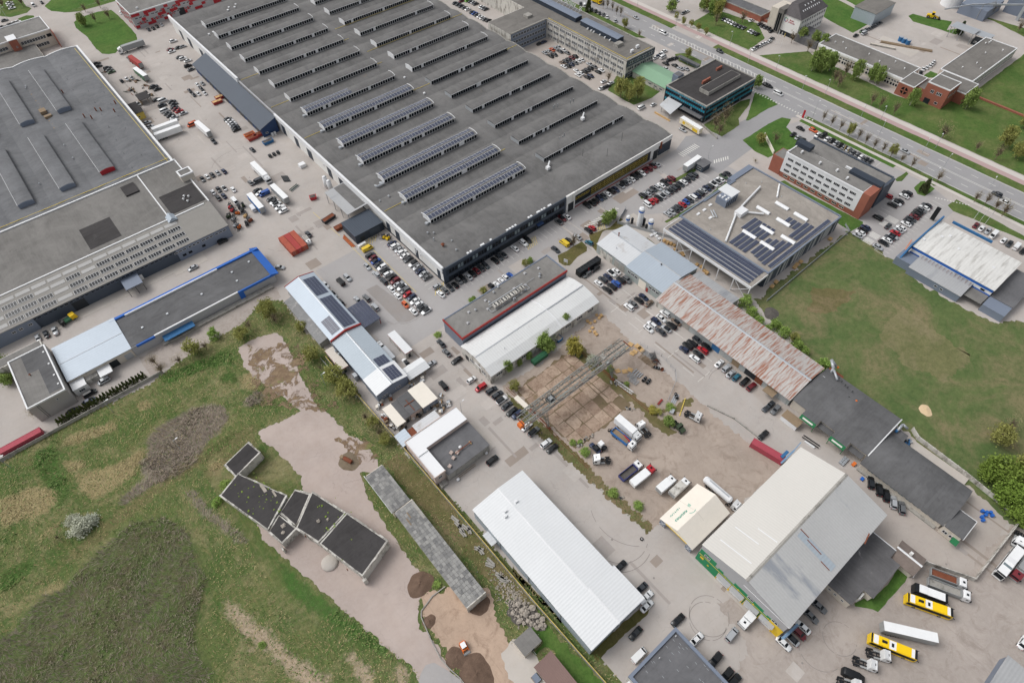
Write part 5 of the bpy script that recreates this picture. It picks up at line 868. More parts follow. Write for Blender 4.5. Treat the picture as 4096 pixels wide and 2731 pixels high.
jobs=[(k,0) for k in range(14)]+[(k,1) for k in range(15)]
jobs.sort(key=lambda q:q[0]*18+q[1]*30)
for k,c in jobs:
    x0,x1=((-37.4,15.5),(27.1,79.6))[c];y0=82.4+18*k
    style='solar' if (c == 0 and k <= 6) else ('grey' if c == 1 and k <= 5 else 'plain')
    o=lantern(hall,x0,x1,y0,zb,'solar' if style == 'solar' else style)
    n=35;b=root_loc(o)
    for i in range(n):
        x=x0+(x1-x0)*(i+.5)/n
        if npane < 300:link('window_pane',pane,o,Vector((x,y0,zb+.08))-b);npane += 1
        else:rest.box(x-.64,x+.64,y0-.05,y0+.02,zb+.08,zb+1.8)
    for q in random.Random(k*3+c).sample(range(3,32),2 if style == 'plain' else 3):
        x=x0+(x1-x0)*(q+.5)/n;bb=MB().box(x-.75,x+.75,y0-.1,y0-.055,zb+.02,zb+1.82);part(o,'white_casement',bb,'white_metal')
    if style == 'solar':
        mb=MB();fr=MB();xe=x1 if k < 6 else (x0+x1)/2+1
        m=int((xe-x0)/1.68)
        for (ya,yb) in ((.25,2.35),(3.55,5.65)):
            zf=lambda y:zb+2.12+.55*(1-(2*y/6-1)**2)+.14
            for i in range(m):
                xa=x0+1.68*i
                for j in range(2):
                    a,b2=ya+(yb-ya)*j/2,ya+(yb-ya)*(j+1)/2-.05
                    mb.face([(xa+.06,y0+a,zf(a)),(xa+1.62,y0+a,zf(a)),(xa+1.62,y0+b2,zf(b2)),(xa+.06,y0+b2,zf(b2))])
                fr.face([(xa-.05,y0+ya-.1,zf(ya)+.03),(xa+.05,y0+ya-.1,zf(ya)+.03),(xa+.05,y0+yb,zf(yb)+.03),(xa-.05,y0+yb,zf(yb)+.03)])
            for yy in (ya-.06,yb):fr.face([(x0,y0+yy-.04,zf(yy)+.02),(xe,y0+yy-.04,zf(yy)+.02),(xe,y0+yy+.04,zf(yy)+.02),(x0,y0+yy+.04,zf(yy)+.02)])
        tag(part(o,'solar_array',mb,'solar_cell'),kind='stuff');tag(part(o,'solar_frame',fr,'white_metal'),kind='stuff')
tag(part(hall,'far_window_panes',rest,'glass'),kind='stuff')
# roof services
for (x,y),kd,s in zip(PTS['hallvents'],('cap','cap','cap','cap','pipe','cap','cap','cap'),(1,1.3,1.1,1,1.6,2.0,.9,1.1)):vents(hall,[(x,y)],hall_z(y)+.1,kd,'galv' if s < 2 else 'rust',s=s)
vents(hall,[(44,90),(46,90),(48,91),(70,110),(72,110),(30,84),(60,112),(61.5,112.5),(63,112)],9.6,'pipe','steel','flue',1.6)
vents(hall,[(-12+14*k % 60,78+18*k) for k in range(12)]+[(38+9*k % 44,79.5+18*k) for k in range(12)],8.4,'pipe','dark_metal',s=.6)
for (x,y) in ((28.5,80),(68,98)):
    part(hall,'duct',MB().cyl((x,y,10.5),(x-2.4,y-1.6,9.6),.4,n=8).box(x-3.8,x-2.2,y-3,y-1.4,8.8,10.2),'white_metal')
part(hall,'duct',MB().cyl((-38,118,10.2),(-41.5,118,10.2),.45,n=8).cyl((-41.5,118,10.2),(-41.5,120.5,9.2),.45,n=8),'galv')
for y in (100,172,208,244):part(hall,'gas_pipe',MB().beam((-48,y+2.2,hall_z(y+2.2)+.15),(20,y+2.2,hall_z(y+2.2)+.15),.14),'yellow_line');
for y in (174,226,262):part(hall,'gas_pipe',MB().beam((20,y,hall_z(y)+.15),(88,y,hall_z(y)+.15),.14),'yellow_line')
part(hall,'antenna',MB().beam((66,70,9),(66,70,14),.1).beam((52,66,9),(52,66,14),.1).beam((44,74,9),(44,74,13),.1),'dark_metal')
each(hall,'skylight','white_metal',[(x,x+1.0,y,y+1.0,8.9,9.6) for x,y in ((20,188),(19,168),(8,300),(-18,330),(-16,333),(-13,331),(-11,334),(-40,308),(-37,309))])

# lean-to of blue sheets along the hall
p=bld('lean_to_shed','long blue grey lean-to shed along the hall with a navy end wall','shed',-59.5,-50,203,291)
part(p,'wall',MB().prism([(-58.6,0),(-50,0),(-50,7.9),(-58.6,4.9)],'y',203.3,290),'navy')
part(p,'roof',MB().prism([(-59.6,4.75),(-49.9,8.2),(-49.9,8.4),(-59.6,4.95)],'y',202.8,290.6),M['slate_roof'] if 'slate_roof' in M else 'slate')
each(p,'door','black_panel',[(-58.68,-58.6,y,y+6,0,3.9) for y in range(206,286,10)])
wins(p,'S',203.3,[-56.5],1.5,1.4,.9);bpart(p,'tank','white_metal',(-55,-54,201.4,202.3,0,1.6),(-53.6,-52.6,201.4,202.3,0,1.6))
p=bld('open_canopy','grey sheet canopy on posts leaning on the hall beside a slate annexe','canopy',-60,-50,114,135)
part(p,'roof',MB().prism([(-60.2,6.3),(-49.9,6.9),(-49.9,7.05),(-60.2,6.45)],'y',114.5,135),'ribbed_grey');part(p,'roof_patch',MB().prism([(-55.6,6.75),(-50.4,7.05),(-50.4,7.1),(-55.6,6.8)],'y',115.5,134.4),'felt_hall')
each(p,'post','steel',[(-59.8,-59.6,y,y+.2,0,6.3) for y in (115,121.5,128,134.5)])
p=bld('slate_annexe','low slate clad annexe with ribbed flat roof beside the hall','annexe',-64.2,-50.3,102.3,114)
bpart(p,'wall','dark_slate',(-64.2,-49.9,102.4,113.9,0,4.4));bpart(p,'roof','slate',(-64.4,-50,102.2,114.1,4.4,4.6));bpart(p,'door','black_panel',(-62,-60,102.32,102.4,0,2.6));bpart(p,'door','slate',(-57,-52,102.32,102.4,0,3.6))
bpart(p,'roof_rib','dark_slate',*[(-64.3+.9*i,-64.25+.9*i,102.3,114,4.6,4.66) for i in range(1,16)])
p=thing('gas_tank_pair','two white upright gas cylinders behind a mesh fence beside the hall','tank',(-54,143,0))
for y in (141.5,145.5):part(p,'tank',MB().cyl((-54.5,y,.6),(-54.5,y,6.2),1.1,n=14).cyl((-54.5,y,6.2),(-54.5,y,6.7),1.1,.5,n=14),'white_metal',True)
part(p,'fence',MB().beam((-56.5,138.5,1.6),(-56.5,148,1.6),.05).beam((-56.5,138.5,.6),(-56.5,148,.6),.05).beam((-56.5,138.5,1.6),(-52,138.5,1.6),.05),'steel')

# red and grey checkered block behind the hall
p=bld('checkered_block','flat roofed block with red and grey checkered wall panels at the far left','building',-66.5,60,367,394)
flat(p,-66.5,60,367,394,9.2,'grey_panel','felt_plain',.4,.4,'white_metal')
rr=random.Random(9);boxes=[]
for i in range(26):
    for j in range(5):
        if (i*3+j*5+rr.randrange(2)) % 4 in (0,1):boxes.append((-66.4+4.2*i/1.0*.62,-66.4+4.2*(i+1)*.62-.05,366.9,366.998,.4+1.7*j,.4+1.7*(j+1)-.05))
each(p,'red_panel','red_panel',boxes);each(p,'red_panel','red_panel',[(-66.6,-66.502,368+3*i,370.9+3*i,.4+1.7*j,2.05+1.7*j) for i in range(8) for j in range(5) if (i+j*2) % 3 == 0])
for z in (2.6,5.6):wins(p,'S',366.9,[-64+2.6*i for i in range(14) if i % 4 != 3],z,1.8,1.0,2)
bpart(p,'gate','black_panel',(-38,-34,366.85,366.9,0,4.2));vents(p,[(-60,372),(-52,385),(-50,384)],9.3,'ac','white_metal','roof_unit',1.4)
part(p,'stair',MB().beam((-46,365.6,7),(-41,365.6,2),1.0,.2).beam((-41,364.4,2),(-46,364.4,7),.1),'steel')

# ------------------------------------------------------------------ left vaulted factory, its grey front block, the brick stair block
p=bld('vaulted_factory','left vaulted factory roof in grey felt with long lanterns running away','factory',-215,-104.3,201.5,350)
bpart(p,'wall','white_wall',(-215,-104.3,201.8,350,0,8));prof=[]
for k in range(6):
    for i in range(12):prof.append((-103.9-18*k-18*i/12,8.3+.9*(1-(2*i/12-1)**2)))
prof.append((-212,8.3));part(p,'roof',MB().prism(prof[::-1]+[(-104.3,7.9),(-212,7.9)],'y',202.2,349.6),'felt_left')
part(p,'edge_kerb',MB().prism([(a,b+.35) for a,b in prof[::-1]]+[(-103.9,7),(-212,7)],'y',349.6,350.3),'white_metal')
bpart(p,'parapet','white_metal',(-104.7,-103.7,201.5,350.2,7,9.0));bpart(p,'gas_pipe','yellow_line',(-106.2,-106.0,203,348,8.6,8.8),(-200,-105,204.4,204.6,9.0,9.2))
for cx in (-130.6,-148.6,-166.4,-184.4):
    for (ya,yb) in ((212,265),(280,334)):
        if cx < -170 and ya > 250:continue
        o=part(p,'roof_lantern',MB().box(cx-3.1,cx+3.1,ya,yb,8.6,11),'concrete_wall');pr=[(cx-3.3+6.6*i/8,11+.55*(1-(2*i/8-1)**2)) for i in range(9)]
        part(o,'lantern_roof',MB().prism(pr+[(cx+3.3,10.85),(cx-3.3,10.85)],'y',ya+.2,yb),'felt_left');part(o,'end_panel',MB().prism([(cx-3.2,9.2),(cx+3.2,9.2)]+[(a,b-.02) for a,b in pr[::-1]],'y',ya-.15,ya-.01),'red_panel' if (cx > -131 and ya < 250) else 'slate_light')
        part(o,'eaves_strip',MB().box(cx-3.42,cx-3.31,ya,yb,10.8,11.05),'white_metal')
vents(p,[(-126,300),(-118,270),(-116,268),(-111,262),(-122,264),(-108,270),(-124.5,268)],9.2,'pipe','rust','chimney',1.8)
vents(p,[(-140,236),(-140,320),(-139.5,322),(-158,226),(-140,250)],8.6,'cap','galv');each(p,'roof_box','old_timber',[(-141,-138,286,290,8.6,10.2),(-140.5,-137,281,283,8.4,9.6)])
vents(p,[(-121+((k*7) % 13),208+k*7) for k in range(18)],9.3,'pipe','dark_metal',s=.5)
vents(p,[(-139.5+.6*(k % 2),270+k*4.2) for k in range(12)],8.15,'box','old_timber','roof_hatch',.7)
p=bld('grey_front_block','long grey block whose sloping front carries three rows of dark skylights','building',-215,-103,143.5,201.3)
bpart(p,'wall','slate',(-215,-127,144.2,201.2,0,6.2),(-183,-127.0,143.9,144.199,0,6.2));bpart(p,'wall','slate_light',(-126.999,-103.2,143.6,201.2,0,6.2));bpart(p,'wall','slate_light',(-215,-184,143.7,144.199,0,6.2))
bpart(p,'wall','cream_wall',(-215,-103.2,161,201.2,6.2,8.9));bpart(p,'roof','felt_block',(-215,-103.4,161.3,200.8,8.9,9.0));bpart(p,'parapet','white_metal',(-215,-103.1,200.6,201.3,8.2,9.5));bpart(p,'roof_strip','white_metal',(-215,-105.6,160.6,161.2,8.9,9.15),(-121.5,-121.0,163,200.5,9.0,9.3))
bpart(p,'parapet','white_metal',(-103.6,-103.05,161,201.3,8.5,9.3))
part(p,'sloping_roof',MB().prism([(143.4,6.2),(161.2,6.2),(161.2,8.95),(143.4,6.45)],'x',-215,-103.1),'slope_grey')
def slope_z(y):return 6.47+(y-143.4)*(2.5/17.8)
ang=math.atan2(2.5,17.8)
sky_me=MB();
for j in range(5):sky_me.box(-2.65+1.06*j+.02,-1.59+1.06*j-.02,-1.0,1.0,.0,.09,1)
sky_me.box(-2.75,2.75,-1.1,-1.02,0,.1).box(-2.75,2.75,1.02,1.1,0,.1)
for j in range(6):sky_me.box(-2.7+1.06*j-.02,-2.7+1.06*j+.07,-1.0,1.0,0,.1)
sky_me=sky_me.mesh('skylight',['white_metal','glass']);pl_me=MB().box(-2.7,2.7,-.9,.9,0,.05).mesh('cover_plate','plate_grey');b=root_loc(p)
for i in range(15):
    x=-122.4-6.03*i
    o=link('cover_plate',pl_me,p,Vector((x,157.6,slope_z(157.6)+.03))-b);o.rotation_euler=(ang,0,0)
    for j,y in enumerate((154.0,149.9,145.9)):
        blank=(i == 6 and j < 1) or (i == 8) or (i == 9 and j == 0) or i > 11
        if i == 8 and j == 2:blank=True
        o=link('cover_plate' if blank else 'skylight',pl_me if blank else sky_me,p,Vector((x,y,slope_z(y)+.03))-b);o.rotation_euler=(ang,0,0)
for i in range(10):wins(p,'S',143.9,[-129.4-6.05*i+1.8*q for q in (-1,0,1)],4.7,1.5,.8,0,0,'slate_light')
wins(p,'S',143.6,[-105.5-1.8*q-6*g for g in range(4) for q in range(3)],4.4,1.5,.8,0);wins(p,'S',143.6,[-124.6,-122,-116],1.6,1.6,1.2,0,0,'slate');wins(p,'S',143.7,[-186,-189.5,-192,-198,-202],3.4,1.4,1.1,1)
bpart(p,'gate','black_panel',(-170.5,-165.5,143.8,143.9,0,4.4));bpart(p,'door','white_wall',(-145,-143,143.8,143.9,0,2.6))
o=bpart(p,'loading_canopy','slate_light',(-151,-144.2,136.6,143.6,4.2,4.45));part(o,'post',MB().box(-150.8,-150.6,136.8,137,0,4.2).box(-147.6,-147.4,136.8,137,0,4.2).box(-144.6,-144.4,136.8,137,0,4.2),'dark_metal')
o=bpart(p,'stair_tower','cream_wall',(-106.8,-101,181.5,186.5,8,12));bpart(o,'tower_roof','felt_block',(-106.3,-101.5,182,186,12,12.05));bpart(o,'tower_parapet','white_metal',(-107,-106.3,181.3,186.7,11.7,12.3),(-101.5,-100.8,181.3,186.7,11.7,12.3),(-106.3,-101.5,181.3,182,11.7,12.3),(-106.3,-101.5,186,186.7,11.7,12.3))
bpart(p,'brown_roof','felt_black',(-119.5,-104,163,178.5,9.0,9.12));vents(p,[(-110.5,171),(-111.5,169.2),(-109,169.5),(-110.6,166.6)],9.1,'cap','white_metal',s=1.3)
part(p,'dormer',MB().prism([(-122.6,8.9),(-118.6,8.9),(-120.6,10.6)],'y',158.6,163.2),'ribbed_blue');bpart(p,'hatch','felt_black',(-130.5,-124.5,188.5,196.5,9.0,9.7));bpart(p,'brown_patch','felt_black',(-154,-141,164,180,8.98,9.03))
p=bld('brick_stair_block','far left block with a brick stair tower and white ribbon windows','building',-215,-110,352,404)
flat(p,-215,-110.2,382,404,9.2,'cream_wall','felt_plain',.4,.5,'white_metal');bpart(p,'wall','cream_wall',(-215,-122,352,381.8,0,4.2));bpart(p,'roof','felt_block',(-215,-122.2,352.2,381.8,4.2,4.3))
bpart(p,'brick_end','brick',(-110.3,-109.9,376,403,0,8.9));o=bpart(p,'stair_tower','brick',(-134,-129.5,379,386,0,10.6));bpart(o,'tower_roof','white_metal',(-134.3,-129.2,378.7,386.3,10.6,10.9));wins(o,'S',379,[-131.5],3,.9,.8,0);wins(o,'S',379,[-131.5],6,.9,.8,0)
for z in (1.6,5.3):wins(p,'S',381.9,lin(-128.5,-114.5,9),z,1.45,1.9,1)
wins(p,'S',381.9,[-112.5],5.4,2.6,1.8,0,0,'dark_metal');wins(p,'S',381.9,lin(-150,-136,9),5.3,1.45,1.9,1)

# ------------------------------------------------------------------ blue edged row and its neighbours
p=bld('blue_edged_workshop','long grey felt roof edged in bright blue beside the alley','workshop',-160,-100.5,105,124.6)
bpart(p,'wall','grey_panel',(-160,-101.2,105.2,124.2,0,4.6));bpart(p,'roof','felt_dark',(-160,-102.6,105.5,122.6,4.6,4.8))
part(p,'blue_fascia',MB().prism([(122.6,5.4),(124.9,4.4),(124.9,4.1),(122.6,4.5)],'x',-162,-99.6),'blue_trim');part(p,'blue_fascia',MB().prism([(-102.6,5.4),(-99.4,4.3),(-99.4,4.0),(-102.6,4.5)],'y',104.6,124.9),'blue_trim')
bpart(p,'blue_fascia','blue_trim',(-117,-101,104.7,105.19,4.0,5.0),(-117,-115,104.7,105.19,0,4),(-158,-151,104.7,105.19,3.9,4.9));bpart(p,'white_trim','white_metal',(-156,-118,122.2,122.7,4.8,5.5),(-151,-117,104.9,105.5,4.6,4.95))
vents(p,[(-106,118),(-114,117),(-114.5,111),(-128.5,113.5),(-143,112.5),(-153,112)],4.8,'box','galv',s=.8);bpart(p,'blue_lean_to','blue_box',(-149,-137,101.8,105.1,2.6,2.8));bpart(p,'platform','concrete_wall',(-150,-104,102.6,104.8,0,.9))
p=bld('pale_workshop','pale blue metal roofed workshop between the grey tower block and the blue edge','workshop',-183,-160,101,124)
bpart(p,'wall','cream_wall',(-183,-160.1,105.2,123.8,0,4.7));part(p,'roof',MB().prism([(104.7,4.7),(124.1,5.2),(124.1,5.4),(104.7,4.9)],'x',-183,-159.8),'ribbed_blue');bpart(p,'roof_seam','galv',(-183,-160,114.3,114.5,5.05,5.25))
o=bpart(p,'low_wing','white_wall',(-183,-178.4,100.8,105.1,0,3.4));bpart(o,'wing_roof','white_metal',(-183,-178.2,100.6,105,3.4,3.55));wins(o,'S',100.8,[-180.6],1.2,2,1.2,2);bpart(p,'low_roof','white_metal',(-173.5,-169,100.6,105.1,3.0,3.2));bpart(p,'gate','galv',(-163.5,-160.8,105.1,105.2,.2,3));bpart(p,'gate','black_panel',(-169,-166,105.1,105.2,0,3.2));bpart(p,'block','old_white_wall',(-178.2,-174,103.2,105.1,0,2.4))
p=bld('grey_brick_block','tall pale brick block with grey felt roof and side ladder','building',-196.5,-183.7,98,124.6)
flat(p,-196.3,-183.7,98.2,124.5,8,'grey_brick','felt_plain',.35,.4,'white_metal');bpart(p,'roof_patch','felt_dark',(-188.5,-184.2,100,123.8,8.03,8.07),(-192,-188.5,114,123.8,8.03,8.07));wins(p,'S',98.2,[-187.6],5.6,.8,.7,0);vents(p,[(-191.5,113)],8.1,'cap','rust',s=.9);part(p,'ladder',MB().beam((-193.6,98,.5),(-193.6,98,7.8),.08).beam((-193,98,.5),(-193,98,7.8),.08),'dark_metal')
vents(p,[(-184.9,121),(-184.9,114),(-184.9,107.5),(-184.9,102.5)],8.0,'box','white_metal',s=.6);bpart(p,'annex','old_white_wall',(-200.5,-184.5,124.7,129.5,0,7));bpart(p,'annex_roof','felt_plain',(-200,-185,125.2,129.2,7,7.05))

# ------------------------------------------------------------------ solar shed row (x -101..-88.5)
p=bld('solar_shed','blue grey gabled shed with dark solar panels and red end trim','workshop',-101.2,-88.5,58.5,95)
gable(p,-101,-88.6,58.6,95,4.6,6.0,'y','grey_panel','ribbed_blue',.3)
def slope_solar(p,xs,y0,y1,nx,zf):
    ny=int((y1-y0)/1.05);
    for i in range(nx):
        xa=xs[0]+(xs[1]-xs[0])*i/nx;xb=xs[0]+(xs[1]-xs[0])*(i+1)/nx-.06
        for j in range(ny):
            ya=y0+1.05*j
            part(p,'solar_panel',MB().face([(xa,ya,zf(xa)),(xb,ya,zf(xb)),(xb,ya+1.02,zf(xb)),(xa,ya+1.02,zf(xa))]),'solar_cell')
zs=lambda x:6.0-1.4*abs(x+94.8)/6.2+.3
slope_solar(p,(-94.2,-89.2),81,93.6,4,zs);slope_solar(p,(-94.2,-89.2),60,79.6,4,zs);slope_solar(p,(-99.5,-95.6),60.5,69.5,3,zs)
part(p,'red_trim',MB().prism([(-101.4,4.2),(-94.8,5.7),(-88.2,4.2),(-88.2,5.3),(-94.8,6.75),(-101.4,5.3)],'y',58.0,58.5),'red_trim');part(p,'red_trim',MB().prism([(-101.4,4.4),(-94.8,5.9),(-88.2,4.4),(-88.2,4.8),(-94.8,6.3),(-101.4,4.8)],'y',95.2,95.5),'red_trim')
part(p,'lean_to',MB().prism([(-104.6,0),(-101.1,0),(-101.1,3.4),(-104.6,2.6)],'y',62,90),'concrete_wall');part(p,'lean_to_roof',MB().prism([(-104.9,2.6),(-101.1,3.45),(-101.1,3.6),(-104.9,2.75)],'y',61.8,90.2),'grey_tiles')
p=bld('solar_carport','carport roofed with black solar panels beside the solar shed','canopy',-88.4,-80.5,57,70)
for i in range(6):
    for j in range(11):part(p,'solar_panel',MB().box(-88.3+1.3*i,-87.05+1.3*i,57+1.15*j,58.1+1.15*j,3.55+.04*i,3.6+.04*i),'solar_cell')
bpart(p,'frame','slate_light',(-88.3,-80.6,56.9,57.0,3.2,3.6),(-88.3,-80.6,69.6,69.7,3.2,3.6),(-80.6,-80.5,57,69.7,3.2,3.8));each(p,'post','red_trim',[(x,x+.2,y,y+.2,0,3.4) for x in (-88.2,-80.9) for y in (57.2,63,69.3)])
p=bld('blue_grey_shed','blue grey workshop roof with a paler stepped end and four solar strips','workshop',-101.2,-88.5,26.5,58.4)
gable(p,-101,-88.6,35.2,58.3,4.5,5.6,'y','slate_light','ribbed_bluegrey',.25);gable(p,-101.2,-88.4,26.6,35.1,4.9,6.1,'y','slate_light','ribbed_white',.25)
zs=lambda x:5.6-1.1*abs(x+94.8)/6.2+.28
slope_solar(p,(-94,-89.4),36,41,4,zs);zs=lambda x:6.1-1.2*abs(x+94.8)/6.4+.3;slope_solar(p,(-94,-89.4),27.6,34.4,4,zs)
wins(p,'S',26.6,[-98.3,-92.8],1.6,2.2,.8,1);bpart(p,'side_unit','galv',(-88.3,-86.2,38,45,0,2.8),(-102.6,-101.3,40,42,0,2.6));vents(p,[(-101.8,52),(-102,54)],3.5,'cap','galv',s=1.2)
p=bld('small_white_shed','small white gabled shed beside the blue grey workshop end','shed',-88,-79.4,25.8,31.5)
part(p,'roof',MB().prism([(25.6,2.7),(28.6,3.6),(31.6,2.7),(31.6,2.85),(28.6,3.75),(25.6,2.85)],'x',-88.2,-79.2),'ribbed_white');bpart(p,'wall','old_timber',(-87.8,-79.8,28,31.3,0,2.7));each(p,'post','old_timber',[(-87.6+2*i,-87.4+2*i,25.9,26.1,0,2.7) for i in range(4)])
def cabin(name,label,x0,x1,y0,y1,h,wall,roof,cat='cabin',trim=None):
    p=bld(name,label,cat,x0,x1,y0,y1);bpart(p,'wall',wall,(x0,x1,y0,y1,0,h));bpart(p,'roof',roof,(x0-.15,x1+.15,y0-.15,y1+.15,h,h+.18))
    if trim:bpart(p,'trim',trim,(x0-.16,x1+.16,y0-.2,y0-.151,h-.1,h+.2),(x0-.2,x0-.151,y0,y1,h-.1,h+.2))
    bpart(p,'door','black_panel',((x0+x1)/2-.5,(x0+x1)/2+.5,y0-.04,y0-.001,0,2.0));return p
cabin('site_cabin','cream ribbed site cabin with red trim behind the blue grey shed',-104.8,-101.8,46,57.4,2.8,'concrete_wall','cream_ribs',trim='red_trim')
cabin('long_cabin','long white ribbed cabin with red trim before the blue grey shed',-82.8,-79.8,36.3,48.3,3.2,'old_white_wall','ribbed_white',trim='red_trim')
cabin('cream_shed','cream roofed shed beside a dark felt yard roof',-102.3,-99,12.4,21.6,2.9,'concrete_wall','tent_fabric','shed')
p=cabin('white_flat_shed','flat whitish roofed shed beside stacked crates and junk',-91.5,-85.5,12.3,21.6,3.9,'slate_light','tent_fabric','shed');wins(p,'S',12.3,[-87.6],1.4,1.6,.8)
p=cabin('felt_yard_shed','low dark felt roof between the cream shed and the white shed',-96.4,-91.7,13,21.5,3.6,'pink_wall','felt_dark','shed');bpart(p,'roof_beam','rust',(-96.2,-92,17,17.2,3.8,4),(-94.4,-94.2,13.4,19,3.8,4))
cabin('felt_lean_to','narrow dark felt lean-to beside the cream shed',-98.8,-96.6,13.2,21.4,3.0,'concrete_wall','felt_dark','shed')
p=bld('patchy_white_roof','low white sheet roof beside the white L shaped parapet','shed',-98.3,-88.8,6,9.6);bpart(p,'wall','old_timber',(-98,-89,6.4,9.3,0,2.6));bpart(p,'roof','ribbed_pale',(-98.3,-88.8,6,9.6,2.7,2.85))
p=bld('blue_lean_to','pale blue sheet lean-to beside the fence','shed',-105,-100.8,4.8,10.4);bpart(p,'wall','concrete_wall',(-104.8,-101,5.2,10,0,2.4));part(p,'roof',MB().prism([(-105.1,2.4),(-100.8,2.9),(-100.8,3.0),(-105.1,2.5)],'y',4.9,10.4),'ribbed_blue')
cabin('brown_hut','little brown gabled hut between the white roof and the lean-to',-100.6,-98.4,6.2,9.2,2.2,'rust','rust','hut')
# pink house with white L shaped roof
p=bld('pink_house','pinkish house with white L shaped roof round a black flat roof','building',-104.3,-83,-14,4.2)
bpart(p,'wall','pink_wall',(-104.2,-83.4,-2.2,4,0,5.7),(-104.2,-100.2,-12.6,-2.2,0,5.7));bpart(p,'wall','concrete_wall',(-100.199,-83.2,-13.9,-2.201,0,3.9))
bpart(p,'white_roof','membrane_white',(-104.2,-83.3,-2.2,4.1,5.7,5.95),(-104.2,-100.1,-12.7,-2.201,5.7,5.94));bpart(p,'parapet','pink_wall',(-104.4,-104.2,-12.8,4.2,5.2,6.2),(-104.2,-83.2,4.1,4.3,5.2,6.2),(-104.2,-100,-12.9,-12.71,5.2,6.2));bpart(p,'roof_hatch','white_metal',(-104,-100.4,-3.4,-3.0,5.95,6.3))
bpart(p,'felt_roof','felt_slate',(-100.1,-83,-14,-2.25,3.9,4.05));wins(p,'W',-104.2,[-10.5,-7,-4,0],1.4,1.0,1.2);wins(p,'S',-12.6,[-102.2],3.2,1.4,1.2);bpart(p,'step','concrete_wall',(-103.5,-101,-14.6,-12.7,0,.9));bpart(p,'slab','light_concrete',(-83.1,-80.8,-14,-1,0,.14));part(p,'ladder',MB().beam((-97,-14.6,.3),(-90,-14.6,.3),.1).beam((-97,-15.2,.3),(-90,-15.2,.3),.1),'old_timber')

# ------------------------------------------------------------------ derelict rows
p=bld('derelict_workshops','derelict stepped row of black felt roofs with crumbling white edges','ruin',-155,-126,-24,38)
R2={'felt_black':1}
def skew(p,a,b,c,d,h,wall='old_white_wall',roof='felt_black'):
    q=[a,b,c,d];ctr=Vector((sum(x for x,y in q)/4,sum(y for x,y in q)/4))
    part(p,'wall',MB().prism(q if ((b[0]-a[0])*(c[1]-b[1])-(b[1]-a[1])*(c[0]-b[0])) > 0 else q[::-1],'z',0,h),wall)
    inn=[tuple(Vector(v)+(ctr-Vector(v)).normalized()*.55) for v in q];part(p,'roof',MB().prism(inn if ((b[0]-a[0])*(c[1]-b[1])-(b[1]-a[1])*(c[0]-b[0])) > 0 else inn[::-1],'z',h-.1,h+.05),roof)
    for i in (0,1,3):
        u,v=Vector(q[i]),Vector(q[(i+1) % 4]);dd=(v-u);n=max(2,int(dd.length/1.6))
        for j in range(n):
            k=random.Random(i*31+j+int(h*10)+int(u.x)).random()
            if k < .3:continue
            s0=u+dd*(j/n);s1=u+dd*((j+1)/n);part(p,'coping_block',MB().beam((s0.x,s0.y,h-.02+.12*k),(s1.x,s1.y,h-.04+.14*k),.3+.2*k,.22),'concrete_wall' if k < .7 else wall)
skew(p,(-152.6,30.2),(-142.4,33.2),(-143.8,39.4),(-153.6,36.6),4.4);skew(p,(-152.6,7.2),(-143,13.6),(-151.6,31.0),(-159.2,27.6),4.3)
skew(p,(-151.4,.8),(-145.8,2.2),(-147.8,9.8),(-152.8,7.0),3.9);skew(p,(-145.6,3.0),(-137,9.6),(-140,14.2),(-147.4,10.2),3.7);skew(p,(-142.8,-6.4),(-131.8,-3.6),(-136.2,9.4),(-145.9,2.0),4.6);skew(p,(-137.9,-23.6),(-126.6,-19.6),(-131.5,-3.9),(-142.7,-7.0),4.8)
each(p,'broken_wall','old_white_wall',[(-152.3,-151.9,-.6,1.2,0,2.6),(-138.6,-137.4,-24.6,-23.7,0,3.2)]);vents(p,PTS['barrels'],4.8,'pipe','rust',s=.9)
part(p,'roof_rubble',MB().box(-148,-147,19,22.5,4.3,4.5).box(-146,-145.4,15.5,18,4.3,4.5).ball((-137,-2,4.7),.5,1,.3).ball((-139.5,-.5,4.7),.6,2,.3).ball((-148.5,5.5,4.0),.7,3,.5,.5).ball((-149.6,3.8,4.0),.6,4,.5,.5),'stone')
gm=MB();rr=random.Random(5)
for i in range(70):
    t_=rr.random();x,y=(rr.uniform(-156,-146),rr.uniform(10,28)) if i < 45 else (rr.uniform(-140,-130),rr.uniform(-18,4));gm.ball((x,y,4.35 if i < 45 else 4.75),rr.uniform(.1,.38),i,.6,.4,6,3)
tag(part(p,'roof_moss',gm,'leaf_dark'),kind='stuff');bpart(p,'black_opening','black_panel',(-136.9,-136.8,-22,-20.8,0,.01));
p=bld('slate_tile_row','long narrow shed with weathered grey cement tile roof','shed',-121,-113.2,-50,3.5)
part(p,'wall',MB().prism([(-120.4,0),(-114.3,0),(-114.3,4.3),(-120.4,4.1)],'y',-13,3.2),'cream_wall');part(p,'wall',MB().prism([(-119.9,0),(-113.5,0),(-113.5,4.3),(-119.9,4.1)],'y',-49.8,-13.01),'cream_wall')
rr=random.Random(8);tiles={k:MB().box(-.45,.45,-.57,.57,-.03,.06).mesh('roof_tile','tile_piece') for k in range(1)}
for seg,(xa,ya,yb) in enumerate(((-120.9,-13,3.4),(-120.3,-50,-13.1))):
    nx=7;ny=int((yb-ya)/1.22)
    part(p,'roof_deck',MB().box(xa,xa+7*.97,ya,ya+ny*1.22,4.2,4.32),'concrete_wall')
    for i in range(nx):
        for j in range(ny):
            if PANE_SPENT[0] >= 295:break
            PANE_SPENT[0] += 1
            o=link('roof_tile',tiles[0],p,Vector((xa+.97*(i+.5),ya+1.22*(j+.5),4.38+rr.uniform(-.02,.05)))-root_loc(p));o.rotation_euler=(.05+rr.uniform(-.04,.04),.03+rr.uniform(-.04,.04),rr.uniform(-.02,.02))
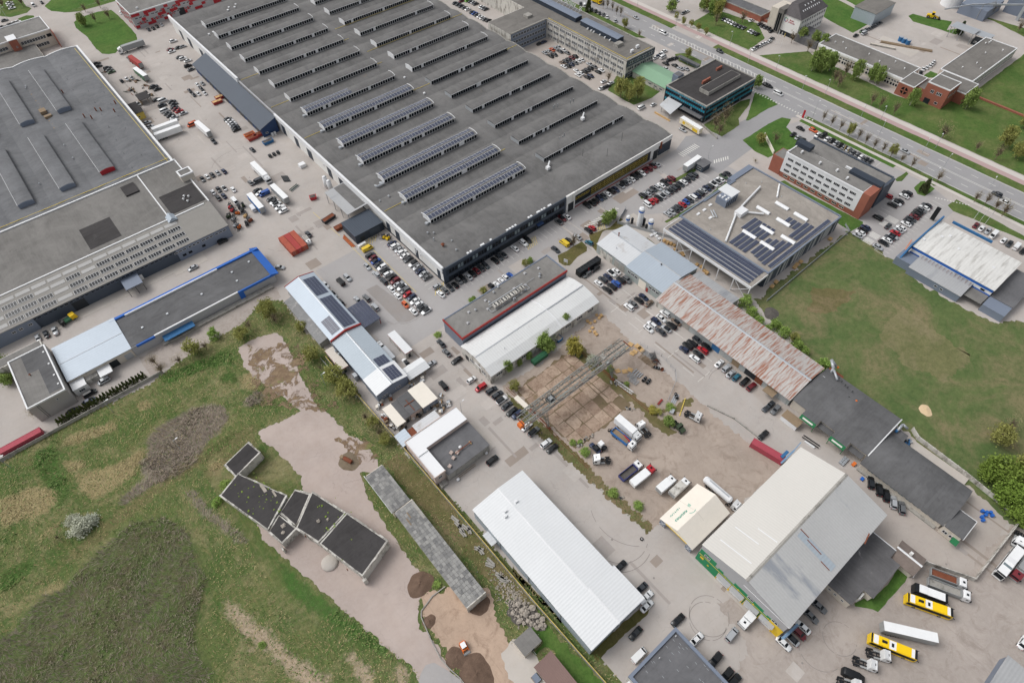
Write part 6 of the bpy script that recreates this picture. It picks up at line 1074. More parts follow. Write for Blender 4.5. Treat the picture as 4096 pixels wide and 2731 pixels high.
part(p,'loose_board',MB().box(-118.6,-118.3,-20,-17.4,4.5,4.6).box(-117.4,-117.1,-18,-15.8,4.5,4.6),'old_timber');bpart(p,'gutter_edge','white_metal',(-120.95,-120.75,-13,3.4,4.2,4.4));bpart(p,'end_wall','old_white_wall',(-120.2,-113.4,-50.2,-49.9,0,4.5))
p=cabin('square_hut','small square hut with grey felt roof beside boulders',-115.5,-109.7,-69.6,-65,2.8,'cream_wall','felt_plain','hut')
p=bld('brown_tile_shed','cut off brown tiled shed roof at the bottom edge','shed',-115.4,-109.2,-92,-73.4);bpart(p,'wall','old_white_wall',(-115.2,-109.6,-92,-73.6,0,2.7))
pbr('brown_tiles',(128,106,100),.9,var=.14,ribs=('x',.5),s2=3);part(p,'roof',MB().prism([(-115.5,2.8),(-109.3,3.2),(-109.3,3.35),(-115.5,2.95)],'y',-92,-73.2),'brown_tiles')

# ------------------------------------------------------------------ red trimmed cold store and white vaulted shed
p=bld('red_trimmed_store','grey flat roofed cold store edged in red with rooftop fans','building',-64.2,-11.4,25.4,37.5)
flat(p,-64.1,-11.5,25.5,37.4,7.1,'slate_light','felt_plain',.0);bpart(p,'red_trim','red_trim',(-64.4,-64.0,25.2,37.6,6.6,7.6),(-64.0,-11.3,25.2,25.6,6.6,7.6));bpart(p,'parapet','slate_light',(-11.7,-11.3,25.6,37.6,6.6,7.4),(-64,-11.7,37.2,37.6,6.7,7.3))
vents(p,[(-58,30),(-54.5,34),(-48,30.5),(-46,34.5),(-33.5,32),(-29,30.5),(-25,35.5),(-19,34)],7.2,'dome','grey_panel','skylight',.8);vents(p,[(-52,33),(-41,35.5),(-38,36.5),(-31,28.4),(-22,30),(-21,31),(-45.5,32.6)],7.2,'cap','galv',s=1.2)
def fan_unit(p,x,y,z,n):
    o=bpart(p,'cooling_unit','old_white_wall',(x,x+1.5*n,y,y+1.7,z,z+1.2))
    for i in range(n):
        for j in (0,1):part(o,'fan',MB().cyl((x+.75+1.5*i,y+.45+.8*j,z+1.2),(x+.75+1.5*i,y+.45+.8*j,z+1.34),.36,n=10),'dark_metal')
for x,n in ((-46,2),(-42.4,2),(-38.8,2),(-35.2,1),(-32.6,1)):fan_unit(p,x,28.4,7.7,n)
part(p,'pipe_frame',MB().beam((-48,28,7.6),(-29,28,7.6),.16).beam((-48,30.5,7.6),(-29,30.5,7.6),.16).beam((-48,28,7.6),(-48,30.5,7.6),.16).beam((-29,28,7.6),(-29,30.5,7.6),.16).beam((-47,31.2,8.1),(-30,31.2,8.1),.3).beam((-28,31,7.5),(-24,31,7.5),.12),'galv')
part(p,'flue',MB().cyl((-38,27,7),(-38,27,9),.25,n=8).cyl((-37.2,27.2,7),(-37.2,27.2,8.6),.25,n=8),'galv')
p=bld('white_vaulted_shed','long white metal shed with faceted roof beside the slab yard','warehouse',-65.9,-11.8,6.5,24.4)
def mans(p,x0,x1,dz,roof):
    pr=[(6.7,0),(24.3,0),(24.3,4.9),(21,6.2+dz),(15.6,7.0+dz),(10,6.2+dz),(6.7,4.9)]
    part(p,'wall',MB().prism(pr,'x',x0,x1),'old_white_wall')
    up=[(24.6,4.85),(21,6.25+dz),(15.6,7.05+dz),(10,6.25+dz),(6.4,4.85)]
    part(p,'roof',MB().prism(up+[(a,b+.15) for a,b in up[::-1]],'x',x0-.15,x1+.15),roof)
pbr('white_x',(214,215,214),.5,.05,var=.06,ribs=('x',1.0),stain=((178,174,168),.6,.85,(.15,.4,.3)))
mans(p,-65.8,-31.5,0,'white_x');mans(p,-31.2,-11.9,-.15,'white_x');bpart(p,'joint','galv',(-31.6,-31.1,15.4,15.8,7.0,7.4));part(p,'joint_cap',MB().prism([(24.6,5.05),(21,6.45),(15.6,7.25),(10,6.45),(6.4,5.05),(6.4,5.2),(10,6.6),(15.6,7.4),(21,6.6),(24.6,5.2)],'x',-31.65,-31.1),'white_metal')
part(p,'ridge_cap',MB().box(-65.8,-12,15.4,15.8,7.18,7.3),'galv');wins(p,'S',6.7,[-16,-22,-28,-36,-43,-50,-57,-62],2.4,3.0,1.3,2,0,'white_metal');bpart(p,'door','dark_metal',(-65.84,-65.8,20,22,0,2.6));wins(p,'W',-65.8,[18,11],1.8,2.4,1.4,1);bpart(p,'sign_board','white_metal',(-65.9,-65.8,12.5,16,3.1,3.8));vents(p,[(-55,12)],6.8,'pipe','white_metal',s=.8)

# ------------------------------------------------------------------ workshop row and rusty shed
p=bld('grey_workshop','pale grey metal workshop with a rusty chimney behind the small lawn','workshop',10.5,28.4,13,30.2)
pbr('sheet_patch',(166,170,170),.65,.1,var=.14,s1=.4,stain=((136,104,84),.6,.76,(.4,.4,.4)));pbr('sheet_wall',(158,166,164),.65,.1,var=.12,s1=.5,stain=((146,112,84),.6,.74,(.5,.5,.3)))
gable(p,10.6,28.3,13,30.1,4.9,6.4,'y','sheet_wall','ribbed_pale',.25);part(p,'chimney',MB().cyl((19.5,26.5,6),(19.5,26.5,8.2),.22,n=8).cyl((19.5,26.5,8.2),(19.5,26.5,8.5),.4,.1,n=8),'rust');vents(p,[(14,22.5)],5.7,'pipe','galv',s=.8);each(p,'gate','old_white_wall',[(10.5,10.6,y,y+3.4,0,3.6) for y in (20.8,24.6)]);each(p,'gate','concrete_wall',[(10.5,10.6,y,y+2.6,0,3.4) for y in (14,17)]);wins(p,'W',10.6,[15.3,18.2,22.4],3.7,2.3,.8,3)
p=bld('blue_roofed_workshop','pale blue metal roofed workshop between grey workshop and rusty shed','workshop',9.8,31.2,-6.6,12.6)
gable(p,9.9,31,-6.6,12.6,5.3,7.0,'y','sheet_wall','ribbed_blue',.25);vents(p,[(19.6,3)],7.0,'cap','dark_metal',s=.9);bpart(p,'gate','tent_fabric',(9.8,9.9,1.6,5.4,0,4));wins(p,'W',9.9,[10.8,8.9,7],2.8,1.6,1.3,1);wins(p,'W',9.9,[-.6,-2.5,-4.4],2.8,1.6,1.3,1);bpart(p,'door','red_trim',(9.8,9.9,.2,1.2,0,2.2))
p=bld('rusty_shed','very long shed under a rust streaked corrugated roof','shed',6,26.5,-68.4,-6.8)
part(p,'wall',MB().prism([(7,0),(25.4,0),(25.4,5.4),(16.4,6.9),(7,4.8)],'y',-68,-6.9),'sheet_wall')
part(p,'roof',MB().prism([(5.6,4.55),(16.4,7.0),(16.4,7.12),(5.6,4.67)],'y',-68.3,-6.8),'rust_sheet');part(p,'roof',MB().prism([(25.9,5.3),(25.9,5.42),(16.4,7.12),(16.4,7.0)],'y',-68.3,-6.8),'rust_sheet');part(p,'ridge_cap',MB().prism([(15.9,7.05),(16.4,7.22),(16.9,7.05),(16.4,6.9)],'y',-68.4,-6.7),'galv')
rr=random.Random(2);mats=['sheet_patch','rust','concrete_wall','galv','old_timber']
for i in range(18):
    y=-67+3.35*i;k=rr.random();bpart(p,'wall_sheet',mats[rr.randrange(5)] if k < .55 else 'sheet_patch',(6.9,6.998,y,y+3.1,0,3.1));
    if k > .4:wins(p,'W',7,[y+1.5],3.4,2.8,.9,3,0,'galv')
bpart(p,'gate','black_panel',(6.85,6.9,-54,-49.5,0,3.6));bpart(p,'gate','old_white_wall',(6.85,6.9,-10.6,-8,0,3.4));bpart(p,'gate','blue_box',(6.85,6.9,-38,-34.5,0,3));bpart(p,'awning','old_timber',(3.6,6.9,-63.2,-59,2.7,2.85))
p=bld('side_shed','low grey corrugated shed tucked behind the rusty shed','shed',25.9,31,-28,-8);part(p,'wall',MB().box(26,30.8,-27.6,-8.1,0,4),'concrete_wall');part(p,'roof',MB().prism([(25.95,5.0),(31,4.2),(31,4.3),(25.95,5.1)],'y',-27.8,-7.9),'ribbed_grey')

# ------------------------------------------------------------------ black roofed sheds
p=bld('black_vault_workshop','broad black felt vaulted workshop with green signed canopies','workshop',4.6,28.6,-97,-68.6)
vz=lambda x:3.3+2.7*(1-((x-15.5)/13)**2)
pr=[(7.2,0),(28,0)]+[(28-20.8*i/20,vz(28-20.8*i/20)-.1) for i in range(21)]
part(p,'wall',MB().prism(pr,'y',-96.4,-68.7),'cream_wall');up=[(28.6-22*i/20,vz(28.6-22*i/20)) for i in range(21)];part(p,'roof',MB().prism(up+[(a,b+.14) for a,b in up[::-1]],'y',-96.6,-68.6),'felt_dark')
part(p,'edge_flashing',MB().prism([(a,b+.1) for a,b in up]+[(a,b+.35) for a,b in up[::-1]],'y',-96.95,-96.61),'white_metal')
for y0,y1 in ((-79.6,-74),(-90.6,-85)):
    o=bpart(p,'canopy','felt_dark',(4,8.2,y0,y1,4.7,4.95));part(o,'sign_board',MB().prism([(3.0,3.7),(3.2,3.6),(4.15,4.9),(3.95,5.0)],'y',y0,y1),'green_trim');part(o,'sign_stripe',MB().prism([(3.3,4.15),(3.36,4.12),(3.66,4.55),(3.6,4.6)],'y',y0+.9,y1-.9),'white_line');part(o,'post',MB().box(4.1,4.3,y0+.1,y0+.3,0,4.7).box(4.1,4.3,y1-.3,y1-.1,0,4.7),'green_trim')
bpart(p,'low_roof','felt_dark',(4.8,8,-84.8,-79.8,3.3,3.5),(4.8,7.2,-96,-91,3.3,3.5));vents(p,[(22.5,-70.2),(21,-71),(20.6,-72.6),(19.6,-71.6)],4.9,'dome','white_metal','skylight',.8);vents(p,[(18.6,-77),(26,-74),(25.4,-75.4),(25,-77),(24.8,-78),(24.5,-80),(21.5,-80.5)],5.2,'cap','dark_metal',s=.7);vents(p,[(22,-83)],5.1,'cap','orange_paint',s=.9)
part(p,'duct',MB().cyl((27.5,-70.5,2),(27.5,-70.5,6),.5,n=10).cyl((27.5,-70.5,6),(29.8,-68,6.6),.55,n=10).cyl((29.8,-68,6.6),(30.4,-70.4,4.5),.45,n=10).cyl((27.5,-70.8,5.6),(24.8,-74,5.4),.4,n=10),'galv',True);bpart(p,'rusty_roof','rust',(26.5,29.6,-74.5,-69,3.2,3.35));vents(p,[(30.6,-71)],4,'cap','orange_paint')
p=bld('black_vault_shed','long low black felt barrel roof at the right','shed',2,21.8,-124.2,-97.1)
vault(p,4.2,20.6,-123.6,-97.2,3.2,2.6,'y','cream_wall','felt_dark',24,.7);wins(p,'W',4.2,lin(-122,-99,9),2.0,1.9,.9,1,0,'cream_wall','glass_light');bpart(p,'plinth','concrete_wall',(3.0,4.19,-123,-97,0,.5));bpart(p,'edge_flashing','white_metal',(4,20.8,-124.0,-123.9,3.3,3.7))
part(p,'elbow_duct',MB().cyl((23,-98,4.2),(26,-98,4.6),.45,n=10).cyl((26,-98,4.6),(26.6,-99.8,3.6),.45,n=10),'galv',True);vents(p,[(22.6,-97.9)],4,'box','blue_box',s=.8);bpart(p,'yard_platform','light_concrete',(20.8,27,-122,-103,0,.4));bpart(p,'rear_block','felt_dark',(21,24.5,-101.5,-97.3,0,3.4))
p=bld('cream_end_house','small cream house with black felt roof and paired windows at the drive end','building',3,12,-129.6,-123.8)
bpart(p,'wall','cream_wall',(3.2,11.2,-129.3,-124.1,0,4.4));bpart(p,'roof','felt_dark',(3.0,11.4,-129.6,-124.05,4.4,4.6));bpart(p,'edge_flashing','white_metal',(3.0,11.4,-129.75,-129.6,4.3,4.7),(11.4,11.55,-129.7,-124,4.3,4.7));wins(p,'W',3.2,[-125.4,-127.4],1.4,1.5,1.2,1);part(p,'porch',MB().prism([(1.2,2.2),(3.2,2.6),(3.2,2.7),(1.2,2.3)],'y',-129.6,-127.6),'green_trim')

# ------------------------------------------------------------------ solar hall with open crane bay
p=bld('solar_hall','big flat beige roof with rows of solar panels and striped grey end wall','factory',35.8,98,-28.6,17.4)
bpart(p,'wall','slate',(47,97.8,-28.3,17,0,7.6));bpart(p,'roof','felt_solar',(47.4,97.4,-27.9,16.6,7.6,7.75));bpart(p,'parapet','slate_light',(46.6,47.3,-28.4,17.2,7.2,8.3),(47.3,98,-28.5,-27.9,7.2,8.1),(97.4,98,-27.9,17.2,7.2,8.3),(47.3,97.4,16.6,17.2,7.2,8.3),(62,84,16.0,16.59,7.75,8.2))
rr=random.Random(12)
for i in range(56):
    x=47.2+.9*i
    if rr.random() < .5:bpart(p,'wall_stripe','grey_panel' if rr.random() < .7 else 'dark_slate',(x,x+.88,-28.36,-28.301,.4,7.2))
o=bpart(p,'bay_roof','felt_solar',(36,46.6,-28.4,16.2,7.5,7.8));bpart(o,'edge_beam','white_metal',(35.7,36,-28.5,16.3,6.7,7.9),(36,46.6,16.2,16.4,7.0,7.9),(36,46.6,-28.6,-28.4,6.9,7.9))
for y in (-28.2,-20.6,-13.2,-6.2,.8,8,15.9):part(p,'bay_post',MB().box(35.8,36.1,y-.15,y+.15,0,7.4),'white_metal')
for ya,yb in ((-28.2,-20.6),(.8,8)):
    part(p,'cross_brace',MB().beam((35.9,ya,0.2),(35.9,yb,6.8),.14).beam((35.9,yb,.2),(35.9,ya,6.8),.14),'white_metal')
bpart(p,'bay_floor_wall','dark_slate',(46.4,46.6,-28,16,0,7.4))
solar_rows(p,-26.6,15.2,[37.6,39.7,41.8,43.9,45.6],8.0,1.06,1.6,'y');solar_rows(p,50,92,[-26.4],8.1,1.9,1.6,'x')
mb=MB();fr=MB()
def block(x0,x1,rows):
    for y in rows:
        n=int((y[2] if len(y) > 2 else x1-x0)/1.06)
def sol(x0,n,y):
    for i in range(n):mb.box(x0+1.06*i+.03,x0+1.06*(i+1)-.03,y-.78,y+.78,8.0,8.06)
    fr.box(x0,x0+1.06*n,y+.82,y+.98,7.9,8.1)
for i,y in enumerate((-23.8,-21.6,-19.4,-17.2)):sol(49.5+i*.6,18-2*i,y)
for i,y in enumerate((-23.8,-21.6)):sol(71,12,y)
for i,y in enumerate((-14.4,-12.2,-10,-7.8)):sol(49.5,9,y)
for i,y in enumerate((-14.4,-12.2,-10,-7.8,-5.6)):sol(60.5,9,y)
for i,y in enumerate((-19.4,-17.2,-15)):sol(76,5,y)
tag(part(p,'small_solar_panels',mb,'solar_cell'),kind='stuff');tag(part(p,'panel_frames',fr,'galv'),kind='stuff')
def barrel(x0,y0,L,w_):
    n=8;pr=[(x0+w_*i/n,7.95+.8*(1-(2*i/n-1)**2)) for i in range(n+1)]
    o=part(p,'barrel_rooflight',MB().prism(pr+[(x0+w_,7.7),(x0,7.7)],'y',y0,y0+L),'membrane_white');part(o,'glazing_bar',MB().box(x0-.02,x0+w_+.02,y0+L/2-.05,y0+L/2+.05,7.7,8.1).box(x0-.05,x0,y0,y0+L,7.7,8.05),'galv')
for x0,y0 in ((58.6,-12.8),(58.6,-21.8),(66.4,-16),(75.5,-7.4),(75.5,-17.6),(84,-11),(84,-20.4),(68,-25.2)):barrel(x0,y0,6.4,2.0)
part(p,'white_duct',MB().cyl((48.6,-6,8.4),(67,2.5,8.6),.42,n=10).cyl((67,2.5,8.6),(88,6,8.6),.42,n=10).cyl((67,2.5,8.6),(74,-6,8.6),.4,n=8).box(65,70,-.8,2.6,7.7,9.8),'white_metal')
part(p,'duct',MB().cyl((57,6.5,8.1),(59.5,10.5,8.1),.28,n=8).cyl((58,6,8.1),(60.5,10,8.1),.28,n=8),'galv');each(p,'rooflight','white_metal',[(x,x+1.8,y,y+1,7.7,8.1) for x,y in ((53,12.2),(57,12.2),(61.5,12.6),(55,7.2))])
o=bpart(p,'plant_room','slate_light',(65.5,73.5,7.6,13,7.7,11.2));bpart(o,'plant_stripe','dark_slate',*[(65.6+1.6*i,66.4+1.6*i,7.54,7.599,7.9,11) for i in range(5)]);bpart(o,'plant_roof','ribbed_white',(69.2,75,7.9,15.4,11.21,11.6));vents(o,[(66.4,8.6),(67.8,8.6),(66.4,10.6),(67.8,10.6),(66.4,12)],11.3,'box','white_metal','roof_unit',.8)
bpart(p,'corner_block','slate_light',(82.6,97.9,17.21,19.4,0,8.2));vents(p,[(75,-2),(81,4),(50,3),(90,-4),(92,8),(86,12)],7.8,'cap','galv',s=.6);part(p,'roof_pipe',MB().cyl((88,-3,8.1),(96,1.5,8.3),.4,n=8),'white_metal')
# oxygen tanks
p=thing('liquid_gas_tanks','three white upright gas tanks with blue bands by the mesh fence','tank',(36,29,0))
for x,y,r,h in ((36.4,29.4,1.25,10.6),(33.8,34,.9,4.6),(38.3,24.8,1.15,6)):
    o=part(p,'tank',MB().cyl((x,y,.6),(x,y,h-.5),r,n=18).cyl((x,y,h-.5),(x,y,h),r,r*.55,n=18),'white_metal',False);part(o,'blue_band',MB().cyl((x,y,h-2.2),(x,y,h-1.3),r+.02,n=18,caps=False),'blue_trim');part(o,'foot',MB().cyl((x,y,0),(x,y,.6),r*.7,n=8),'dark_metal')
bpart(p,'vaporizer','dark_metal',(37.8,38.6,28,29.4,0,4),(35,35.8,32.4,33.2,0,3),(36.8,37.4,25.6,26.4,0,3));bpart(p,'slab','light_concrete',(31.5,41,22,37,0.02,.12))

# ------------------------------------------------------------------ white office, store with blue stripe
p=bld('white_striped_office','white office block with slanted brick end and dark roof box','office',111.5,135,-31,17)
bpart(p,'wall','white_metal',(112,121,-27.8,10.6,2.6,12.4));bpart(p,'plinth','brick',(112.1,121,-27.8,10.4,0,2.6));bpart(p,'roof','felt_plain',(112.4,120.8,-27.4,10.2,12.4,12.5));bpart(p,'parapet','white_metal',(111.9,112.4,-27.9,10.7,12.2,12.9),(112.4,121,10.2,10.7,12.2,12.9))
part(p,'slanted_end',MB().prism([(112,0),(121,0),(121,12.8),(112,12.8)],'y',-31.2,-27.81),'brick');bpart(p,'red_block','brick',(112.4,120,10.8,16.5,0,8.4));bpart(p,'red_block_roof','felt_plain',(112.8,119.6,11.2,16.1,8.4,8.5));each(p,'roof_box','dark_slate',[(119.8,123.5,4,11.5,12.4,14.6),(119.8,123.5,-31,-16,10,13.8)]);bpart(p,'rear_block','felt_plain',(121,134,-30,10,0,10.4));bpart(p,'rear_edge','slate',(133.8,134.5,-30.2,10.2,0,11),(123.6,133.8,-31.2,-30.01,0,11));bpart(p,'roof_duct','white_metal',(125,126,-26,-12,10.4,11.2))
for z in (3.6,6.6,9.6):wins(p,'W',112,lin(-26,9.5,9),z,2.9,1.35,3)
wins(p,'W',112.1,lin(-24,9,9),.9,2.3,1.2,2,0,'tent_fabric');vents(p,[(116,-4),(117,6),(115.4,-18),(122,-22),(122.2,-26),(117,-12)],12.6,'ac','white_metal','roof_unit',1.4)
p=bld('blue_striped_store','pale ribbed metal store with blue and white striped walls','store',96,131,-98.6,-56)
part(p,'wall',MB().box(105.9,128.5,-89.8,-57.2,0,6.3),'white_wall');bpart(p,'blue_band','blue_trim',(105.8,105.899,-89.8,-57,5.0,6.4),(105.8,105.899,-89.8,-57,2.8,3.6));part(p,'roof',MB().prism([(105.5,6.35),(117,6.9),(128.9,6.35),(128.9,6.5),(117,7.05),(105.5,6.5)],'y',-90.1,-56.9),'ribbed_store')
part(p,'slanted_gable',MB().prism([(99,3.6),(131,6.2),(131,7.6),(104.5,7.2)],'y',-56.8,-56.2),'blue_box');bpart(p,'corner_box','slate_light',(98.6,105,-62,-55,0,3.6));part(p,'side_wing',MB().prism([(97,0),(105.8,0),(105.8,4.4),(97,3.4)],'y',-82.6,-61.5),'slate_light');part(p,'side_wing_roof',MB().prism([(96.8,3.4),(105.8,4.42),(105.8,4.55),(96.8,3.53)],'y',-82.8,-61.4),'ribbed_grey')
bpart(p,'low_block','slate_light',(99.6,116,-98.4,-90.11,0,3.2));bpart(p,'low_roof','felt_slate',(106,128,-98.6,-90.2,3.2,3.5));bpart(p,'low_roof','felt_plain',(99.4,105.9,-89.6,-83,2.9,3.05));wins(p,'W',97,[-73.5,-75.8],1.4,1.2,.9,0);wins(p,'W',105.8,[-76,-78,-80,-86.6],3.7,1.8,1.1,0);vents(p,[(119,-62),(122,-64),(117,-70),(117,-84),(112,-58)],6.8,'box','white_metal','roof_unit',1.0);bpart(p,'sign_beam','blue_box',(130.8,131.4,-77,-60.5,6.4,7.4));part(p,'yellow_pipe',MB().beam((101,-56,1),(116,-53.5,1),.25),'orange_paint')
for i in range(14):bpart(p,'truss_rod','rust',(103.4,105.7,-82+1.5*i,-81.9+1.5*i,4.75,4.85))

# ------------------------------------------------------------------ foreground halls
pbr('gantry_blue',(120,150,178),.6,.1,var=.15)
p=bld('bright_white_hall','bright white ribbed low gabled hall in the foreground','warehouse',-101.8,-81.6,-80.6,-29)
gable(p,-101.4,-81.8,-69,-29.2,6.2,7.1,'y','ribbed_bluegrey','ribbed_white',.3,ridge='white_metal');gable(p,-101.5,-81.5,-80.4,-69.1,7.2,8.1,'y','ribbed_bluegrey','ribbed_white',.35,ridge='white_metal')
vents(p,[(-90,-36),(-95.5,-37.5),(-94.5,-36.2)],6.9,'ac','white_metal','roof_unit',1.1);vents(p,[(-91.5,-80.6)],7.4,'box','white_metal','lamp_box',.6);each(p,'window_band','glass_light',[(-101.46,-101.4,y,y+5,4.2,5.2) for y in (-66,-58.5,-51,-43.5,-36)]);bpart(p,'side_canopy','ribbed_pale',(-103.6,-101.5,-40.5,-36,2.7,2.85));each(p,'downpipe','steel',[(-101.6,-101.45,y,y+.15,0,6) for y in (-68.6,-55,-42)])
p=bld('ribbed_warehouse','big ribbed gabled warehouse, one slope cream and one grey, green gable wall','warehouse',-59,-11,-110.8,-81.6)
y0,y1,yc,ze,zr=-110.6,-81.8,-96.1,10.4,13.8
pr=[(y0,0),(y1,0),(y1,ze),(yc,zr),(y0,ze)]
part(p,'wall',MB().prism(pr,'x',-58.6,-11.2),'ribbed_grey');k=(zr-ze)/(y1-yc)
pbr('beige_x',(205,202,196),.6,.0,var=.04,ribs=('x',.85),s1=.05);pbr('grey_x',(184,184,183),.6,.1,var=.09,ribs=('x',.85),s1=.05,stain=((148,152,158),.55,.62,(.09,.02,.05)))
part(p,'roof',MB().prism([(y1+.3,ze-.1),(yc,zr+.05),(yc,zr+.2),(y1+.3,ze+.05)],'x',-58.9,-10.9),'beige_x');part(p,'roof',MB().prism([(y0-.3,ze-.1),(y0-.3,ze+.05),(yc,zr+.2),(yc,zr+.05)],'x',-58.9,-10.9),'grey_x')
part(p,'ridge_cap',MB().prism([(yc-.5,zr+.1),(yc,zr+.3),(yc+.5,zr+.1),(yc,zr)],'x',-59,-10.8),'concrete_wall');bpart(p,'verge_strip','white_metal',(-59.05,-58.91,y0-.2,yc,ze,ze+.01))
bpart(p,'roof_patch','galv',(-40,-39.8,-108,-98,10.9,10.901));zz=lambda y:zr+.2-(yc-y)*k
for xa,xb,ya,yb in ((-38,-35.5,-109.5,-97.5),):part(p,'blue_sheet',MB().face([(xa,ya,zz(ya)+.03),(xb,ya,zz(ya)+.03),(xb,yb,zz(yb)+.03),(xa,yb,zz(yb)+.03)]),'ribbed_bluegrey')
for xa,ya,L in ((-36.6,-105,5),(-38.2,-109,3),(-35.8,-100,3)):part(p,'rust_streak',MB().face([(xa,ya,zz(ya)+.05),(xa+.3,ya,zz(ya)+.05),(xa+.3,ya+L,zz(ya+L)+.05),(xa,ya+L,zz(ya+L)+.05)]),'rust')
for ya,yb,xs in ((-94,-84,-54.2),(-92,-84.4,-48),(-95,-89,-44)):part(p,'light_strip',MB().face([(xs,ya,zr+.22-(ya-yc)*k),(xs+.3,ya,zr+.22-(ya-yc)*k),(xs+.3,yb,zr+.22-(yb-yc)*k),(xs,yb,zr+.22-(yb-yc)*k)]),'white_metal')
bpart(p,'gable_cladding','green_panel',(-58.9,-58.601,y0,y1,0,5.6));part(p,'gable_cladding',MB().prism([(y0,5.6),(y1,5.6),(y1,ze-.1),(yc,zr-.1),(y0,ze-.1)],'x',-58.8,-58.601),'grey_panel');bpart(p,'yellow_corner','yellow_panel',(-58.95,-58.9,y0,y0+4.2,0,5.8));bpart(p,'green_step','green_panel',*[(-58.86,-58.801,ya,yb,5.6,zt) for ya,yb,zt in ((-87.6,-82,8),(-90.4,-88.6,6.6),(-98.6,-94.2,7.0),(-104,-99,7),(-107.6,-105.2,6.4))])
bpart(p,'yellow_pipe','yellow_line',(-59.05,-58.95,-106,-82.2,5.2,5.32));each(p,'roller_door','white_metal',[(-59,-58.9,y,y+4.0,.2,4.4) for y in (-93.6,-98.2,-103.2,-108.2)])
for i,y in enumerate((-93.6,-98.2,-103.2,-108.2)):
    bpart(p,'door_canopy','grey_panel',(-60.4,-59.0,y-.2,y+4.2,4.5,4.62));letters(p,'%d' % (i+1),1.3,'yellow_panel',(-58.96,y+2.2,5.2),(math.pi/2,0,-math.pi/2));bpart(p,'door_post','yellow_panel',(-59.1,-58.9,y-.3,y-.05,0,4.4),(-59.1,-58.9,y+4.05,y+4.3,0,4.4))
wins(p,'W',-58.9,[-84.6,-99.6,-107.6],6.0,2.0,1.2,1);bpart(p,'sign_panel','yellow_panel',(-59,-58.95,-84,-82.8,3.2,4.2),(-59,-58.95,-86.2,-85.6,2.4,3.0))
bpart(p,'stair','blue_box',(-14,-10.8,-79.6,-78.6,3.6,4.2));part(p,'blue_gantry',MB().beam((-16,-80.2,4),(-9,-80.2,4),.5,.2).beam((-9,-80.2,4),(-6.4,-80.2,6.5),.25).beam((-16,-80.6,5),(-9,-80.6,5),.08),'gantry_blue');part(p,'blue_gantry',MB().beam((-60.4,-111.4,5.4),(-54,-112,5.4),.6,.2).beam((-60.4,-111.8,6.2),(-54,-112.4,6.2),.08),'gantry_blue');part(p,'chimney',MB().beam((-24,-111.2,11),(-20.5,-110.4,11.3),.3),'rust')
# tent hall with print on the roof
p=bld('fabric_tent_hall','cream fabric tent hall with green print and yellow edged opening','tent',-59.5,-42,-80,-67.4)
part(p,'wall',MB().prism([(-79.8,0),(-67.6,0),(-67.6,3.3),(-73.7,5.8),(-79.8,3.3)],'x',-57.4,-41.8),'tent_fabric')
part(p,'roof',MB().prism([(-80.1,3.25),(-73.7,5.9),(-67.3,3.25),(-67.3,3.4),(-73.7,6.05),(-80.1,3.4)],'x',-59.2,-41.5),'tent_fabric')
bpart(p,'opening','black_panel',(-57.45,-57.4,-77.6,-69.8,0,3.9));part(p,'yellow_edge',MB().beam((-59.1,-77.8,3.9),(-59.1,-69.6,3.9),.3),'yellow_panel');part(p,'front_valance',MB().prism([(-80,3.3),(-77.8,3.7),(-69.6,3.7),(-67.4,3.3),(-73.7,5.9)],'x',-59.15,-59.0),'tent_fabric')
for ya,yb in ((-79.8,-77.7),(-69.7,-67.6)):
    o=bpart(p,'side_lattice','slate_light',(-59.0,-58.9,ya,yb,.1,3.2));part(o,'lattice_bar',MB().beam((-59.05,ya,.2),(-59.05,yb,3.1),.08).beam((-59.05,yb,.2),(-59.05,ya,3.1),.08).beam((-59.05,(ya+yb)/2,.1),(-59.05,(ya+yb)/2,3.2),.06),'white_metal')
part(p,'seam',MB().face([(-50.2,-79.9,3.45),(-50.1,-79.9,3.45),(-50.1,-73.7,6.08),(-50.2,-73.7,6.08)]).face([(-50.2,-73.7,6.08),(-50.1,-73.7,6.08),(-50.1,-67.4,3.47),(-50.2,-67.4,3.47)]),'cream_wall')
pbr('print_green',(84,170,150),.7,var=.05);sl=math.atan2(2.65,6.4)
def on_tent(s,size,x,y):letters(p,s,size,'print_green',(x,y,6.05-(y+73.7)*2.65/6.4+.03),(-sl,0,math.pi))
on_tent('kaukas',2.0,-54.4,-71.5);on_tent('TENTAI',1.35,-54.4,-69.3)
mb=MB();zt=lambda y:6.05-(y+73.7)*2.65/6.4+.04
for i in range(9):
    a0,a1=RAD(200+12*i),RAD(212+12*i);q=lambda a,r:(-50.6+r*math.cos(a),-71.9+r*math.sin(a)*.8)
    pts=[q(a0,1.5),q(a1,1.5),q(a1,1.3),q(a0,1.3)];mb.face([(x,y,zt(y)) for x,y in pts])
for i in range(3):mb.face([(x,y,zt(y)) for x,y in ((-50.2+.35*i,-71.0),(-50.0+.35*i,-71.0),(-50.0+.35*i,-70.2+.1*i),(-50.2+.35*i,-70.2+.1*i))])
part(p,'logo',mb,'print_green')
p=bld('derelict_felt_annexe','black felt annexe with pale streaks beside the ribbed warehouse','shed',-38,-12.5,-126,-110.9)
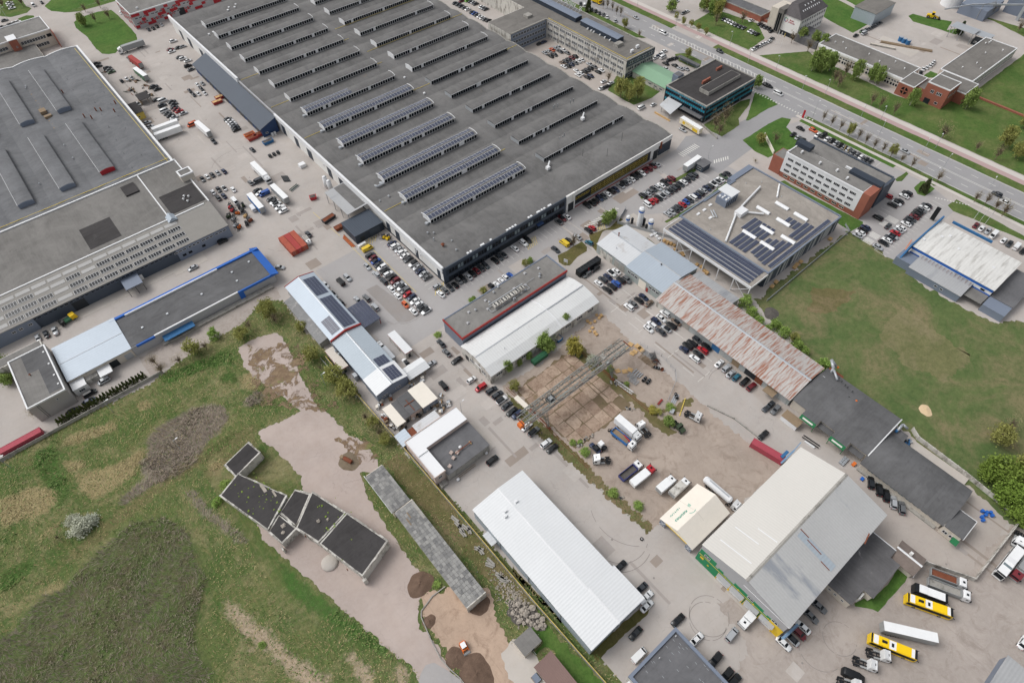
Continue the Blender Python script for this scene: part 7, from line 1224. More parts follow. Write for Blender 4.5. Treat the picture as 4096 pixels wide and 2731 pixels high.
felt('streak_felt',(92,91,92),1.0,'y',.1,patch=(190,188,186));bpart(p,'wall','cream_wall',(-37.5,-14.6,-118.6,-111.05,0,3.6),(-31.2,-17.4,-121.5,-118.601,0,3.5));bpart(p,'roof','streak_felt',(-37.8,-14.3,-118.8,-110.95,3.6,3.8),(-31.5,-17.2,-121.8,-118.8,3.55,3.75));wins(p,'W',-37.5,[-112.6,-114.4,-116.6],1.4,.9,.8,0);bpart(p,'edge_flashing','white_metal',(-14.35,-14.1,-118.8,-111,3.5,3.95));bpart(p,'porch_wall','white_wall',(-34,-31.6,-119.6,-119.1,0,2.8))
p=bld('brown_gabled_hut','small brown felt gabled hut between annexe and concrete wall','hut',-16.8,-9.2,-126,-118.4)
felt('brown_felt',(112,102,96),.6,'y',.06);gable(p,-16.3,-9.6,-125.6,-118.8,2.7,3.9,'y','cream_wall','brown_felt',.4,ridge='white_metal');bpart(p,'chimney','white_wall',(-12.4,-11.6,-122.4,-121.6,3.4,4.8));bpart(p,'edge_flashing','white_metal',(-16.8,-9.2,-126.1,-126.02,2.5,2.7))
p=bld('slate_roof_depot','grey felt flat roof with pale parapet cut by the bottom edge','depot',-98.4,-79.9,-125,-91)
flat(p,-98.4,-79.9,-125,-91.1,5.0,'old_white_wall','felt_slate',.6,.8,'slate_light');mb=MB();rr=random.Random(4)
for i in range(60):x,y=rr.uniform(-97.4,-81),rr.uniform(-112,-92.4);mb.box(x,x+.08,y,y+.7,5.04,5.06)
tag(part(p,'roof_seams',mb,'galv'),kind='stuff');vents(p,[(-89,-93.4),(-95,-97),(-81.6,-92.6)],5.2,'pipe','white_metal',s=.8);bpart(p,'ac_rack','white_metal',(-99.8,-98.5,-94,-91.8,2,3.2))
p=bld('corner_grey_roof','pale grey wall of a building cut off at the lower right corner','building',-32,-20,-162,-149);bpart(p,'wall','slate_light',(-32,-18,-170,-152.5,0,4.2));bpart(p,'roof','ribbed_grey',(-32.3,-18,-170,-152.2,4.2,4.4))

# ------------------------------------------------------------------ NE: offices, glass block, school, tower office
p=bld('white_long_office','long white three storey office with two slate roof boxes and courtyard wing','office',94,143,117.5,240)
bpart(p,'wall','old_white_wall',(119.8,142.4,118,260,0,10.6),(92,119.799,184,205,0,10.6));bpart(p,'roof','felt_office',(120.3,141.8,118.5,259,10.6,10.75),(92,120.299,184.5,204.5,10.6,10.74));bpart(p,'parapet','concrete_wall',(119.7,120.3,117.9,184.4,10.4,11.1),(120.3,142.5,117.8,118.5,10.4,11.1),(141.9,142.5,118.5,260,10.4,11.1),(92,119.7,183.8,184.4,10.4,11.1))
bpart(p,'slate_end','slate',(119.7,142.5,117.7,117.799,7.0,10.6),(119.7,142.5,117.7,117.799,0,3.4));bpart(p,'wing_face','slate_light',(92,119.7,183.7,183.799,0,10.4))
for z in (1.2,4.6,8.0):
    wins(p,'W',119.8,[c+q*1.5 for c in lin(119.5,183,12) for q in (-1,0,1)],z,1.25,1.7,1,0);wins(p,'S',117.7,[c+q*1.4 for c in lin(121,141.5,4) for q in (-1,0,1)],z,1.2,1.7,0);wins(p,'S',183.7,lin(93,119,12),z,1.7,1.7,1)
felt_m='slate_light'
for ya,yb in ((135,165),(169,226)):
    o=bpart(p,'roof_box','dark_slate',(129.6,134.8,ya,yb,10.7,13.3));part(o,'box_roof',MB().prism([(129.4,13.3),(132.2,13.7),(135,13.3)],'y',ya-.15,yb+.15),'slate_light')
vents(p,[(129,y) for y in (140,144,148,153,155,158)],10.8,'ac','white_metal','roof_unit',1.2);each(p,'roof_hut','concrete_wall',[(126.5,131,131.5,134.6,10.7,12.4),(112,116,192,196,10.7,12)]);vents(p,[(134.5,124),(128.5,122.5)],10.9,'ac','white_metal','roof_unit',2.2);bpart(p,'gas_pipe','yellow_line',(121.4,121.6,119,184,10.8,10.95),(121.4,140,119.6,119.8,10.8,10.95))
s_=thing('rooftop_sign','white rooftop letter sign on the long office, seen from behind','sign',(140.4,186,10.8))
part(s_,'frame',MB().box(140.3,140.45,176,196,11.2,11.35).box(140.3,140.45,176,196,12.0,12.1),'galv')
for i in range(8):part(s_,'strut',MB().beam((138.2,176.4+2.7*i,10.8),(140.3,176.4+2.7*i,12),.1).box(137.6,138.6,176+2.7*i,176.9+2.7*i,10.75,11.1),'galv')
letters(s_,'vilmers',4.6,'white_metal',(140.5,187,13.6),(math.pi/2,0,math.pi/2));part(s_,'logo',MB().beam((140.5,175.2,12.2),(140.5,176.2,13.2),.14,.35).beam((140.5,177.2,12.2),(140.5,176.2,13.2),.14,.35).beam((140.5,175.2,13.5),(140.5,176.2,14.5),.14,.35).beam((140.5,177.2,13.5),(140.5,176.2,14.5),.14,.35),'white_metal')
p=bld('green_roofed_link','pale green metal roofed link between long office and teal glass block','building',124.5,141,92,117.5)
part(p,'wall',MB().prism([(125,0),(140,0),(140,3.4),(132,5.2),(125,3.6)],'y',91,117),'old_white_wall');part(p,'roof',MB().prism([(124.4,3.5),(132,5.3),(140.6,3.3),(140.6,3.45),(132,5.45),(124.4,3.65)],'y',90.8,117.4),'green_roof');bpart(p,'door','red_panel',(125.6,127,90.9,90.99,0,2.4));wins(p,'W',125,[96,100,104,108,112],1.2,2.2,1.0,2)
p=bld('teal_glass_block','three storey block with teal glass bands and black flat roof','office',119.2,160,61.6,89)
flat(p,119.2,159.8,61.8,88.8,9.0,'black_panel','felt_black',.5,.6,'concrete_wall')
for face,plane,a,b in (('W',119.2,62.2,88.4),('S',61.8,119.8,159.2)):
    n=int((b-a)/1.3)
    for z,h,m in ((.6,1.5,'g'),(2.2,1.3,'t'),(3.6,1.6,'g'),(5.3,1.3,'t'),(6.7,1.2,'g'),(8.0,1.1,'t')):
        for i,c in enumerate(lin(a,b,n)):
            if m == 't':wins(p,face,plane,[c],z,1.2,h,0,0,'slate','teal','teal_panel')
            else:wins(p,face,plane,[c],z,1.22,h,0,0,'dark_slate','glass_light' if (i*5+int(z)) % 11 == 0 else 'glass')
o=bpart(p,'roof_block','concrete_wall',(128,154,68,74,9,11));bpart(o,'roof_block_top','felt_black',(128.3,153.7,68.3,73.7,11,11.08));bpart(p,'roof_wall','brick',(134.5,141,77,77.8,9,10.6),(150.5,155,80.5,81.3,9,10.4));bpart(p,'stair_box','slate_light',(128.5,133.2,88.9,92.6,0,10.6));bpart(p,'stair_box_roof','felt_slate',(129,132.8,88.8,92.3,10.6,10.66))
o=part(p,'entrance_canopy',MB().prism([(107.5,74.5),(119.0,76.5),(119.0,86),(110,84)],'z',3.8,4.1),'ribbed_pale');bpart(o,'post','steel',(109,109.2,76,76.2,0,3.8),(111,111.2,83,83.2,0,3.8));bpart(p,'ramp','timber',(107.4,107.7,74,84.5,0,1));bpart(p,'canopy_strip','felt_slate',(116.4,119.1,62.4,75.6,3.2,3.4))
# low school with brick cubes
p=bld('low_brick_school','long low school with brick cube entrance and round window','school',217,300,-17,64)
flat(p,222,239.5,11.8,63.6,5.9,'cream_wall','felt_office',.35,.4,'white_metal');flat(p,246.4,298.5,-13.4,4.2,5.9,'cream_wall','felt_office',.35,.4,'white_metal');flat(p,217,231,3.4,11.7,6.8,'brick','felt_office',.25,.3,'white_metal');flat(p,220.4,232,-12.2,-.6,10.4,'brick','felt_office',.3,.35,'white_metal');flat(p,232.1,246.3,-16.8,2,5.9,'brick','felt_office',.25,.3,'white_metal');bpart(p,'link','brick',(221,231.9,-.5,3.3,0,6));bpart(p,'link_roof','felt_office',(221,231.9,-.55,3.35,6,6.1))
bpart(p,'white_fascia','white_wall',(221.7,222,11.9,63.4,4.8,5.9));
for z in (.9,3.0):wins(p,'W',222,[c+q*1.5 for c in lin(13,62,10) for q in (-1,0,1)],z,1.3,1.5 if z < 2 else 1.0,0,0,'white_metal')
for z in (1,3.6):wins(p,'S',-13.4,lin(248,297,22),z,1.5,1.5,1)
part(p,'round_window',MB().cyl((216.99,7.5,3.4),(216.9,7.5,3.4),1.9,n=20),'glass');part(p,'window_cross',MB().box(216.8,216.89,5.5,9.5,3.1,3.7).box(216.8,216.889,7.2,7.8,1.5,5.3),'brick');wins(p,'W',220.4,[-4.5,-7.6,-8.6],6.0,1.7,1.6,1);wins(p,'W',220.4,[-8.8],1.5,1.6,1.2,0);wins(p,'S',-12.2,[223.5,226,229],5.6,1.2,1.5,0);bpart(p,'doorway','black_panel',(220.32,220.4,-5.6,-2.6,0,2.8))
vents(p,[(230,58),(233,55),(228,50),(232,38),(229,30),(235,24),(232,17),(225,22),(256,-3),(266,-6),(280,-4),(290,-9),(262,-10),(293,0),(295,0),(291,1),(226,-4),(228,-8)],6.1,'cap','white_metal',s=1.0);bpart(p,'garden_wall','brick',(245,246,-60,-17,0,.9))
p=bld('logo_gabled_office','cream office with steep dark roof and round colour ring logo','office',222,256,80,104)
bpart(p,'wall','white_wall',(227.5,254,81,92.4,0,11.5));bpart(p,'stair_tower','felt_office',(226,234,92.41,96,0,14));bpart(p,'wall','cream_wall',(228,240,96.01,102,0,12.5));part(p,'roof',MB().face([(227,80.5,11.5),(254.5,80.5,11.5),(250,88,17),(231.5,88,17)]).face([(227,80.5,11.5),(231.5,88,17),(231.5,92,17),(227,93,11.5)]).face([(254.5,80.5,11.5),(254.5,96,11.5),(250,92,17),(250,88,17)]).face([(231.5,88,17),(250,88,17),(250,92,17),(231.5,92,17)]).face([(227,93,11.5),(231.5,92,17),(250,92,17),(254.5,96,11.5)]),'shingle')
wins(p,'S',81,[c for c in lin(229,253.5,10)],8.6,1.4,1.7,1);wins(p,'S',81,lin(229,253.5,10),5.0,1.4,1.7,1);wins(p,'S',81,lin(229,253.5,10),1.6,1.4,1.7,1);bpart(p,'tower_window','glass',(225.93,226,93.2,94.2,1.2,11.6),(225.93,226,94.5,95.4,1.2,11.6));bpart(p,'entrance','black_panel',(227.4,227.499,81.4,92,0,2.4))
for i,(x,y,z) in enumerate([(232+2*k,84,14.15) for k in range(9)]+[(236+3*k,86,15.6) for k in range(4)]):part(p,'roof_window',MB().face([(x,y-.4,z-.15),(x+.8,y-.4,z-.15),(x+.8,y+.4,z+.45),(x,y+.4,z+.45)]),'white_metal')
pbr('ring_red',(176,48,76),.6);pbr('ring_green',(40,140,100),.6);pbr('ring_blue',(60,70,150),.6)
for i,m in ((0,'ring_green'),(1,'ring_blue'),(2,'ring_red')):
    mb=MB()
    for j in range(8):
        a0,a1=RAD(30+120*i+15*j),RAD(30+120*i+15*(j+1));mb.face([(227.42,90.3-r*math.cos(a),8.8+r*math.sin(a)) for a,r in ((a0,1.2),(a1,1.2),(a1,.85),(a0,.85))])
    part(p,'logo_ring',mb,m)
letters(p,'Šiaulių',1.05,'ring_red',(227.42,86.6,9.2),(math.pi/2,0,-math.pi/2));letters(p,'ENERGIJA',1.0,'ring_red',(227.42,86.3,8.0),(math.pi/2,0,-math.pi/2))
bpart(p,'low_link','felt_slate',(226,240,66,80.9,0,4.2))
p=bld('brick_garages','low brick garage row with grey roof beyond the street trees','garage',230,244,108,134);flat(p,230.5,240,108.5,136,3.6,'brick','felt_slate',.25,.3,'concrete_wall');bpart(p,'low_wall','brick',(233,233.4,96,108.4,0,1.4))
p=bld('blue_tin_shed','pale blue sheet clad shed in the far right yard','shed',268,296,72,92);bpart(p,'wall','ribbed_bluegrey',(276,298,60,74,0,7));bpart(p,'roof','felt_office',(275.7,298.3,59.7,74.3,7,7.2))
p=bld('steel_gatehouse','open steel canopy over a dark kiosk at the far right gate','canopy',300,330,-2,14);bpart(p,'roof','galv',(296,304,10,24,6.2,6.4),(299,306,2,10.4,5.2,5.4));bpart(p,'kiosk','black_panel',(298.5,303,3,10,0,3));each(p,'post','steel',[(x,x+.3,y,y+.3,0,6.2) for x in (296.4,303) for y in (10.4,17,23)]+[(x,x+.3,y,y+.3,0,5.2) for x in (299.4,305.4) for y in (2.4,)]);wins(p,'W',298.5,[5,8],1.2,1.4,1.1)
p=bld('steel_silos','white tank and steel framed boiler works at the top right edge','plant',340,380,0,60);part(p,'tank',MB().cyl((338,42,0),(338,42,7),6,n=24),'white_metal');bpart(p,'boiler_house','slate_light',(352,372,-6,16,0,9),(330,352,18,34,0,6));part(p,'pipe_bridge',MB().beam((312,36,7),(330,28,7),.6).beam((330,28,7),(352,4,8),.8),'galv');each(p,'chimney','galv',[(346,347.6,-2,-.4,0,12),(346,347.6,4,5.6,0,12)]);part(p,'frame',MB().beam((330,22,0),(330,22,9),.3).beam((338,18,0),(338,18,9),.3).beam((330,22,9),(338,18,9),.3),'steel')
p=bld('bus_shelter','long narrow bus shelter roof beside the street','shelter',155,160,96,110);bpart(p,'roof','felt_slate',(157,159.4,97,112,2.7,2.85));bpart(p,'back','glass_light',(159.1,159.2,97.4,111.6,.2,2.6));each(p,'post','steel',[(157.2,157.35,y,y+.15,0,2.7) for y in (98,104.5,111)])
p=bld('gate_hut','grey felt roofed gate hut beside a white box trailer','hut',86,92,35.5,40);bpart(p,'wall','slate',(86.5,92,35.4,39.6,0,3.2));bpart(p,'roof','felt_slate',(86.2,92.3,35.1,39.9,3.2,3.4));wins(p,'W',86.5,[37.5],1.1,2.4,1.2,1)
p=bld('yellow_shed','ochre yellow shed with dark roof by the left factory','shed',-104,-98,262,270);bpart(p,'wall','yellow_line',(-102.6,-98.5,263,270,0,4));bpart(p,'roof','felt_black',(-103,-98.2,262.6,275,4,4.2));wins(p,'S',263,[-101.4],1.5,.9,.8,0)
p=bld('scrap_shed','brown roofed open shed amid scrap in the far left yard','shed',-96,-88,272,284);bpart(p,'roof','felt_black',(-96,-90,276,284,3,3.2));bpart(p,'wall','old_timber',(-95.6,-95.3,276.4,283.6,0,3));each(p,'post','old_timber',[(x,x+.2,y,y+.2,0,3) for x in (-92,-90.3) for y in (276.3,283.4)])
# ------------------------------------------------------------------ cars
def loft(mb,st,zl,mi=0):
    """closed hull from stations (x, half width, top z), front first"""
    k0=len(mb.v);N=10
    for x,hw,zt in st:
        zm=zl+(zt-zl)*.62
        for y,z in ((-.82*hw,zl),(-.98*hw,zl+.14),(-hw,zm),(-.95*hw,zt-.08),(-.8*hw,zt-.01),(.8*hw,zt-.01),(.95*hw,zt-.08),(hw,zm),(.98*hw,zl+.14),(.82*hw,zl)):
            mb.v.append((x,y,z))
    n=len(st)
    for i in range(n-1):
        for j in range(N):
            a=k0+i*N+j;b=k0+i*N+(j+1) % N;mb.f.append((a,b,b+N,a+N));mb.m.append(mi)
    mb.f.append(tuple(k0+j for j in range(N))[::-1]);mb.m.append(mi);mb.f.append(tuple(k0+(n-1)*N+j for j in range(N)));mb.m.append(mi)
def cabin_glass(mb,b,t,zb,zt,hb,ht,mi=0):
    """b,t: (front, rear) x at belt and roof"""
    v=[(b[0],-hb*.9,zb),(b[0],hb*.9,zb),(b[1],hb*.95,zb),(b[1],-hb*.95,zb),(t[0],-ht*.94,zt),(t[0],ht*.94,zt),(t[1],ht,zt),(t[1],-ht,zt)]
    bm_=[((b[0]+b[1])/2,-hb,zb),((b[0]+b[1])/2,hb,zb)]
    k=len(mb.v);mb.v += v
    for q in ((0,1,5,4),(1,2,6,5),(2,3,7,6),(3,0,4,7),(4,5,6,7)):mb.f.append(tuple(k+i for i in q));mb.m.append(mi)
SPEC={ # length, half width, stations, belt x, roof x, belt z, roof z, roof half width
 'S':(((2.28,.62,.5),(2.2,.78,.62),(1.9,.86,.74),(1.5,.89,.84),(.95,.9,.92),(-.4,.9,.94),(-1.4,.89,.96),(-2.0,.86,.95),(-2.24,.8,.86),(-2.3,.66,.6)),(1.05,-1.75),(.28,-1.0),.9,1.44,.6),
 'h':(((2.02,.62,.5),(1.95,.78,.66),(1.65,.85,.8),(1.2,.87,.9),(.8,.87,.96),(-.6,.87,.98),(-1.5,.86,.98),(-1.9,.82,.92),(-2.0,.68,.6)),(1.0,-1.85),(.3,-1.45),.93,1.5,.6),
 'u':(((2.3,.68,.62),(2.2,.84,.82),(1.9,.91,.96),(1.4,.94,1.04),(.9,.95,1.1),(-.6,.95,1.12),(-1.7,.94,1.12),(-2.2,.9,1.04),(-2.3,.78,.7)),(1.05,-2.1),(.4,-1.75),1.07,1.68,.68),
 'e':(((2.32,.62,.5),(2.22,.78,.62),(1.9,.86,.74),(1.5,.89,.84),(.95,.9,.92),(-.6,.9,.95),(-1.6,.89,.96),(-2.2,.85,.9),(-2.35,.7,.6)),(1.05,-2.15),(.3,-1.8),.91,1.46,.62),
 'm':(((2.3,.66,.56),(2.2,.84,.76),(1.85,.9,.94),(1.4,.92,1.04),(.9,.92,1.06),(-.6,.92,1.06),(-1.8,.92,1.06),(-2.25,.88,1.0),(-2.35,.76,.6)),(1.5,-2.2),(.75,-2.0),1.03,1.76,.72),
 'v':(((2.5,.72,.62),(2.42,.9,.86),(2.1,.96,1.05),(1.75,.98,1.18),(1.3,.98,1.25),(-.6,.98,1.25),(-2.2,.98,1.25),(-2.5,.95,1.2),(-2.55,.88,.6)),(2.0,-2.5),(1.3,-2.42),1.2,2.0,.84),
 'p':(((2.5,.68,.62),(2.4,.84,.82),(2.05,.9,.96),(1.5,.92,1.02),(1.0,.92,1.06),(-.3,.92,1.06),(-1.6,.92,1.02),(-2.5,.9,1.0),(-2.6,.82,.6)),(1.2,-.7),(.55,-.4),1.04,1.7,.68)}
CARM={}
for k,(st,b,t,zb,zt,ht) in SPEC.items():
    d={}
    mb=MB();loft(mb,st,.24);d['body']=mb.mesh('car_body','car_paint',True)
    hb=st[4][1]*.92
    mb=MB();cabin_glass(mb,b,t,zb,zt-.02,hb,ht);d['windows']=mb.mesh('car_windows','glass')
    mb=MB();f,r=t;f2,r2=f+.06,r-.05
    mb.prism([(f2,-ht*.9),(f2,ht*.9),(f-.12,ht),(r+.1,ht*1.01),(r2,ht*.93),(r2,-ht*.93),(r+.1,-ht*1.01),(f-.12,-ht)][::-1],'z',zt-.05,zt+.03)
    for s in (-1,1):
        mb.beam((b[0]-.03,s*hb*.93,zb),(t[0]-.02,s*ht*.97,zt),.09);mb.beam((b[1]+.05,s*hb*.97,zb),(t[1]+.02,s*ht*1.0,zt),.12);mb.beam(((b[0]+b[1])/2-.1,s*(hb+.0),zb-.02),((t[0]+t[1])/2-.1,s*(ht+.02),zt-.02),.07)
        if k == 'v':mb.box(b[1],.2,s*hb-.02 if s > 0 else -hb-.03,s*hb+.03 if s > 0 else -hb+.02,zb-.05,zt-.35)
    if k == 'v':mb.box(b[1]-.02,.15,-ht-.02,ht+.02,zt-.5,zt+.02)
    d['roof']=mb.mesh('car_roof','car_paint')
    L=st[0][0]
    d['wheel']=MB().cyl((0,-.1,0),(0,.1,0),.33,n=12).cyl((0,-.105,0),(0,.105,0),.18,n=8,mi=1).mesh('wheel',['black_rubber','steel'])
    d['headlight']=MB().box(L-.33,L-.06,-.14,.14,st[1][2]-.05,st[2][2]-.06).mesh('headlight','glass_light')
    d['tail_light']=MB().box(-.06,.06,-.12,.12,0,.16).mesh('tail_light','red_panel')
    d['wb']=(L-.85,st[-1][0]+.85,st[3][1]-.08);d['L']=L;d['R']=st[-1][0];d['hw']=st[4][1];d['zr']=st[-2][2]
    CARM[k]=d
PAINT={'k':(20,22,24,'black'),'d':(58,62,67,'dark grey'),'g':(104,106,108,'grey'),'s':(172,175,178,'silver'),'w':(232,233,233,'white'),'r':(170,28,38,'red'),'m':(104,30,38,'maroon'),'b':(36,82,158,'blue'),'n':(36,48,76,'navy'),'y':(222,190,48,'yellow'),'o':(206,96,52,'orange'),'t':(44,104,124,'teal'),'e':(70,92,66,'green'),'z':(122,104,90,'bronze'),'l':(112,176,48,'lime green')}
KIND={'S':('car','saloon car'),'h':('car','hatchback'),'u':('car','SUV'),'e':('car','estate car'),'m':('minivan','minivan'),'v':('van','van'),'p':('pickup','pickup')}
ORD=['first','second','third','fourth','fifth','sixth','seventh','eighth','ninth','tenth','eleventh','twelfth','thirteenth','fourteenth','fifteenth','sixteenth','seventeenth','eighteenth','nineteenth','twentieth']
def u_of(x,y):
    v=Vector((x,y,.7))-CAM;return v.dot(RIGHT)/v.dot(FWD)
flat_cars=[]
for desc,L in CAR_ROWS:
    q=sorted(L,key=lambda c:u_of(c[0],c[1]))
    for i,c in enumerate(q):flat_cars.append((desc,i,len(q),c))
flat_cars.sort(key=lambda q:(Vector((q[3][0],q[3][1],0))-CAM).length)
rr=random.Random(77);far=[]
def car_at(desc,i,n,c):
    x,y,h,ck=c;col,k=PAINT[ck[0]],ck[1]
    cat,word=KIND[k]
    if n == 1:lab='%s %s, %s' % (col[3],word,desc)
    else:lab='%s %s, %s from left, %s' % (col[3],word,ORD[i],desc)
    nm={'car':'parked_car','minivan':'minivan','van':'van','pickup':'pickup_truck'}[cat]
    if 'traffic' in desc:nm='driving_car' if cat == 'car' else nm
    flip=math.pi if (abs(h) in (0,90) and rr.random() < .35 and n > 1) else 0
    o=thing(nm,lab,cat,(x,y,.02),RAD(h+rr.uniform(-2.5,2.5))+flip,desc)
    d=CARM[k];pc=(*srgb(*col[:3]),1)
    for nm2 in ('body','windows','roof'):
        q=link(nm2,d[nm2],o);q.color=pc
        if nm2 == 'roof' and k in 'Su' and rr.random() < .18:q.color=(*srgb(34,38,42),1)
    f,r,w_=d['wb']
    for a in (f,r):
        for s in (-1,1):link('wheel',d['wheel'],o,(a,s*w_,.33))
    for s in (-1,1):
        link('headlight',d['headlight'],o,(0,s*d['hw']*.62,0));link('tail_light',d['tail_light'],o,(d['R']+.02,s*d['hw']*.72,d['zr']-.25))
for q in flat_cars[:300]:car_at(*q)
# the rest, too far and small to tell their parts, as one mass
FV,FF,FM,FC=[],[],[],[]
tmpl={}
for k in SPEC:
    mb=MB();st,b,t,zb,zt,ht=SPEC[k];loft(mb,st,.24,0);nb=len(mb.v);cabin_glass(mb,b,t,zb,zt-.02,st[4][1]*.92,ht,1)
    f,r=t;mb.prism([(f+.06,-ht),(f+.06,ht),(r-.05,ht),(r-.05,-ht)][::-1],'z',zt-.03,zt+.03,0);tmpl[k]=(np.array(mb.v),mb.f,mb.m)
off=0
for desc,i,n,(x,y,h,ck) in flat_cars[300:]:
    V_,F_,M_=tmpl[ck[1]];a=RAD(h+rr.uniform(-2.5,2.5));ca,sa=math.cos(a),math.sin(a)
    FV.append(np.stack([x+V_[:,0]*ca-V_[:,1]*sa,y+V_[:,0]*sa+V_[:,1]*ca,V_[:,2]+.02],1));FF += [tuple(off+j for j in f) for f in F_];FM += M_;off += len(V_)
    FC.append(np.tile(np.array([*srgb(*PAINT[ck[0]][:3]),1]),(len(V_),1)))
me=bpy.data.meshes.new('distant_parked_cars');me.from_pydata(np.concatenate(FV).tolist(),[],FF);me.materials.append(M['car_paint_far']);me.materials.append(M['glass'])
me.polygons.foreach_set('material_index',FM);at=me.color_attributes.new('paint','FLOAT_COLOR','POINT');at.data.foreach_set('color',np.concatenate(FC).ravel())
me.polygons.foreach_set('use_smooth',[True]*len(FF))
tag(link('distant_parked_cars',me),'many small parked cars in the far car parks and streets','cars',kind='stuff')

# ------------------------------------------------------------------ trucks (front points to local +X, origin on the ground at the middle)
for nm,c in (('t_white',(230,231,231)),('t_red',(172,44,52)),('t_blue',(44,110,176)),('t_grey',(150,152,152)),('t_navyrim',(58,64,120)),('t_black',(30,32,35)),('t_cream',(226,216,190)),('t_green',(70,110,80)),('t_wine',(116,46,52))):pbr(nm,c,.45,var=.05,s1=.5)
def lp(o,name,mb,mat,smooth=False):return link(name,mb.mesh(name,mat,smooth),o)
def wheelset(o,xs,w_=1.0,r=.5,twin=True):
    me=MB().cyl((0,-.16,0),(0,.16,0),r,n=14).cyl((0,-.17,0),(0,.17,0),r*.5,n=10,mi=1).mesh('wheel',['black_rubber','steel'])
    for x in xs:
        for s in (-1,1):link('wheel',me,o,(x,s*w_,r))
def cab(o,x0,mat='t_white',L=2.1,h=3.4,spoiler=True,w_=1.2):
    """cab whose front face is at x0+L"""
    x1=x0+L
    c=lp(o,'cab',MB().prism([(x0,.7),(x1,.7),(x1,1.6),(x1-.12,h-.55),(x1-.45,h-.1),(x0+.1,h),(x0,h-.1)],'y',-w_,w_),mat)
    q=link('windscreen',MB().face([(x1+.02,-w_*.88,1.65),(x1+.02,w_*.88,1.65),(x1-.09,w_*.85,h-.75),(x1-.09,-w_*.85,h-.75)]).mesh('windscreen','glass'),c)
    link('roof_hatch',MB().box(x0+.7,x0+1.3,-.3,.3,h-.06,h+.04).mesh('roof_hatch','glass'),c)
    link('side_window',MB().box(x1-1.1,x1-.4,-w_-.02,w_+.02,1.7,h-.8).mesh('side_window','glass'),c);link('mirror',MB().box(x1-.1,x1+.15,-w_-.3,-w_-.05,1.8,2.5).box(x1-.1,x1+.15,w_+.05,w_+.3,1.8,2.5).mesh('mirror','t_black'),c)
    link('bumper',MB().box(x1-.2,x1+.06,-w_-.01,w_+.01,.35,.95).mesh('bumper','t_grey'),c)
    if spoiler:link('spoiler',MB().prism([(x0,h),(x0+1.2,h),(x0,h+.55)],'y',-w_*.9,w_*.9).mesh('spoiler',mat),c)
    return c
def boxbody(o,x0,x1,mat,z0=1.1,z1=4.0,w_=1.27,roof=None):
    b=lp(o,'box_body',MB().box(x0,x1,-w_,w_,z0,z1),mat)
    link('box_roof',MB().box(x0-.02,x1+.02,-w_-.02,w_+.02,z1,z1+.06).mesh('box_roof',roof or 't_white'),b)
    link('rear_door',MB().box(x0-.06,x0,-w_+.1,-.02,z0+.1,z1-.1).box(x0-.06,x0,.02,w_-.1,z0+.1,z1-.1).mesh('rear_door','t_grey'),b);return b
def frame(o,x0,x1,mat='t_black'):lp(o,'chassis',MB().box(x0,x1,-.5,-.3,.75,1.05).box(x0,x1,.3,.5,.75,1.05).box(x0+.2,x0+.4,-.9,.9,.8,1.0).box((x0+x1)/2,(x0+x1)/2+.2,-.9,.9,.8,1.0),mat)
def at(kind):x,y,h,L=VEH[kind];return (x,y,.02),RAD(h),L
def trailer(kind,name,label,mat,roof=None,cat='trailer',L=13.4,group='parked trailers'):
    p,h,_=at(kind);o=thing(name,label,cat,p,h,group);boxbody(o,-L/2,L/2,mat,roof=roof);frame(o,-L/2+.3,L/2-.5);wheelset(o,(-L/2+2,-L/2+3.3,-L/2+4.6));lp(o,'landing_leg',MB().box(L/2-3,L/2-2.8,-.8,-.6,0,1).box(L/2-3,L/2-2.8,.6,.8,0,1),'t_grey');return o
def semi(kind,name,label,cabm,boxm,L=16.0,roof=None):
    p,h,_=at(kind);o=thing(name,label,'truck',p,h,'articulated lorries');boxbody(o,-L/2,L/2-2.9,boxm,roof=roof);cab(o,L/2-2.3,cabm);frame(o,-L/2+.4,L/2-.4);wheelset(o,(-L/2+2,-L/2+3.3,-L/2+4.6,L/2-4.6,L/2-1.2));return o
def tractor(kind,name,label,mat='t_white',L=6.0):
    p,h,_=at(kind);o=thing(name,label,'truck',p,h,'tractor units');cab(o,L/2-2.2,mat);frame(o,-L/2,L/2-.4);wheelset(o,(-L/2+1.0,L/2-1.3));lp(o,'fifth_wheel',MB().cyl((-L/2+1.3,0,1.05),(-L/2+1.3,0,1.2),.55,n=10),'t_black');lp(o,'fuel_tank',MB().box(-.9,.7,-1.15,-.7,.5,1.1).box(-.9,.7,.7,1.15,.5,1.1),'t_grey');lp(o,'mudguard',MB().box(-L/2+.3,-L/2+1.9,-1.25,-.75,1.05,1.12).box(-L/2+.3,-L/2+1.9,.75,1.25,1.05,1.12),'t_black');return o
semi('semi_grey','articulated_lorry','articulated lorry with grey trailer and white cab beside the far lawn','t_white','t_grey',16,'t_grey')
semi('semi_redbox','container_lorry','lorry carrying a long red container in the far left yard','t_grey','red_box',16,'red_box')
trailer('trailer_green','semi_trailer','white roofed trailer with green ends by the scrap shed','t_green')
trailer('trailer_white','semi_trailer','white trailer, upper of the pair against the left factory','t_white');trailer('trailer_white2','semi_trailer','white trailer, lower of the pair against the left factory','t_white')
trailer('trailer_white3','semi_trailer','lone white trailer in the open yard behind an orange van','t_white')
semi('semi_white','articulated_lorry','white articulated lorry parked nose to tail with another trailer','t_white','t_white',16.5);trailer('trailer_white4','semi_trailer','white roofed trailer with dark sides right behind the white lorry','t_grey')
trailer('trailer_blue','semi_trailer','white trailer with blue sides beside the scrap machines','t_blue')
o=trailer('advert','advert_trailer','white refrigerated trailer with golden cheese advert by the teal block','t_cream',cat='trailer')
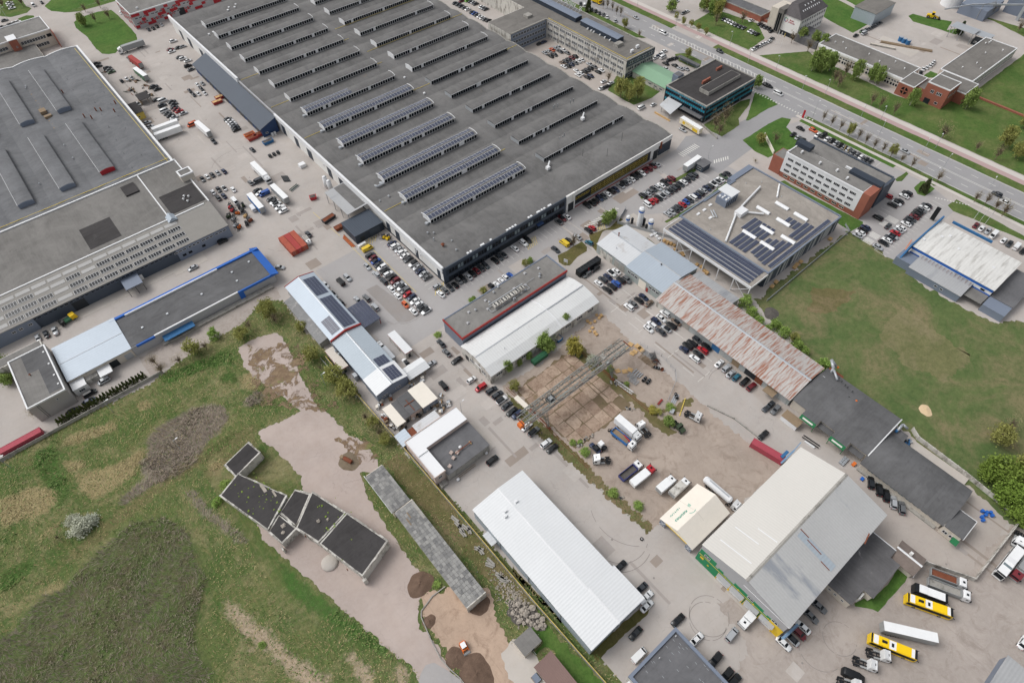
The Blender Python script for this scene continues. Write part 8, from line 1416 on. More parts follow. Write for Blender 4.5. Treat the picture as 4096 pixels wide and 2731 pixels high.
lp(o,'advert_print',MB().box(-4.6,-3.0,-1.3,-1.275,1.7,3.2).box(2.2,5.6,-1.3,-1.275,1.3,2.8),'yellow_paint');q=link('lettering',text_mesh('THE BEST CHEESE',.75,'yellow_line'),o,(-.2,-1.29,2.9));q.rotation_euler=(math.pi/2,0,0)
trailer('boxtrailer','semi_trailer','white box trailer beside the grey gate hut','t_white',L=11)
def rigid(kind,name,label,cabm,boxm,L,roof=None,z1=3.6,spoiler=True):
    p,h,_=at(kind);o=thing(name,label,'truck',p,h,'rigid trucks');boxbody(o,-L/2,L/2-2.3,boxm,z1=z1,roof=roof);cab(o,L/2-2.1,cabm,2.1,min(3.3,z1-.2),spoiler);frame(o,-L/2+.3,L/2-.4);wheelset(o,(-L/2+2,L/2-1.3));return o
rigid('boxtruck','box_truck','long white box truck beside the slab yard','t_white','t_white',10.4,z1=4);rigid('boxvan_a','box_truck','white box truck with blue trimmed rear, left of the pair by the tent','t_white','t_white',7.2,z1=3.2,spoiler=False);rigid('boxvan_b','box_truck','peeling white box truck, right of the pair by the tent','t_white','t_white',7.8,'old_white_wall',z1=3.2,spoiler=False)
rigid('smalltruck','small_box_truck','small white box truck before the green warehouse doors','t_white','t_white',4.6,z1=2.8,spoiler=False);rigid('yellowtruck','yellow_truck','yellow truck driving on the main street at the top edge','yellow_paint','yellow_paint',8,'timber')
tractor('tractor_a','tractor_unit','white tractor unit backed against the long box truck');tractor('tractor_b','tractor_unit','white tractor unit by the bush near the street verge');tractor('tractor_c','tractor_unit','white tractor unit alone beside the yellow blocks');tractor('tractor_d','tractor_unit','white tractor unit alongside the lower yellow bus');tractor('tractor_e','tractor_unit','white tractor unit between a black van and another tractor','t_white');tractor('tractor_f','tractor_unit','white tractor unit cut by the bottom edge');tractor('tractor_g','tractor_unit','white tractor unit nose to the long white coach')
p,h,_=at('oldtruck');o=thing('old_tractor','old white cabbed tractor beside the navy saloon','tractor',p,h);lp(o,'cab',MB().prism([(-1.0,.8),(.8,.8),(.7,2.6),(-.9,2.6)],'y',-.8,.8),'t_white');lp(o,'bonnet',MB().box(-2.2,-1.0,-.6,.6,.6,1.6),'t_black');wheelset(o,(-1.6,.6),.95,.55)
def tipper(kind,name,label,cabm,bodym,L,inner='gravel_dark',w_=1.25):
    p,h,_=at(kind);o=thing(name,label,'truck',p,h,'tipper trucks');x0,x1=-L/2,L/2-2.4
    b=lp(o,'tipper_body',MB().box(x0,x1,-w_,w_,1.1,1.3).box(x0,x1,-w_,-w_+.12,1.3,2.5).box(x0,x1,w_-.12,w_,1.3,2.5).box(x0,x0+.12,-w_+.12,w_-.12,1.3,2.4).box(x1-.12,x1,-w_+.12,w_-.12,1.3,2.7),bodym);link('load',MB().box(x0+.12,x1-.12,-w_+.12,w_-.12,1.31,1.75).mesh('load',inner),b)
    cab(o,L/2-2.1,cabm,2.1,3.0,False);frame(o,x0+.2,L/2-.4);wheelset(o,(x0+1.1,x0+2.4,L/2-1.3));return o
o=tipper('cranetruck','crane_truck','white cab truck with blue dropside body and red loading crane','t_white','t_blue',9.4,'old_timber');lp(o,'loading_crane',MB().beam((2.2,0,1.2),(2.2,0,3.2),.35).beam((2.2,0,3.2),(-.6,.6,2.8),.25).beam((-.6,.6,2.8),(1.4,.3,2.5),.2),'t_red')
tipper('tipper_blue','tipper_truck','blue rimmed tipper truck with grey load beside a red cabbed truck','t_white','t_navyrim',8.8,'gravel_dark');o=tipper('tipper_red','covered_truck','red cabbed truck with white covered body','t_red','t_white',9.6,'t_white');lp(o,'cover',MB().box(-4.75,2.35,-1.3,1.3,2.55,2.7),'t_white')
o=tipper('tipper_white','tipper_truck','white cabbed tipper truck with long pale empty body','t_white','t_grey',11,'concrete_wall');tipper('tipper_rust','tipper_truck','rust loaded flat truck behind the pale tipper','t_white','t_grey',9.4,'rust')
p,h,_=at('armytruck');o=thing('army_truck','olive green bonneted army truck under a bush','truck',p,h);lp(o,'cab',MB().prism([(-.2,.8),(1.2,.8),(1.2,1.7),(.9,2.4),(-.2,2.4)],'y',-1.1,1.1),'army_green');lp(o,'bonnet',MB().prism([(1.2,.8),(2.7,.8),(2.7,1.4),(1.2,1.7)],'y',-.9,.9),'army_green');lp(o,'windscreen',MB().face([(1.22,-.9,1.75),(1.22,.9,1.75),(.95,.85,2.3),(.95,-.85,2.3)]),'glass');frame(o,-2.8,.2,'army_green');lp(o,'cross_bar',MB().box(-2.4,-2.2,-1,1,1.05,1.2).box(-1.2,-1.0,-1,1,1.05,1.2),'army_green');wheelset(o,(-2.0,-.9,1.9),.95,.55)
p,h,_=at('tanker');o=thing('tanker_lorry','white cylindrical tanker lorry squeezed beside the tent','truck',p,h);lp(o,'tank',MB().cyl((-6.3,0,2.3),(3.2,0,2.3),1.2,n=18).cyl((3.2,0,2.3),(3.7,0,2.3),1.2,.7,n=18).cyl((-6.8,0,2.3),(-6.3,0,2.3),.7,1.2,n=18),'white_metal',False);cab(o,4.5,'t_white');frame(o,-6.2,6.2);wheelset(o,(-5,-3.7,-2.4,3.2,5.4));lp(o,'walkway',MB().box(-5,2.5,-.2,.2,3.48,3.55),'galv')
def bus(kind,name,label,base,L,roofpan,w_=1.27,h=3.1,dark='t_black'):
    p,hd,_=at(kind);o=thing(name,label,'bus',p,hd,'parked buses');b=lp(o,'body',MB().prism([(-L/2,.4),(L/2-.1,.4),(L/2,1.2),(L/2-.15,h),(-L/2+.1,h),(-L/2,h-.3)],'y',-w_,w_),base)
    for s in (-1,1):
        n=int(L/1.7)
        for i in range(n):link('side_window',MB().box(-L/2+.5+1.6*i,-L/2+2.0+1.6*i,s*w_-.02,s*w_+.02,1.4,2.6).mesh('side_window','glass'),b)
    link('windscreen',MB().face([(L/2+.01,-w_*.92,1.2),(L/2+.01,w_*.92,1.2),(L/2-.13,w_*.92,h-.15),(L/2-.13,-w_*.92,h-.15)]).mesh('windscreen','glass'),b);link('windscreen_cap',MB().box(L/2-.75,L/2-.16,-w_*.98,w_*.98,h,h+.05).mesh('windscreen_cap',dark),b);link('rear_cap',MB().box(-L/2+.05,-L/2+.5,-w_*.98,w_*.98,h,h+.05).mesh('rear_cap',dark),b)
    for x0,x1,m_,z in roofpan:link('roof_panel',MB().box(x0*L,x1*L,-w_*.9,w_*.9,h,h+z).mesh('roof_panel',m_),b)
    link('mirror',MB().beam((L/2,-w_,2.6),(L/2+.5,-w_-.2,2.4),.14).beam((L/2,w_,2.6),(L/2+.5,w_+.2,2.4),.14).mesh('mirror',dark),b);wheelset(o,(-L/2+2.6,L/2-2.6),1.12,.48);return o
Y=[(-.44,-.34,'t_white',.06),(-.33,-.12,'bus_yellow',.22),(-.12,.04,'t_white',.06),(.04,.36,'bus_yellow',.12),(.36,.43,'t_white',.1)]
for kd,lb in (('bus_yellow','yellow city bus alongside the white roofed coach'),('bus_yellow2','yellow city bus alongside the long white trailer')):
    o=bus(kd,'city_bus',lb,'bus_yellow',11.8,Y);lp(o,'side_panel',MB().box(-5.6,5.6,-1.29,-1.28,1.2,2.7).box(-5.6,5.6,1.28,1.29,1.2,2.7),'t_black');lp(o,'roof_unit',MB().box(-3.2,-1.9,-.35,.35,3.32,3.5).box(-.7,-.1,-.5,.5,3.16,3.2),'t_black')
bus('bus_white','coach','white roofed coach with black flanks beside the upper yellow bus','t_black',8.6,[(-.38,-.14,'t_white',.25),(-.14,.4,'t_white',.08)])
o=bus('bus_long','coach','long white coach by the concrete wall at the right edge','t_white',13,[(-.42,.4,'t_white',.05),(-.06,.06,'white_metal',.2),(.16,.22,'glass_light',.15)])
trailer('trailer_big','semi_trailer','long plain white trailer between the two yellow buses','t_grey',L=13.6)
p,h,_=at('wrecker');o=thing('wrecked_truck','wine red wrecked truck cab at the right edge','truck',p,h);cab(o,1.6,'t_wine',2.2,3.0,False);frame(o,-5,3.5);lp(o,'dismantled_body',MB().box(-4.6,1.2,-1.1,1.1,1.1,1.5).box(-3,0,-.9,.9,1.5,2.1),'t_grey');wheelset(o,(-4,-2.8,2.6))
p,h,_=at('blackvan');o=thing('black_minibus','long black minibus between two white tractor units','van',p,h);mb=MB();loft(mb,((2.95,.7,.7),(2.85,.9,1.0),(2.4,.98,1.3),(1.6,1,1.9),(1.0,1.0,2.5),(-2.4,1,2.55),(-2.85,.96,2.4),(-2.95,.85,.8)),.3);lp(o,'body',mb,'t_black',True);lp(o,'windscreen',MB().face([(2.35,-.8,1.4),(2.35,.8,1.4),(1.25,.75,2.32),(1.25,-.75,2.32)]),'glass');wheelset(o,(-1.9,1.9),.9,.36)
p,h,_=at('flatvan');o=thing('pickup_van','white van with open pickup bed beside the red containers','van',p,h);lp(o,'bed',MB().box(-2.9,.6,-.95,.95,.7,1.6),'t_white');lp(o,'bed_cover',MB().box(-2.8,.5,-.88,.88,1.6,1.64),'concrete_wall');cab(o,.8,'t_white',1.9,2.1,False,.95);wheelset(o,(-1.8,1.9),.85,.34)
# containers
def container(name,label,x,y,hd,mat,L=12.19):
    o=thing(name,label,'container',(x,y,.02),hd,'shipping containers');b=lp(o,'body',MB().box(-L/2,L/2,-1.22,1.22,.12,2.55),mat);lp(o,'corner_post',MB().box(-L/2-.03,-L/2+.12,-1.25,-1.1,0,2.62).box(-L/2-.03,-L/2+.12,1.1,1.25,0,2.62).box(L/2-.12,L/2+.03,-1.25,-1.1,0,2.62).box(L/2-.12,L/2+.03,1.1,1.25,0,2.62),mat);lp(o,'roof_rail',MB().box(-L/2,L/2,-1.25,-1.14,2.5,2.62).box(-L/2,L/2,1.14,1.25,2.5,2.62),mat)
    lp(o,'door',MB().box(-L/2-.05,-L/2-.005,-1.1,-.02,.2,2.45).box(-L/2-.05,-L/2-.005,.02,1.1,.2,2.45),mat);lp(o,'lock_rod',MB().cyl((-L/2-.09,-.3,.25),(-L/2-.09,-.3,2.4),.03,n=6).cyl((-L/2-.09,.3,.25),(-L/2-.09,.3,2.4),.03,n=6),'galv');return o
for i,(x,lb) in enumerate(((-88.1,'left'),(-85.5,'middle'),(-82.9,'right'))):container('shipping_container','rusty red container, %s one of three side by side' % lb,x,120,RAD(90),('rust_box','red_box','rust_box')[i])
container('shipping_container','faded pink red container behind the low concrete wall',-203.4,92.6,0.0,'pink_box',13.2);p,h,L_=at('container_pink');container('shipping_container','faded crimson container by the ribbed warehouse corner',p[0],p[1],h,'pink_box',11)
o=thing('black_container','open topped black container with ribbed roof beside the small lawn','container',(1.0,25.2,.02),RAD(0),None)
lp(o,'body',MB().box(-6.1,6.1,-1.25,1.25,.1,2.9),'t_black');lp(o,'roof_frame',MB().box(-6.1,6.1,-1.25,-1.0,2.9,3.05).box(-6.1,6.1,1.0,1.25,2.9,3.05).box(-6.1,-5.9,-1,1,2.9,3.05).box(5.9,6.1,-1,1,2.9,3.05),'black_panel');[lp(o,'roof_bar',MB().box(-4.3+1.7*i,-4.1+1.7*i,-1,1,2.9,3.02),'dark_metal') for i in range(6)];lp(o,'red_sign',MB().box(-1.4,-.9,-1.29,-1.255,.5,2.6),'t_red')
# skips
def skip(name,label,x,y,hd,mat,load='timber',L=5.5):
    o=thing(name,label,'skip',(x,y,.02),hd,'open skips');lp(o,'body',MB().prism([(-L/2+.3,.1),(L/2-.3,.1),(L/2,1.5),(L/2-.1,1.5),(-L/2+.1,1.5),(-L/2,1.5)],'y',-1.15,1.15),mat);lp(o,'rim',MB().box(-L/2-.05,L/2+.05,-1.22,-1.08,1.45,1.6).box(-L/2-.05,L/2+.05,1.08,1.22,1.45,1.6),mat);lp(o,'load',MB().ball((0,0,1.45),1.0,3,.5,.35,9,4).box(-L/2+.3,L/2-.3,-1,1,1.4,1.52),load)
S4=PTS['skips']
for i,((x,y),hd,m_,lb,ld) in enumerate(zip(S4,(0,0,0,0,0,0),('red_box','red_box','orange_paint','red_box','blue_box','red_box'),('red skip of timber waste under the blue lean-to, nearer','red skip of timber waste under the blue lean-to, farther','orange skip next to a red skip by the blue lean-to','red skip next to an orange skip by the blue lean-to','blue skip of scrap before the navy gable','red skip behind the blue skip'),('timber','timber','rust','rust','gravel_dark','rust'))):skip('skip_container',lb,x,y,hd,m_,ld)
skip('skip_container','small blue skip of rubble beside the yellow bush',-33.8,5.6,RAD(90),'blue_box','stone',2.6);skip('scrap_skip','dark rusty skip under the grey sheet canopy',-65.5,124.5,RAD(10),'dark_metal','rust',6.5);skip('scrap_skip','dark rusty skip beside the slate annexe wall',-64.6,116.2,RAD(0),'rust','rust',5)
skip('red_trailer_skip','small red flat trailer beside the gas cylinders',-63.5,142.5,RAD(-20),'t_red','gravel_dark',3.2)
# forklifts, wheel loader, mini loader
def forklift(name,label,x,y,hd,mat):
    o=thing(name,label,'forklift',(x,y,.02),hd,'forklifts');lp(o,'body',MB().prism([(-1.3,.35),(.7,.35),(.7,1.0),(-.2,1.1),(-.5,1.35),(-1.3,1.25)],'y',-.6,.6),mat);lp(o,'mast',MB().box(.8,1.0,-.5,-.36,.2,2.6).box(.8,1.0,.36,.5,.2,2.6).box(.82,.98,-.36,.36,2.4,2.55),'t_black');lp(o,'fork',MB().box(1.0,2.2,-.4,-.26,.12,.2).box(1.0,2.2,.26,.4,.12,.2),'t_black');lp(o,'roof_guard',MB().box(-.7,.6,-.55,.55,2.1,2.18).box(-.68,-.6,-.5,-.42,1.2,2.1).box(-.68,-.6,.42,.5,1.2,2.1).box(.5,.58,-.5,-.42,1,2.1).box(.5,.58,.42,.5,1,2.1),'t_black');wheelset(o,(-.9,.55),.55,.3)
for (x,y),hd,lb in zip(PTS['forklifts'],(150,20),('yellow forklift beside the white crates, left one','yellow forklift beside the navy saloon, right one')):forklift('forklift',lb,x,y,RAD(hd),'yellow_paint')
rr=random.Random(31)
cols=['army_green','t_red','orange_paint','dark_metal','timber','t_grey','dark_metal','army_green','t_red','dark_metal','orange_paint','galv','rust']
lbs=['back left','back centre','middle','back right','far right','front left','rear edge','rear centre','rear left','lower right','lower centre','lower left','lower edge']
for i,(x,y) in enumerate(PTS['scrapwest']):forklift('old_forklift','old dismantled %s forklift in the scrap cluster, %s' % ({'army_green':'green','t_red':'red','orange_paint':'orange','dark_metal':'dark','timber':'tan','t_grey':'grey','galv':'silver','rust':'rusty'}[cols[i]],lbs[i]),x,y,rr.uniform(0,6),cols[i])
p,h,_=at('loader');o=thing('wheel_loader','yellow wheel loader with black bucket in the far yard','loader',p,h);lp(o,'body',MB().prism([(-3.6,.8),(.4,.8),(.4,1.9),(-1.2,2.2),(-3.6,2.1)],'y',-1.1,1.1),'yellow_paint');lp(o,'cab',MB().box(-1.2,.3,-.8,.8,2.2,3.5),'glass');lp(o,'cab_roof',MB().box(-1.3,.4,-.9,.9,3.5,3.65),'yellow_paint');lp(o,'arm',MB().beam((.4,-.6,1.8),(3.2,-.6,.8),.4).beam((.4,.6,1.8),(3.2,.6,.8),.4),'yellow_paint');lp(o,'bucket',MB().prism([(3.0,.2),(4.6,.2),(4.4,.4),(3.3,1.4)],'y',-1.5,1.5),'t_black');wheelset(o,(-2.6,1.0),1.15,.85)
p,h,_=at('excavator');o=thing('skid_loader','small orange loader with white roof on the sandy ground','loader',p,h);lp(o,'body',MB().prism([(-1.5,.4),(1.0,.4),(1.0,1.2),(-1.5,1.3)],'y',-.75,.75),'orange_paint');lp(o,'cab',MB().box(-.9,.5,-.62,.62,1.25,2.0),'glass');lp(o,'cab_roof',MB().box(-1.0,.55,-.7,.7,2.0,2.1),'t_white');lp(o,'arm',MB().beam((-1.2,-.85,1.3),(1.5,-.85,.6),.2).beam((-1.2,.85,1.3),(1.5,.85,.6),.2),'orange_paint');lp(o,'bucket',MB().prism([(1.4,.1),(2.1,.1),(2.0,.5),(1.5,.8)],'y',-.95,.95),'t_grey');wheelset(o,(-.9,.6),.85,.42)
p,h,_=at('loader');o=thing('garbage_truck','yellow and green sweeper truck at the grey block gate','truck',(-174.5,140.2,.02),RAD(190));lp(o,'hopper',MB().prism([(-3.4,.6),(-1.2,.6),(-1.0,2.6),(-3.0,2.6)],'y',-1.1,1.1),'yellow_paint');lp(o,'body',MB().box(-1.0,1.4,-1.1,1.1,.9,1.6),'green_tank');cab(o,1.5,'t_black',1.7,2.4,False);frame(o,-3,3);wheelset(o,(-1.9,2.2),.95,.45)
# ------------------------------------------------------------------ trees: unit prototypes (radius 1, height 1)
def tree_proto(seed,n,leafm,bark='bark',lo=.28,kind='round',leaf=.1,clumps=26,twigs=24):
    r=np.random.default_rng(seed);rr=random.Random(seed)
    tk=MB();top=.62 if kind != 'bush' else .3
    pts=[(0,0,0),(rr.uniform(-.04,.04),rr.uniform(-.04,.04),top*.5),(rr.uniform(-.08,.08),rr.uniform(-.08,.08),top)]
    tk.cyl(pts[0],pts[1],.075,.055,7);tk.cyl(pts[1],pts[2],.055,.03,6)
    cc=[]
    for i in range(clumps):
        a=r.uniform(0,2*math.pi);q=r.random()**.5;zz=r.random()
        if kind == 'cone':z=lo+(1-lo)*zz;rad=.95*(1-(z-lo)/(1-lo))**.85*(.35+.65*q)+.03
        elif kind == 'column':z=lo+(1-lo)*zz;rad=.75*math.sin(math.pi*min(1,.15+.8*zz))*(.4+.6*q)
        elif kind == 'bush':z=.06+.8*zz;rad=.85*math.sqrt(max(.05,1-(z/1.0)**2))*(.3+.7*q)
        else:z=lo+(1-lo)*(.08+.84*zz);t=(z-lo)/(1-lo)*2-1;rad=.82*math.sqrt(max(.04,1-t*t*.85))*(.3+.7*q)
        cc.append((rad*math.cos(a),rad*math.sin(a),z))
    for i in range(twigs):
        c=cc[i % len(cc)];b=pts[1] if rr.random() < .5 else pts[2];b=(b[0],b[1],min(b[2],max(.12,c[2]*.75)))
        mid=tuple((b[j]*.45+c[j]*.55) for j in range(3));mid=(mid[0],mid[1],mid[2]+.02);tk.cyl(b,mid,.022,.014,4,caps=False);tk.cyl(mid,c,.014,.005,4,caps=False)
    C=np.array(cc);k=r.integers(0,len(C),n);sp=.17 if kind != 'cone' else .1
    P=C[k]+r.normal(0,1,(n,3))*np.array([sp,sp,sp*.55]);P[:,2]=np.clip(P[:,2],.03,1.02)
    u=r.normal(0,1,(n,3));u /= np.linalg.norm(u,axis=1)[:,None];v=np.cross(u,r.normal(0,1,(n,3)));v /= np.linalg.norm(v,axis=1)[:,None]
    s=leaf*r.uniform(.5,1.2,(n,1));u=u*s;v=v*s*.75;zs=np.array([1,1,.55])
    V=np.stack([P-u*zs,P+v*zs,P+u*zs,P-v*zs],1).reshape(-1,3)
    me=bpy.data.meshes.new('crown');me.from_pydata(V.tolist(),[],np.arange(4*n).reshape(-1,4).tolist());me.materials.append(M[leafm])
    return tk.mesh('trunk',bark),me
PROTO={}
for k,a in {'g':dict(n=1700,leafm='leaf_green',bark='birch_bark',kind='column',lo=.22,leaf=.11),'y':dict(n=1700,leafm='leaf_olive',leaf=.085,clumps=34),'b':dict(n=420,leafm='leaf_bud',leaf=.045,clumps=60,twigs=90,lo=.25),'w':dict(n=1500,leafm='leaf_blossom',kind='bush',leaf=.09),'c':dict(n=1900,leafm='leaf_conifer',kind='cone',lo=.06,leaf=.12,clumps=70),'d':dict(n=2600,leafm='leaf_dark',lo=.12,clumps=40,leaf=.09),'u':dict(n=1300,leafm='leaf_bright',kind='bush',leaf=.1),'a':dict(n=1200,leafm='leaf_yellow',lo=.1)}.items():
    PROTO[k]=[tree_proto(100+17*i+ord(k),**a) for i in range(3)]
NAMES={'g':('birch_tree','light green birch','tree'),'y':('budding_tree','olive green budding tree','tree'),'b':('bare_tree','bare brown twiggy tree','tree'),'w':('blossom_shrub','white blossoming shrub','shrub'),'c':('spruce_tree','dark spruce','tree'),'d':('leafy_tree','dense green leafy tree','tree'),'u':('green_bush','bright green bush','bush'),'a':('yellow_shrub','yellow green shrub','shrub')}
REG=[((157,170,-200,40),'in the street verge'),((157,172,150,330),'along the far street pavement'),((170,196,-100,330),'beside the cycle path'),((217,260,60,140),'around the logo gabled office'),((196,222,40,140),'on the school lawn near the logo office'),((196,222,-20,40),'before the low school windows'),((196,330,-200,-20),'on the wide lawn beside the school'),((222,420,-20,330),'in the far right yard'),((90,128,86,130),'in the court between offices'),((118,164,30,90),'beside the teal glass block'),((120,175,90,150),'on the office forecourt'),((100,165,-70,30),'in the white office car park'),((24,62,-75,-8),'on the field edge behind the rusty shed'),((12,80,-150,-75),'on the field behind the black roofs'),((-5,60,10,60),'on the small lawn by the workshops'),((-64,-8,37,50),'behind the red trimmed store'),((-66,-20,-8,8),'along the white vaulted shed'),((-70,-12,-90,-8),'in the truck yard'),((-112,-86,-10,105),'along the strip by the solar shed'),((-135,-100,60,130),'by the alley near the blue edge'),((-215,-135,80,140),'by the pale brick block'),((-215,-110,-170,80),'in the wild field'),((-330,-60,290,560),'round the far left lawn'),((-330,20,60,290),'near the left factory')]
groups={}
for i,(x,y,k,h,r) in enumerate(TREES):
    reg=next((d for (a,b,c,e),d in REG if a <= x < b and c <= y < e),'among the yards')
    groups.setdefault((k,reg),[]).append((u_of(x,y),i))
for (k,reg),L in groups.items():
    L.sort();nm,word,cat=NAMES[k]
    for j,(_,i) in enumerate(L):
        x,y,_,h,r=TREES[i]
        lab='%s %s' % (word,reg) if len(L) == 1 else '%s %s, %s from left' % (word,reg,ORD[j] if j < 20 else 'last')
        z=.05 if -215 < x < -104 and y < 90 else 0
        o=thing(nm,lab,cat,(x,y,z),random.Random(i).uniform(0,6.28),word+'s '+reg)
        tk,cr=PROTO[k][i % 3];link('trunk',tk,o,scale=(min(r,h*.35),min(r,h*.35),h));link('crown',cr,o,scale=(r*1.15,r*1.15,h))
# clipped conifer hedge, each tree its own
THU=[tree_proto(500+i,n=900,leafm='leaf_thuja',kind='cone',lo=.03,leaf=.16,clumps=60)[1] for i in range(3)]
for i,(x,y) in enumerate(PTS['thuja']):
    o=thing('conifer','clipped green conifer in the hedge row behind the low concrete wall','conifer',(x,y,0),i*1.7,'conifers of the hedge row behind the low concrete wall')
    tk,cr=PROTO['c'][i % 3];link('trunk',tk,o,scale=(.4,.4,2));q=link('crown',THU[i % 3],o,scale=(.85,.85,3.3+.25*((i*7) % 3)))
# ------------------------------------------------------------------ wild plants of the field
def blades(name,polys,n,mat,ln,wd,lean,zoff,label,seed,dirs=None):
    r=np.random.default_rng(seed);P=[]
    for poly in polys:
        a=np.array(poly);area=abs(np.dot(a[:,0],np.roll(a[:,1],1))-np.dot(a[:,1],np.roll(a[:,0],1)))/2;m=max(10,int(n*area))
        q=r.uniform(a.min(0),a.max(0),(m*3,2));q=q+r.normal(0,.6,q.shape);ins=inside(poly,q[:,0],q[:,1]);P.append(q[ins][:m])
    P=np.concatenate(P)
    for e in ('abandoned','sandyard','slablight','laneend','lawn_low','rocks'):
        P=P[~inside(POLY[e],P[:,0],P[:,1])] if name in ('field_grass','dry_grass','weed_tufts','green_tufts') else P
    for (xa,xb,ya,yb) in ((-160,-125,-25,40),(-121,-113,-50,4)):
        P=P[~((P[:,0] > xa) & (P[:,0] < xb) & (P[:,1] > ya) & (P[:,1] < yb))] if name != 'verge_grass' else P
    n_=len(P)
    vis=P[(P[:,0] > -235) & (P[:,1] > -175)];P=vis;n_=len(P)
    ang=2.2*np.sin(P[:,0]*.13+np.cos(P[:,1]*.11)*2)+1.5*np.cos(P[:,1]*.17+P[:,0]*.05)+r.normal(0,.6,n_)
    L=ln*r.uniform(.5,1.3,n_);le=np.clip(r.normal(lean,.25,n_),.05,1.35)
    D=np.stack([np.cos(ang)*np.sin(le),np.sin(ang)*np.sin(le),np.cos(le)],1)*L[:,None]
    side=np.stack([-np.sin(ang),np.cos(ang),np.zeros(n_)],1)*(wd*r.uniform(.6,1.4,n_))[:,None]
    B=np.stack([P[:,0],P[:,1],np.full(n_,zoff)],1)
    V=np.stack([B-side,B+side,B+D],1).reshape(-1,3)
    me=bpy.data.meshes.new(name);me.from_pydata(V.tolist(),[],np.arange(3*n_).reshape(-1,3).tolist());me.materials.append(M[mat])
    tag(link(name,me),label,'plants',kind='stuff')
blades('dry_reeds',MASK['reed'],6,'reed_blade',1.8,.09,.75,.08,'dry grey reeds swept flat in the wild field',1)
blades('dry_grass',MASK['straw'],6,'straw_blade',.9,.08,1.0,.08,'straw coloured dry grass patches in the wild field',2)
blades('scrub_brush',MASK['scrub'],3.2,'scrub_twig',1.9,.09,.85,.4,'grey brown scrub thicket in the lower left field',3)
blades('green_tufts',MASK['scrub']+MASK['lush'],2.6,'grass_blade',1.2,.14,.85,.3,'green tufts between the scrub of the field',4)
blades('weed_tufts',[POLY['field']],1.2,'grass_blade',.7,.13,.9,.06,'small green weed tufts over the whole field',7)
blades('field_grass',[POLY['field']],1.2,'straw_blade',.8,.1,1.0,.06,'thin dry grass blades over the whole field',5)
blades('verge_grass',[POLY['verge']],5,'grass_blade',.5,.1,.7,.02,'weedy grass along the slab yard verge',6)
# ------------------------------------------------------------------ gantry crane over the slab yard
g=thing('gantry_crane','weathered lattice gantry crane spanning the slab yard','crane',(-46.5,-16,0))
X0,X1,Z0,Z1=-71.2,-21.0,8.4,10.4
for y in (-18.3,-14.0):
    mb=MB();mb.beam((X0,y,Z0),(X1,y,Z0),.34).beam((X0+1.5,y,Z1),(X1-1.5,y,Z1),.3)
    n=22;st=(X1-X0)/n
    for i in range(n):
        a,b=X0+st*i,X0+st*(i+1)
        if i not in (0,n-1):mb.beam((a,y,Z0),(a,y,Z1),.12)
        mb.beam((a,y,Z0 if i % 2 else (Z1 if 0 < i else Z0)),(b,y,(Z1 if i < n-1 else Z0) if i % 2 else Z0),.18)
    part(g,'truss_side',mb,'crane_steel')
mb=MB()
for i in range(23):
    x=X0+2.282*i;mb.beam((x,-18.3,Z0),(x,-14.0,Z0),.12);
    if 0 < i < 22:mb.beam((x,-18.3,Z1),(x,-14.0,Z1),.12)
    if i < 22:mb.beam((x,-18.3 if i % 2 else -14.0,Z1 if 0 < i < 21 else Z0),(x+2.28,-14.0 if i % 2 else -18.3,Z1 if 0 < i < 21 else Z0),.09)
part(g,'cross_bracing',mb,'crane_steel')
bm=MB()
for y in (-17.0,-15.5):bm.beam((X0,y,7.9),(X1,y,7.9),.35,.6)
part(g,'runway_girder',bm,'crane_steel');part(g,'walkway',MB().box(X0,X1,-18.9,-18.0,8.3,8.36),'concrete_wall');part(g,'handrail',MB().beam((X0,-18.9,9.3),(X1,-18.9,9.3),.06).beam((X0,-13.6,9.3),(X1,-13.6,9.3),.06),'rust')
for x in (-62.3,-31.3):
    for s,yb,yt in ((-1,-20.3,-17.9),(1,-11.6,-14.6)):
        mb=MB();q=[(-.7,0),(.7,0)]
        ends=[]
        for dx in (-.75,.75):
            for dy in (-.45,.45):
                mb.beam((x+dx*.25,yb+dy*.3,.7),(x+dx,(yb+yt*3)/4+dy,6.6),.1);mb.beam((x+dx,(yb+yt*3)/4+dy,6.6),(x+dx*1.3,yt,8.3),.1)
        for i in range(7):
            z=1+.85*i;t=(z-.7)/5.9;w_=.19+.56*t;w2=.19+.56*(t+.14);yy=yb+((yb+yt*3)/4-yb)*t;y2=yb+((yb+yt*3)/4-yb)*(t+.14);d=1 if i % 2 else -1
            for dy in (-.4,.4):mb.beam((x-d*w_,yy+dy*w_,z),(x+d*w2,y2+dy*w2,z+.85),.06)
            mb.beam((x-w_,yy-d*.4*w_,z),(x-w2,y2+d*.4*w2,z+.85),.06);mb.beam((x+w_,yy+d*.4*w_,z),(x+w2,y2-d*.4*w2,z+.85),.06)
        part(g,'leg',mb,'crane_steel');part(g,'bogie',MB().box(x-.35,x+.35,yb-.9,yb+.9,.18,.75),'rust')
    part(g,'sill_beam',MB().beam((x,-20.3,1.0),(x,-11.6,1.0),.25),'rust')
part(g,'end_post',MB().beam((X0,-17.9,Z0),(X0,-14.6,Z0),.3).beam((X1,-17.9,Z0),(X1,-14.6,Z0),.3),'rust')
tr_=bpart(g,'trolley','dark_metal',(-59.5,-56.5,-17.6,-14.9,8.8,9.5));bpart(tr_,'hoist','steel',(-58.8,-57.4,-17,-15.6,9.5,10.2));part(g,'electric_cabinet',MB().box(-34,-32.6,-17.2,-15.2,10.5,11.6),'concrete_wall');bpart(g,'operator_cab','orange_paint',(-72.4,-70.6,-17.4,-15.6,6.4,8.3));bpart(g,'yellow_plate','yellow_line',(-30.4,-30.3,-19.2,-18,4.6,5.8))
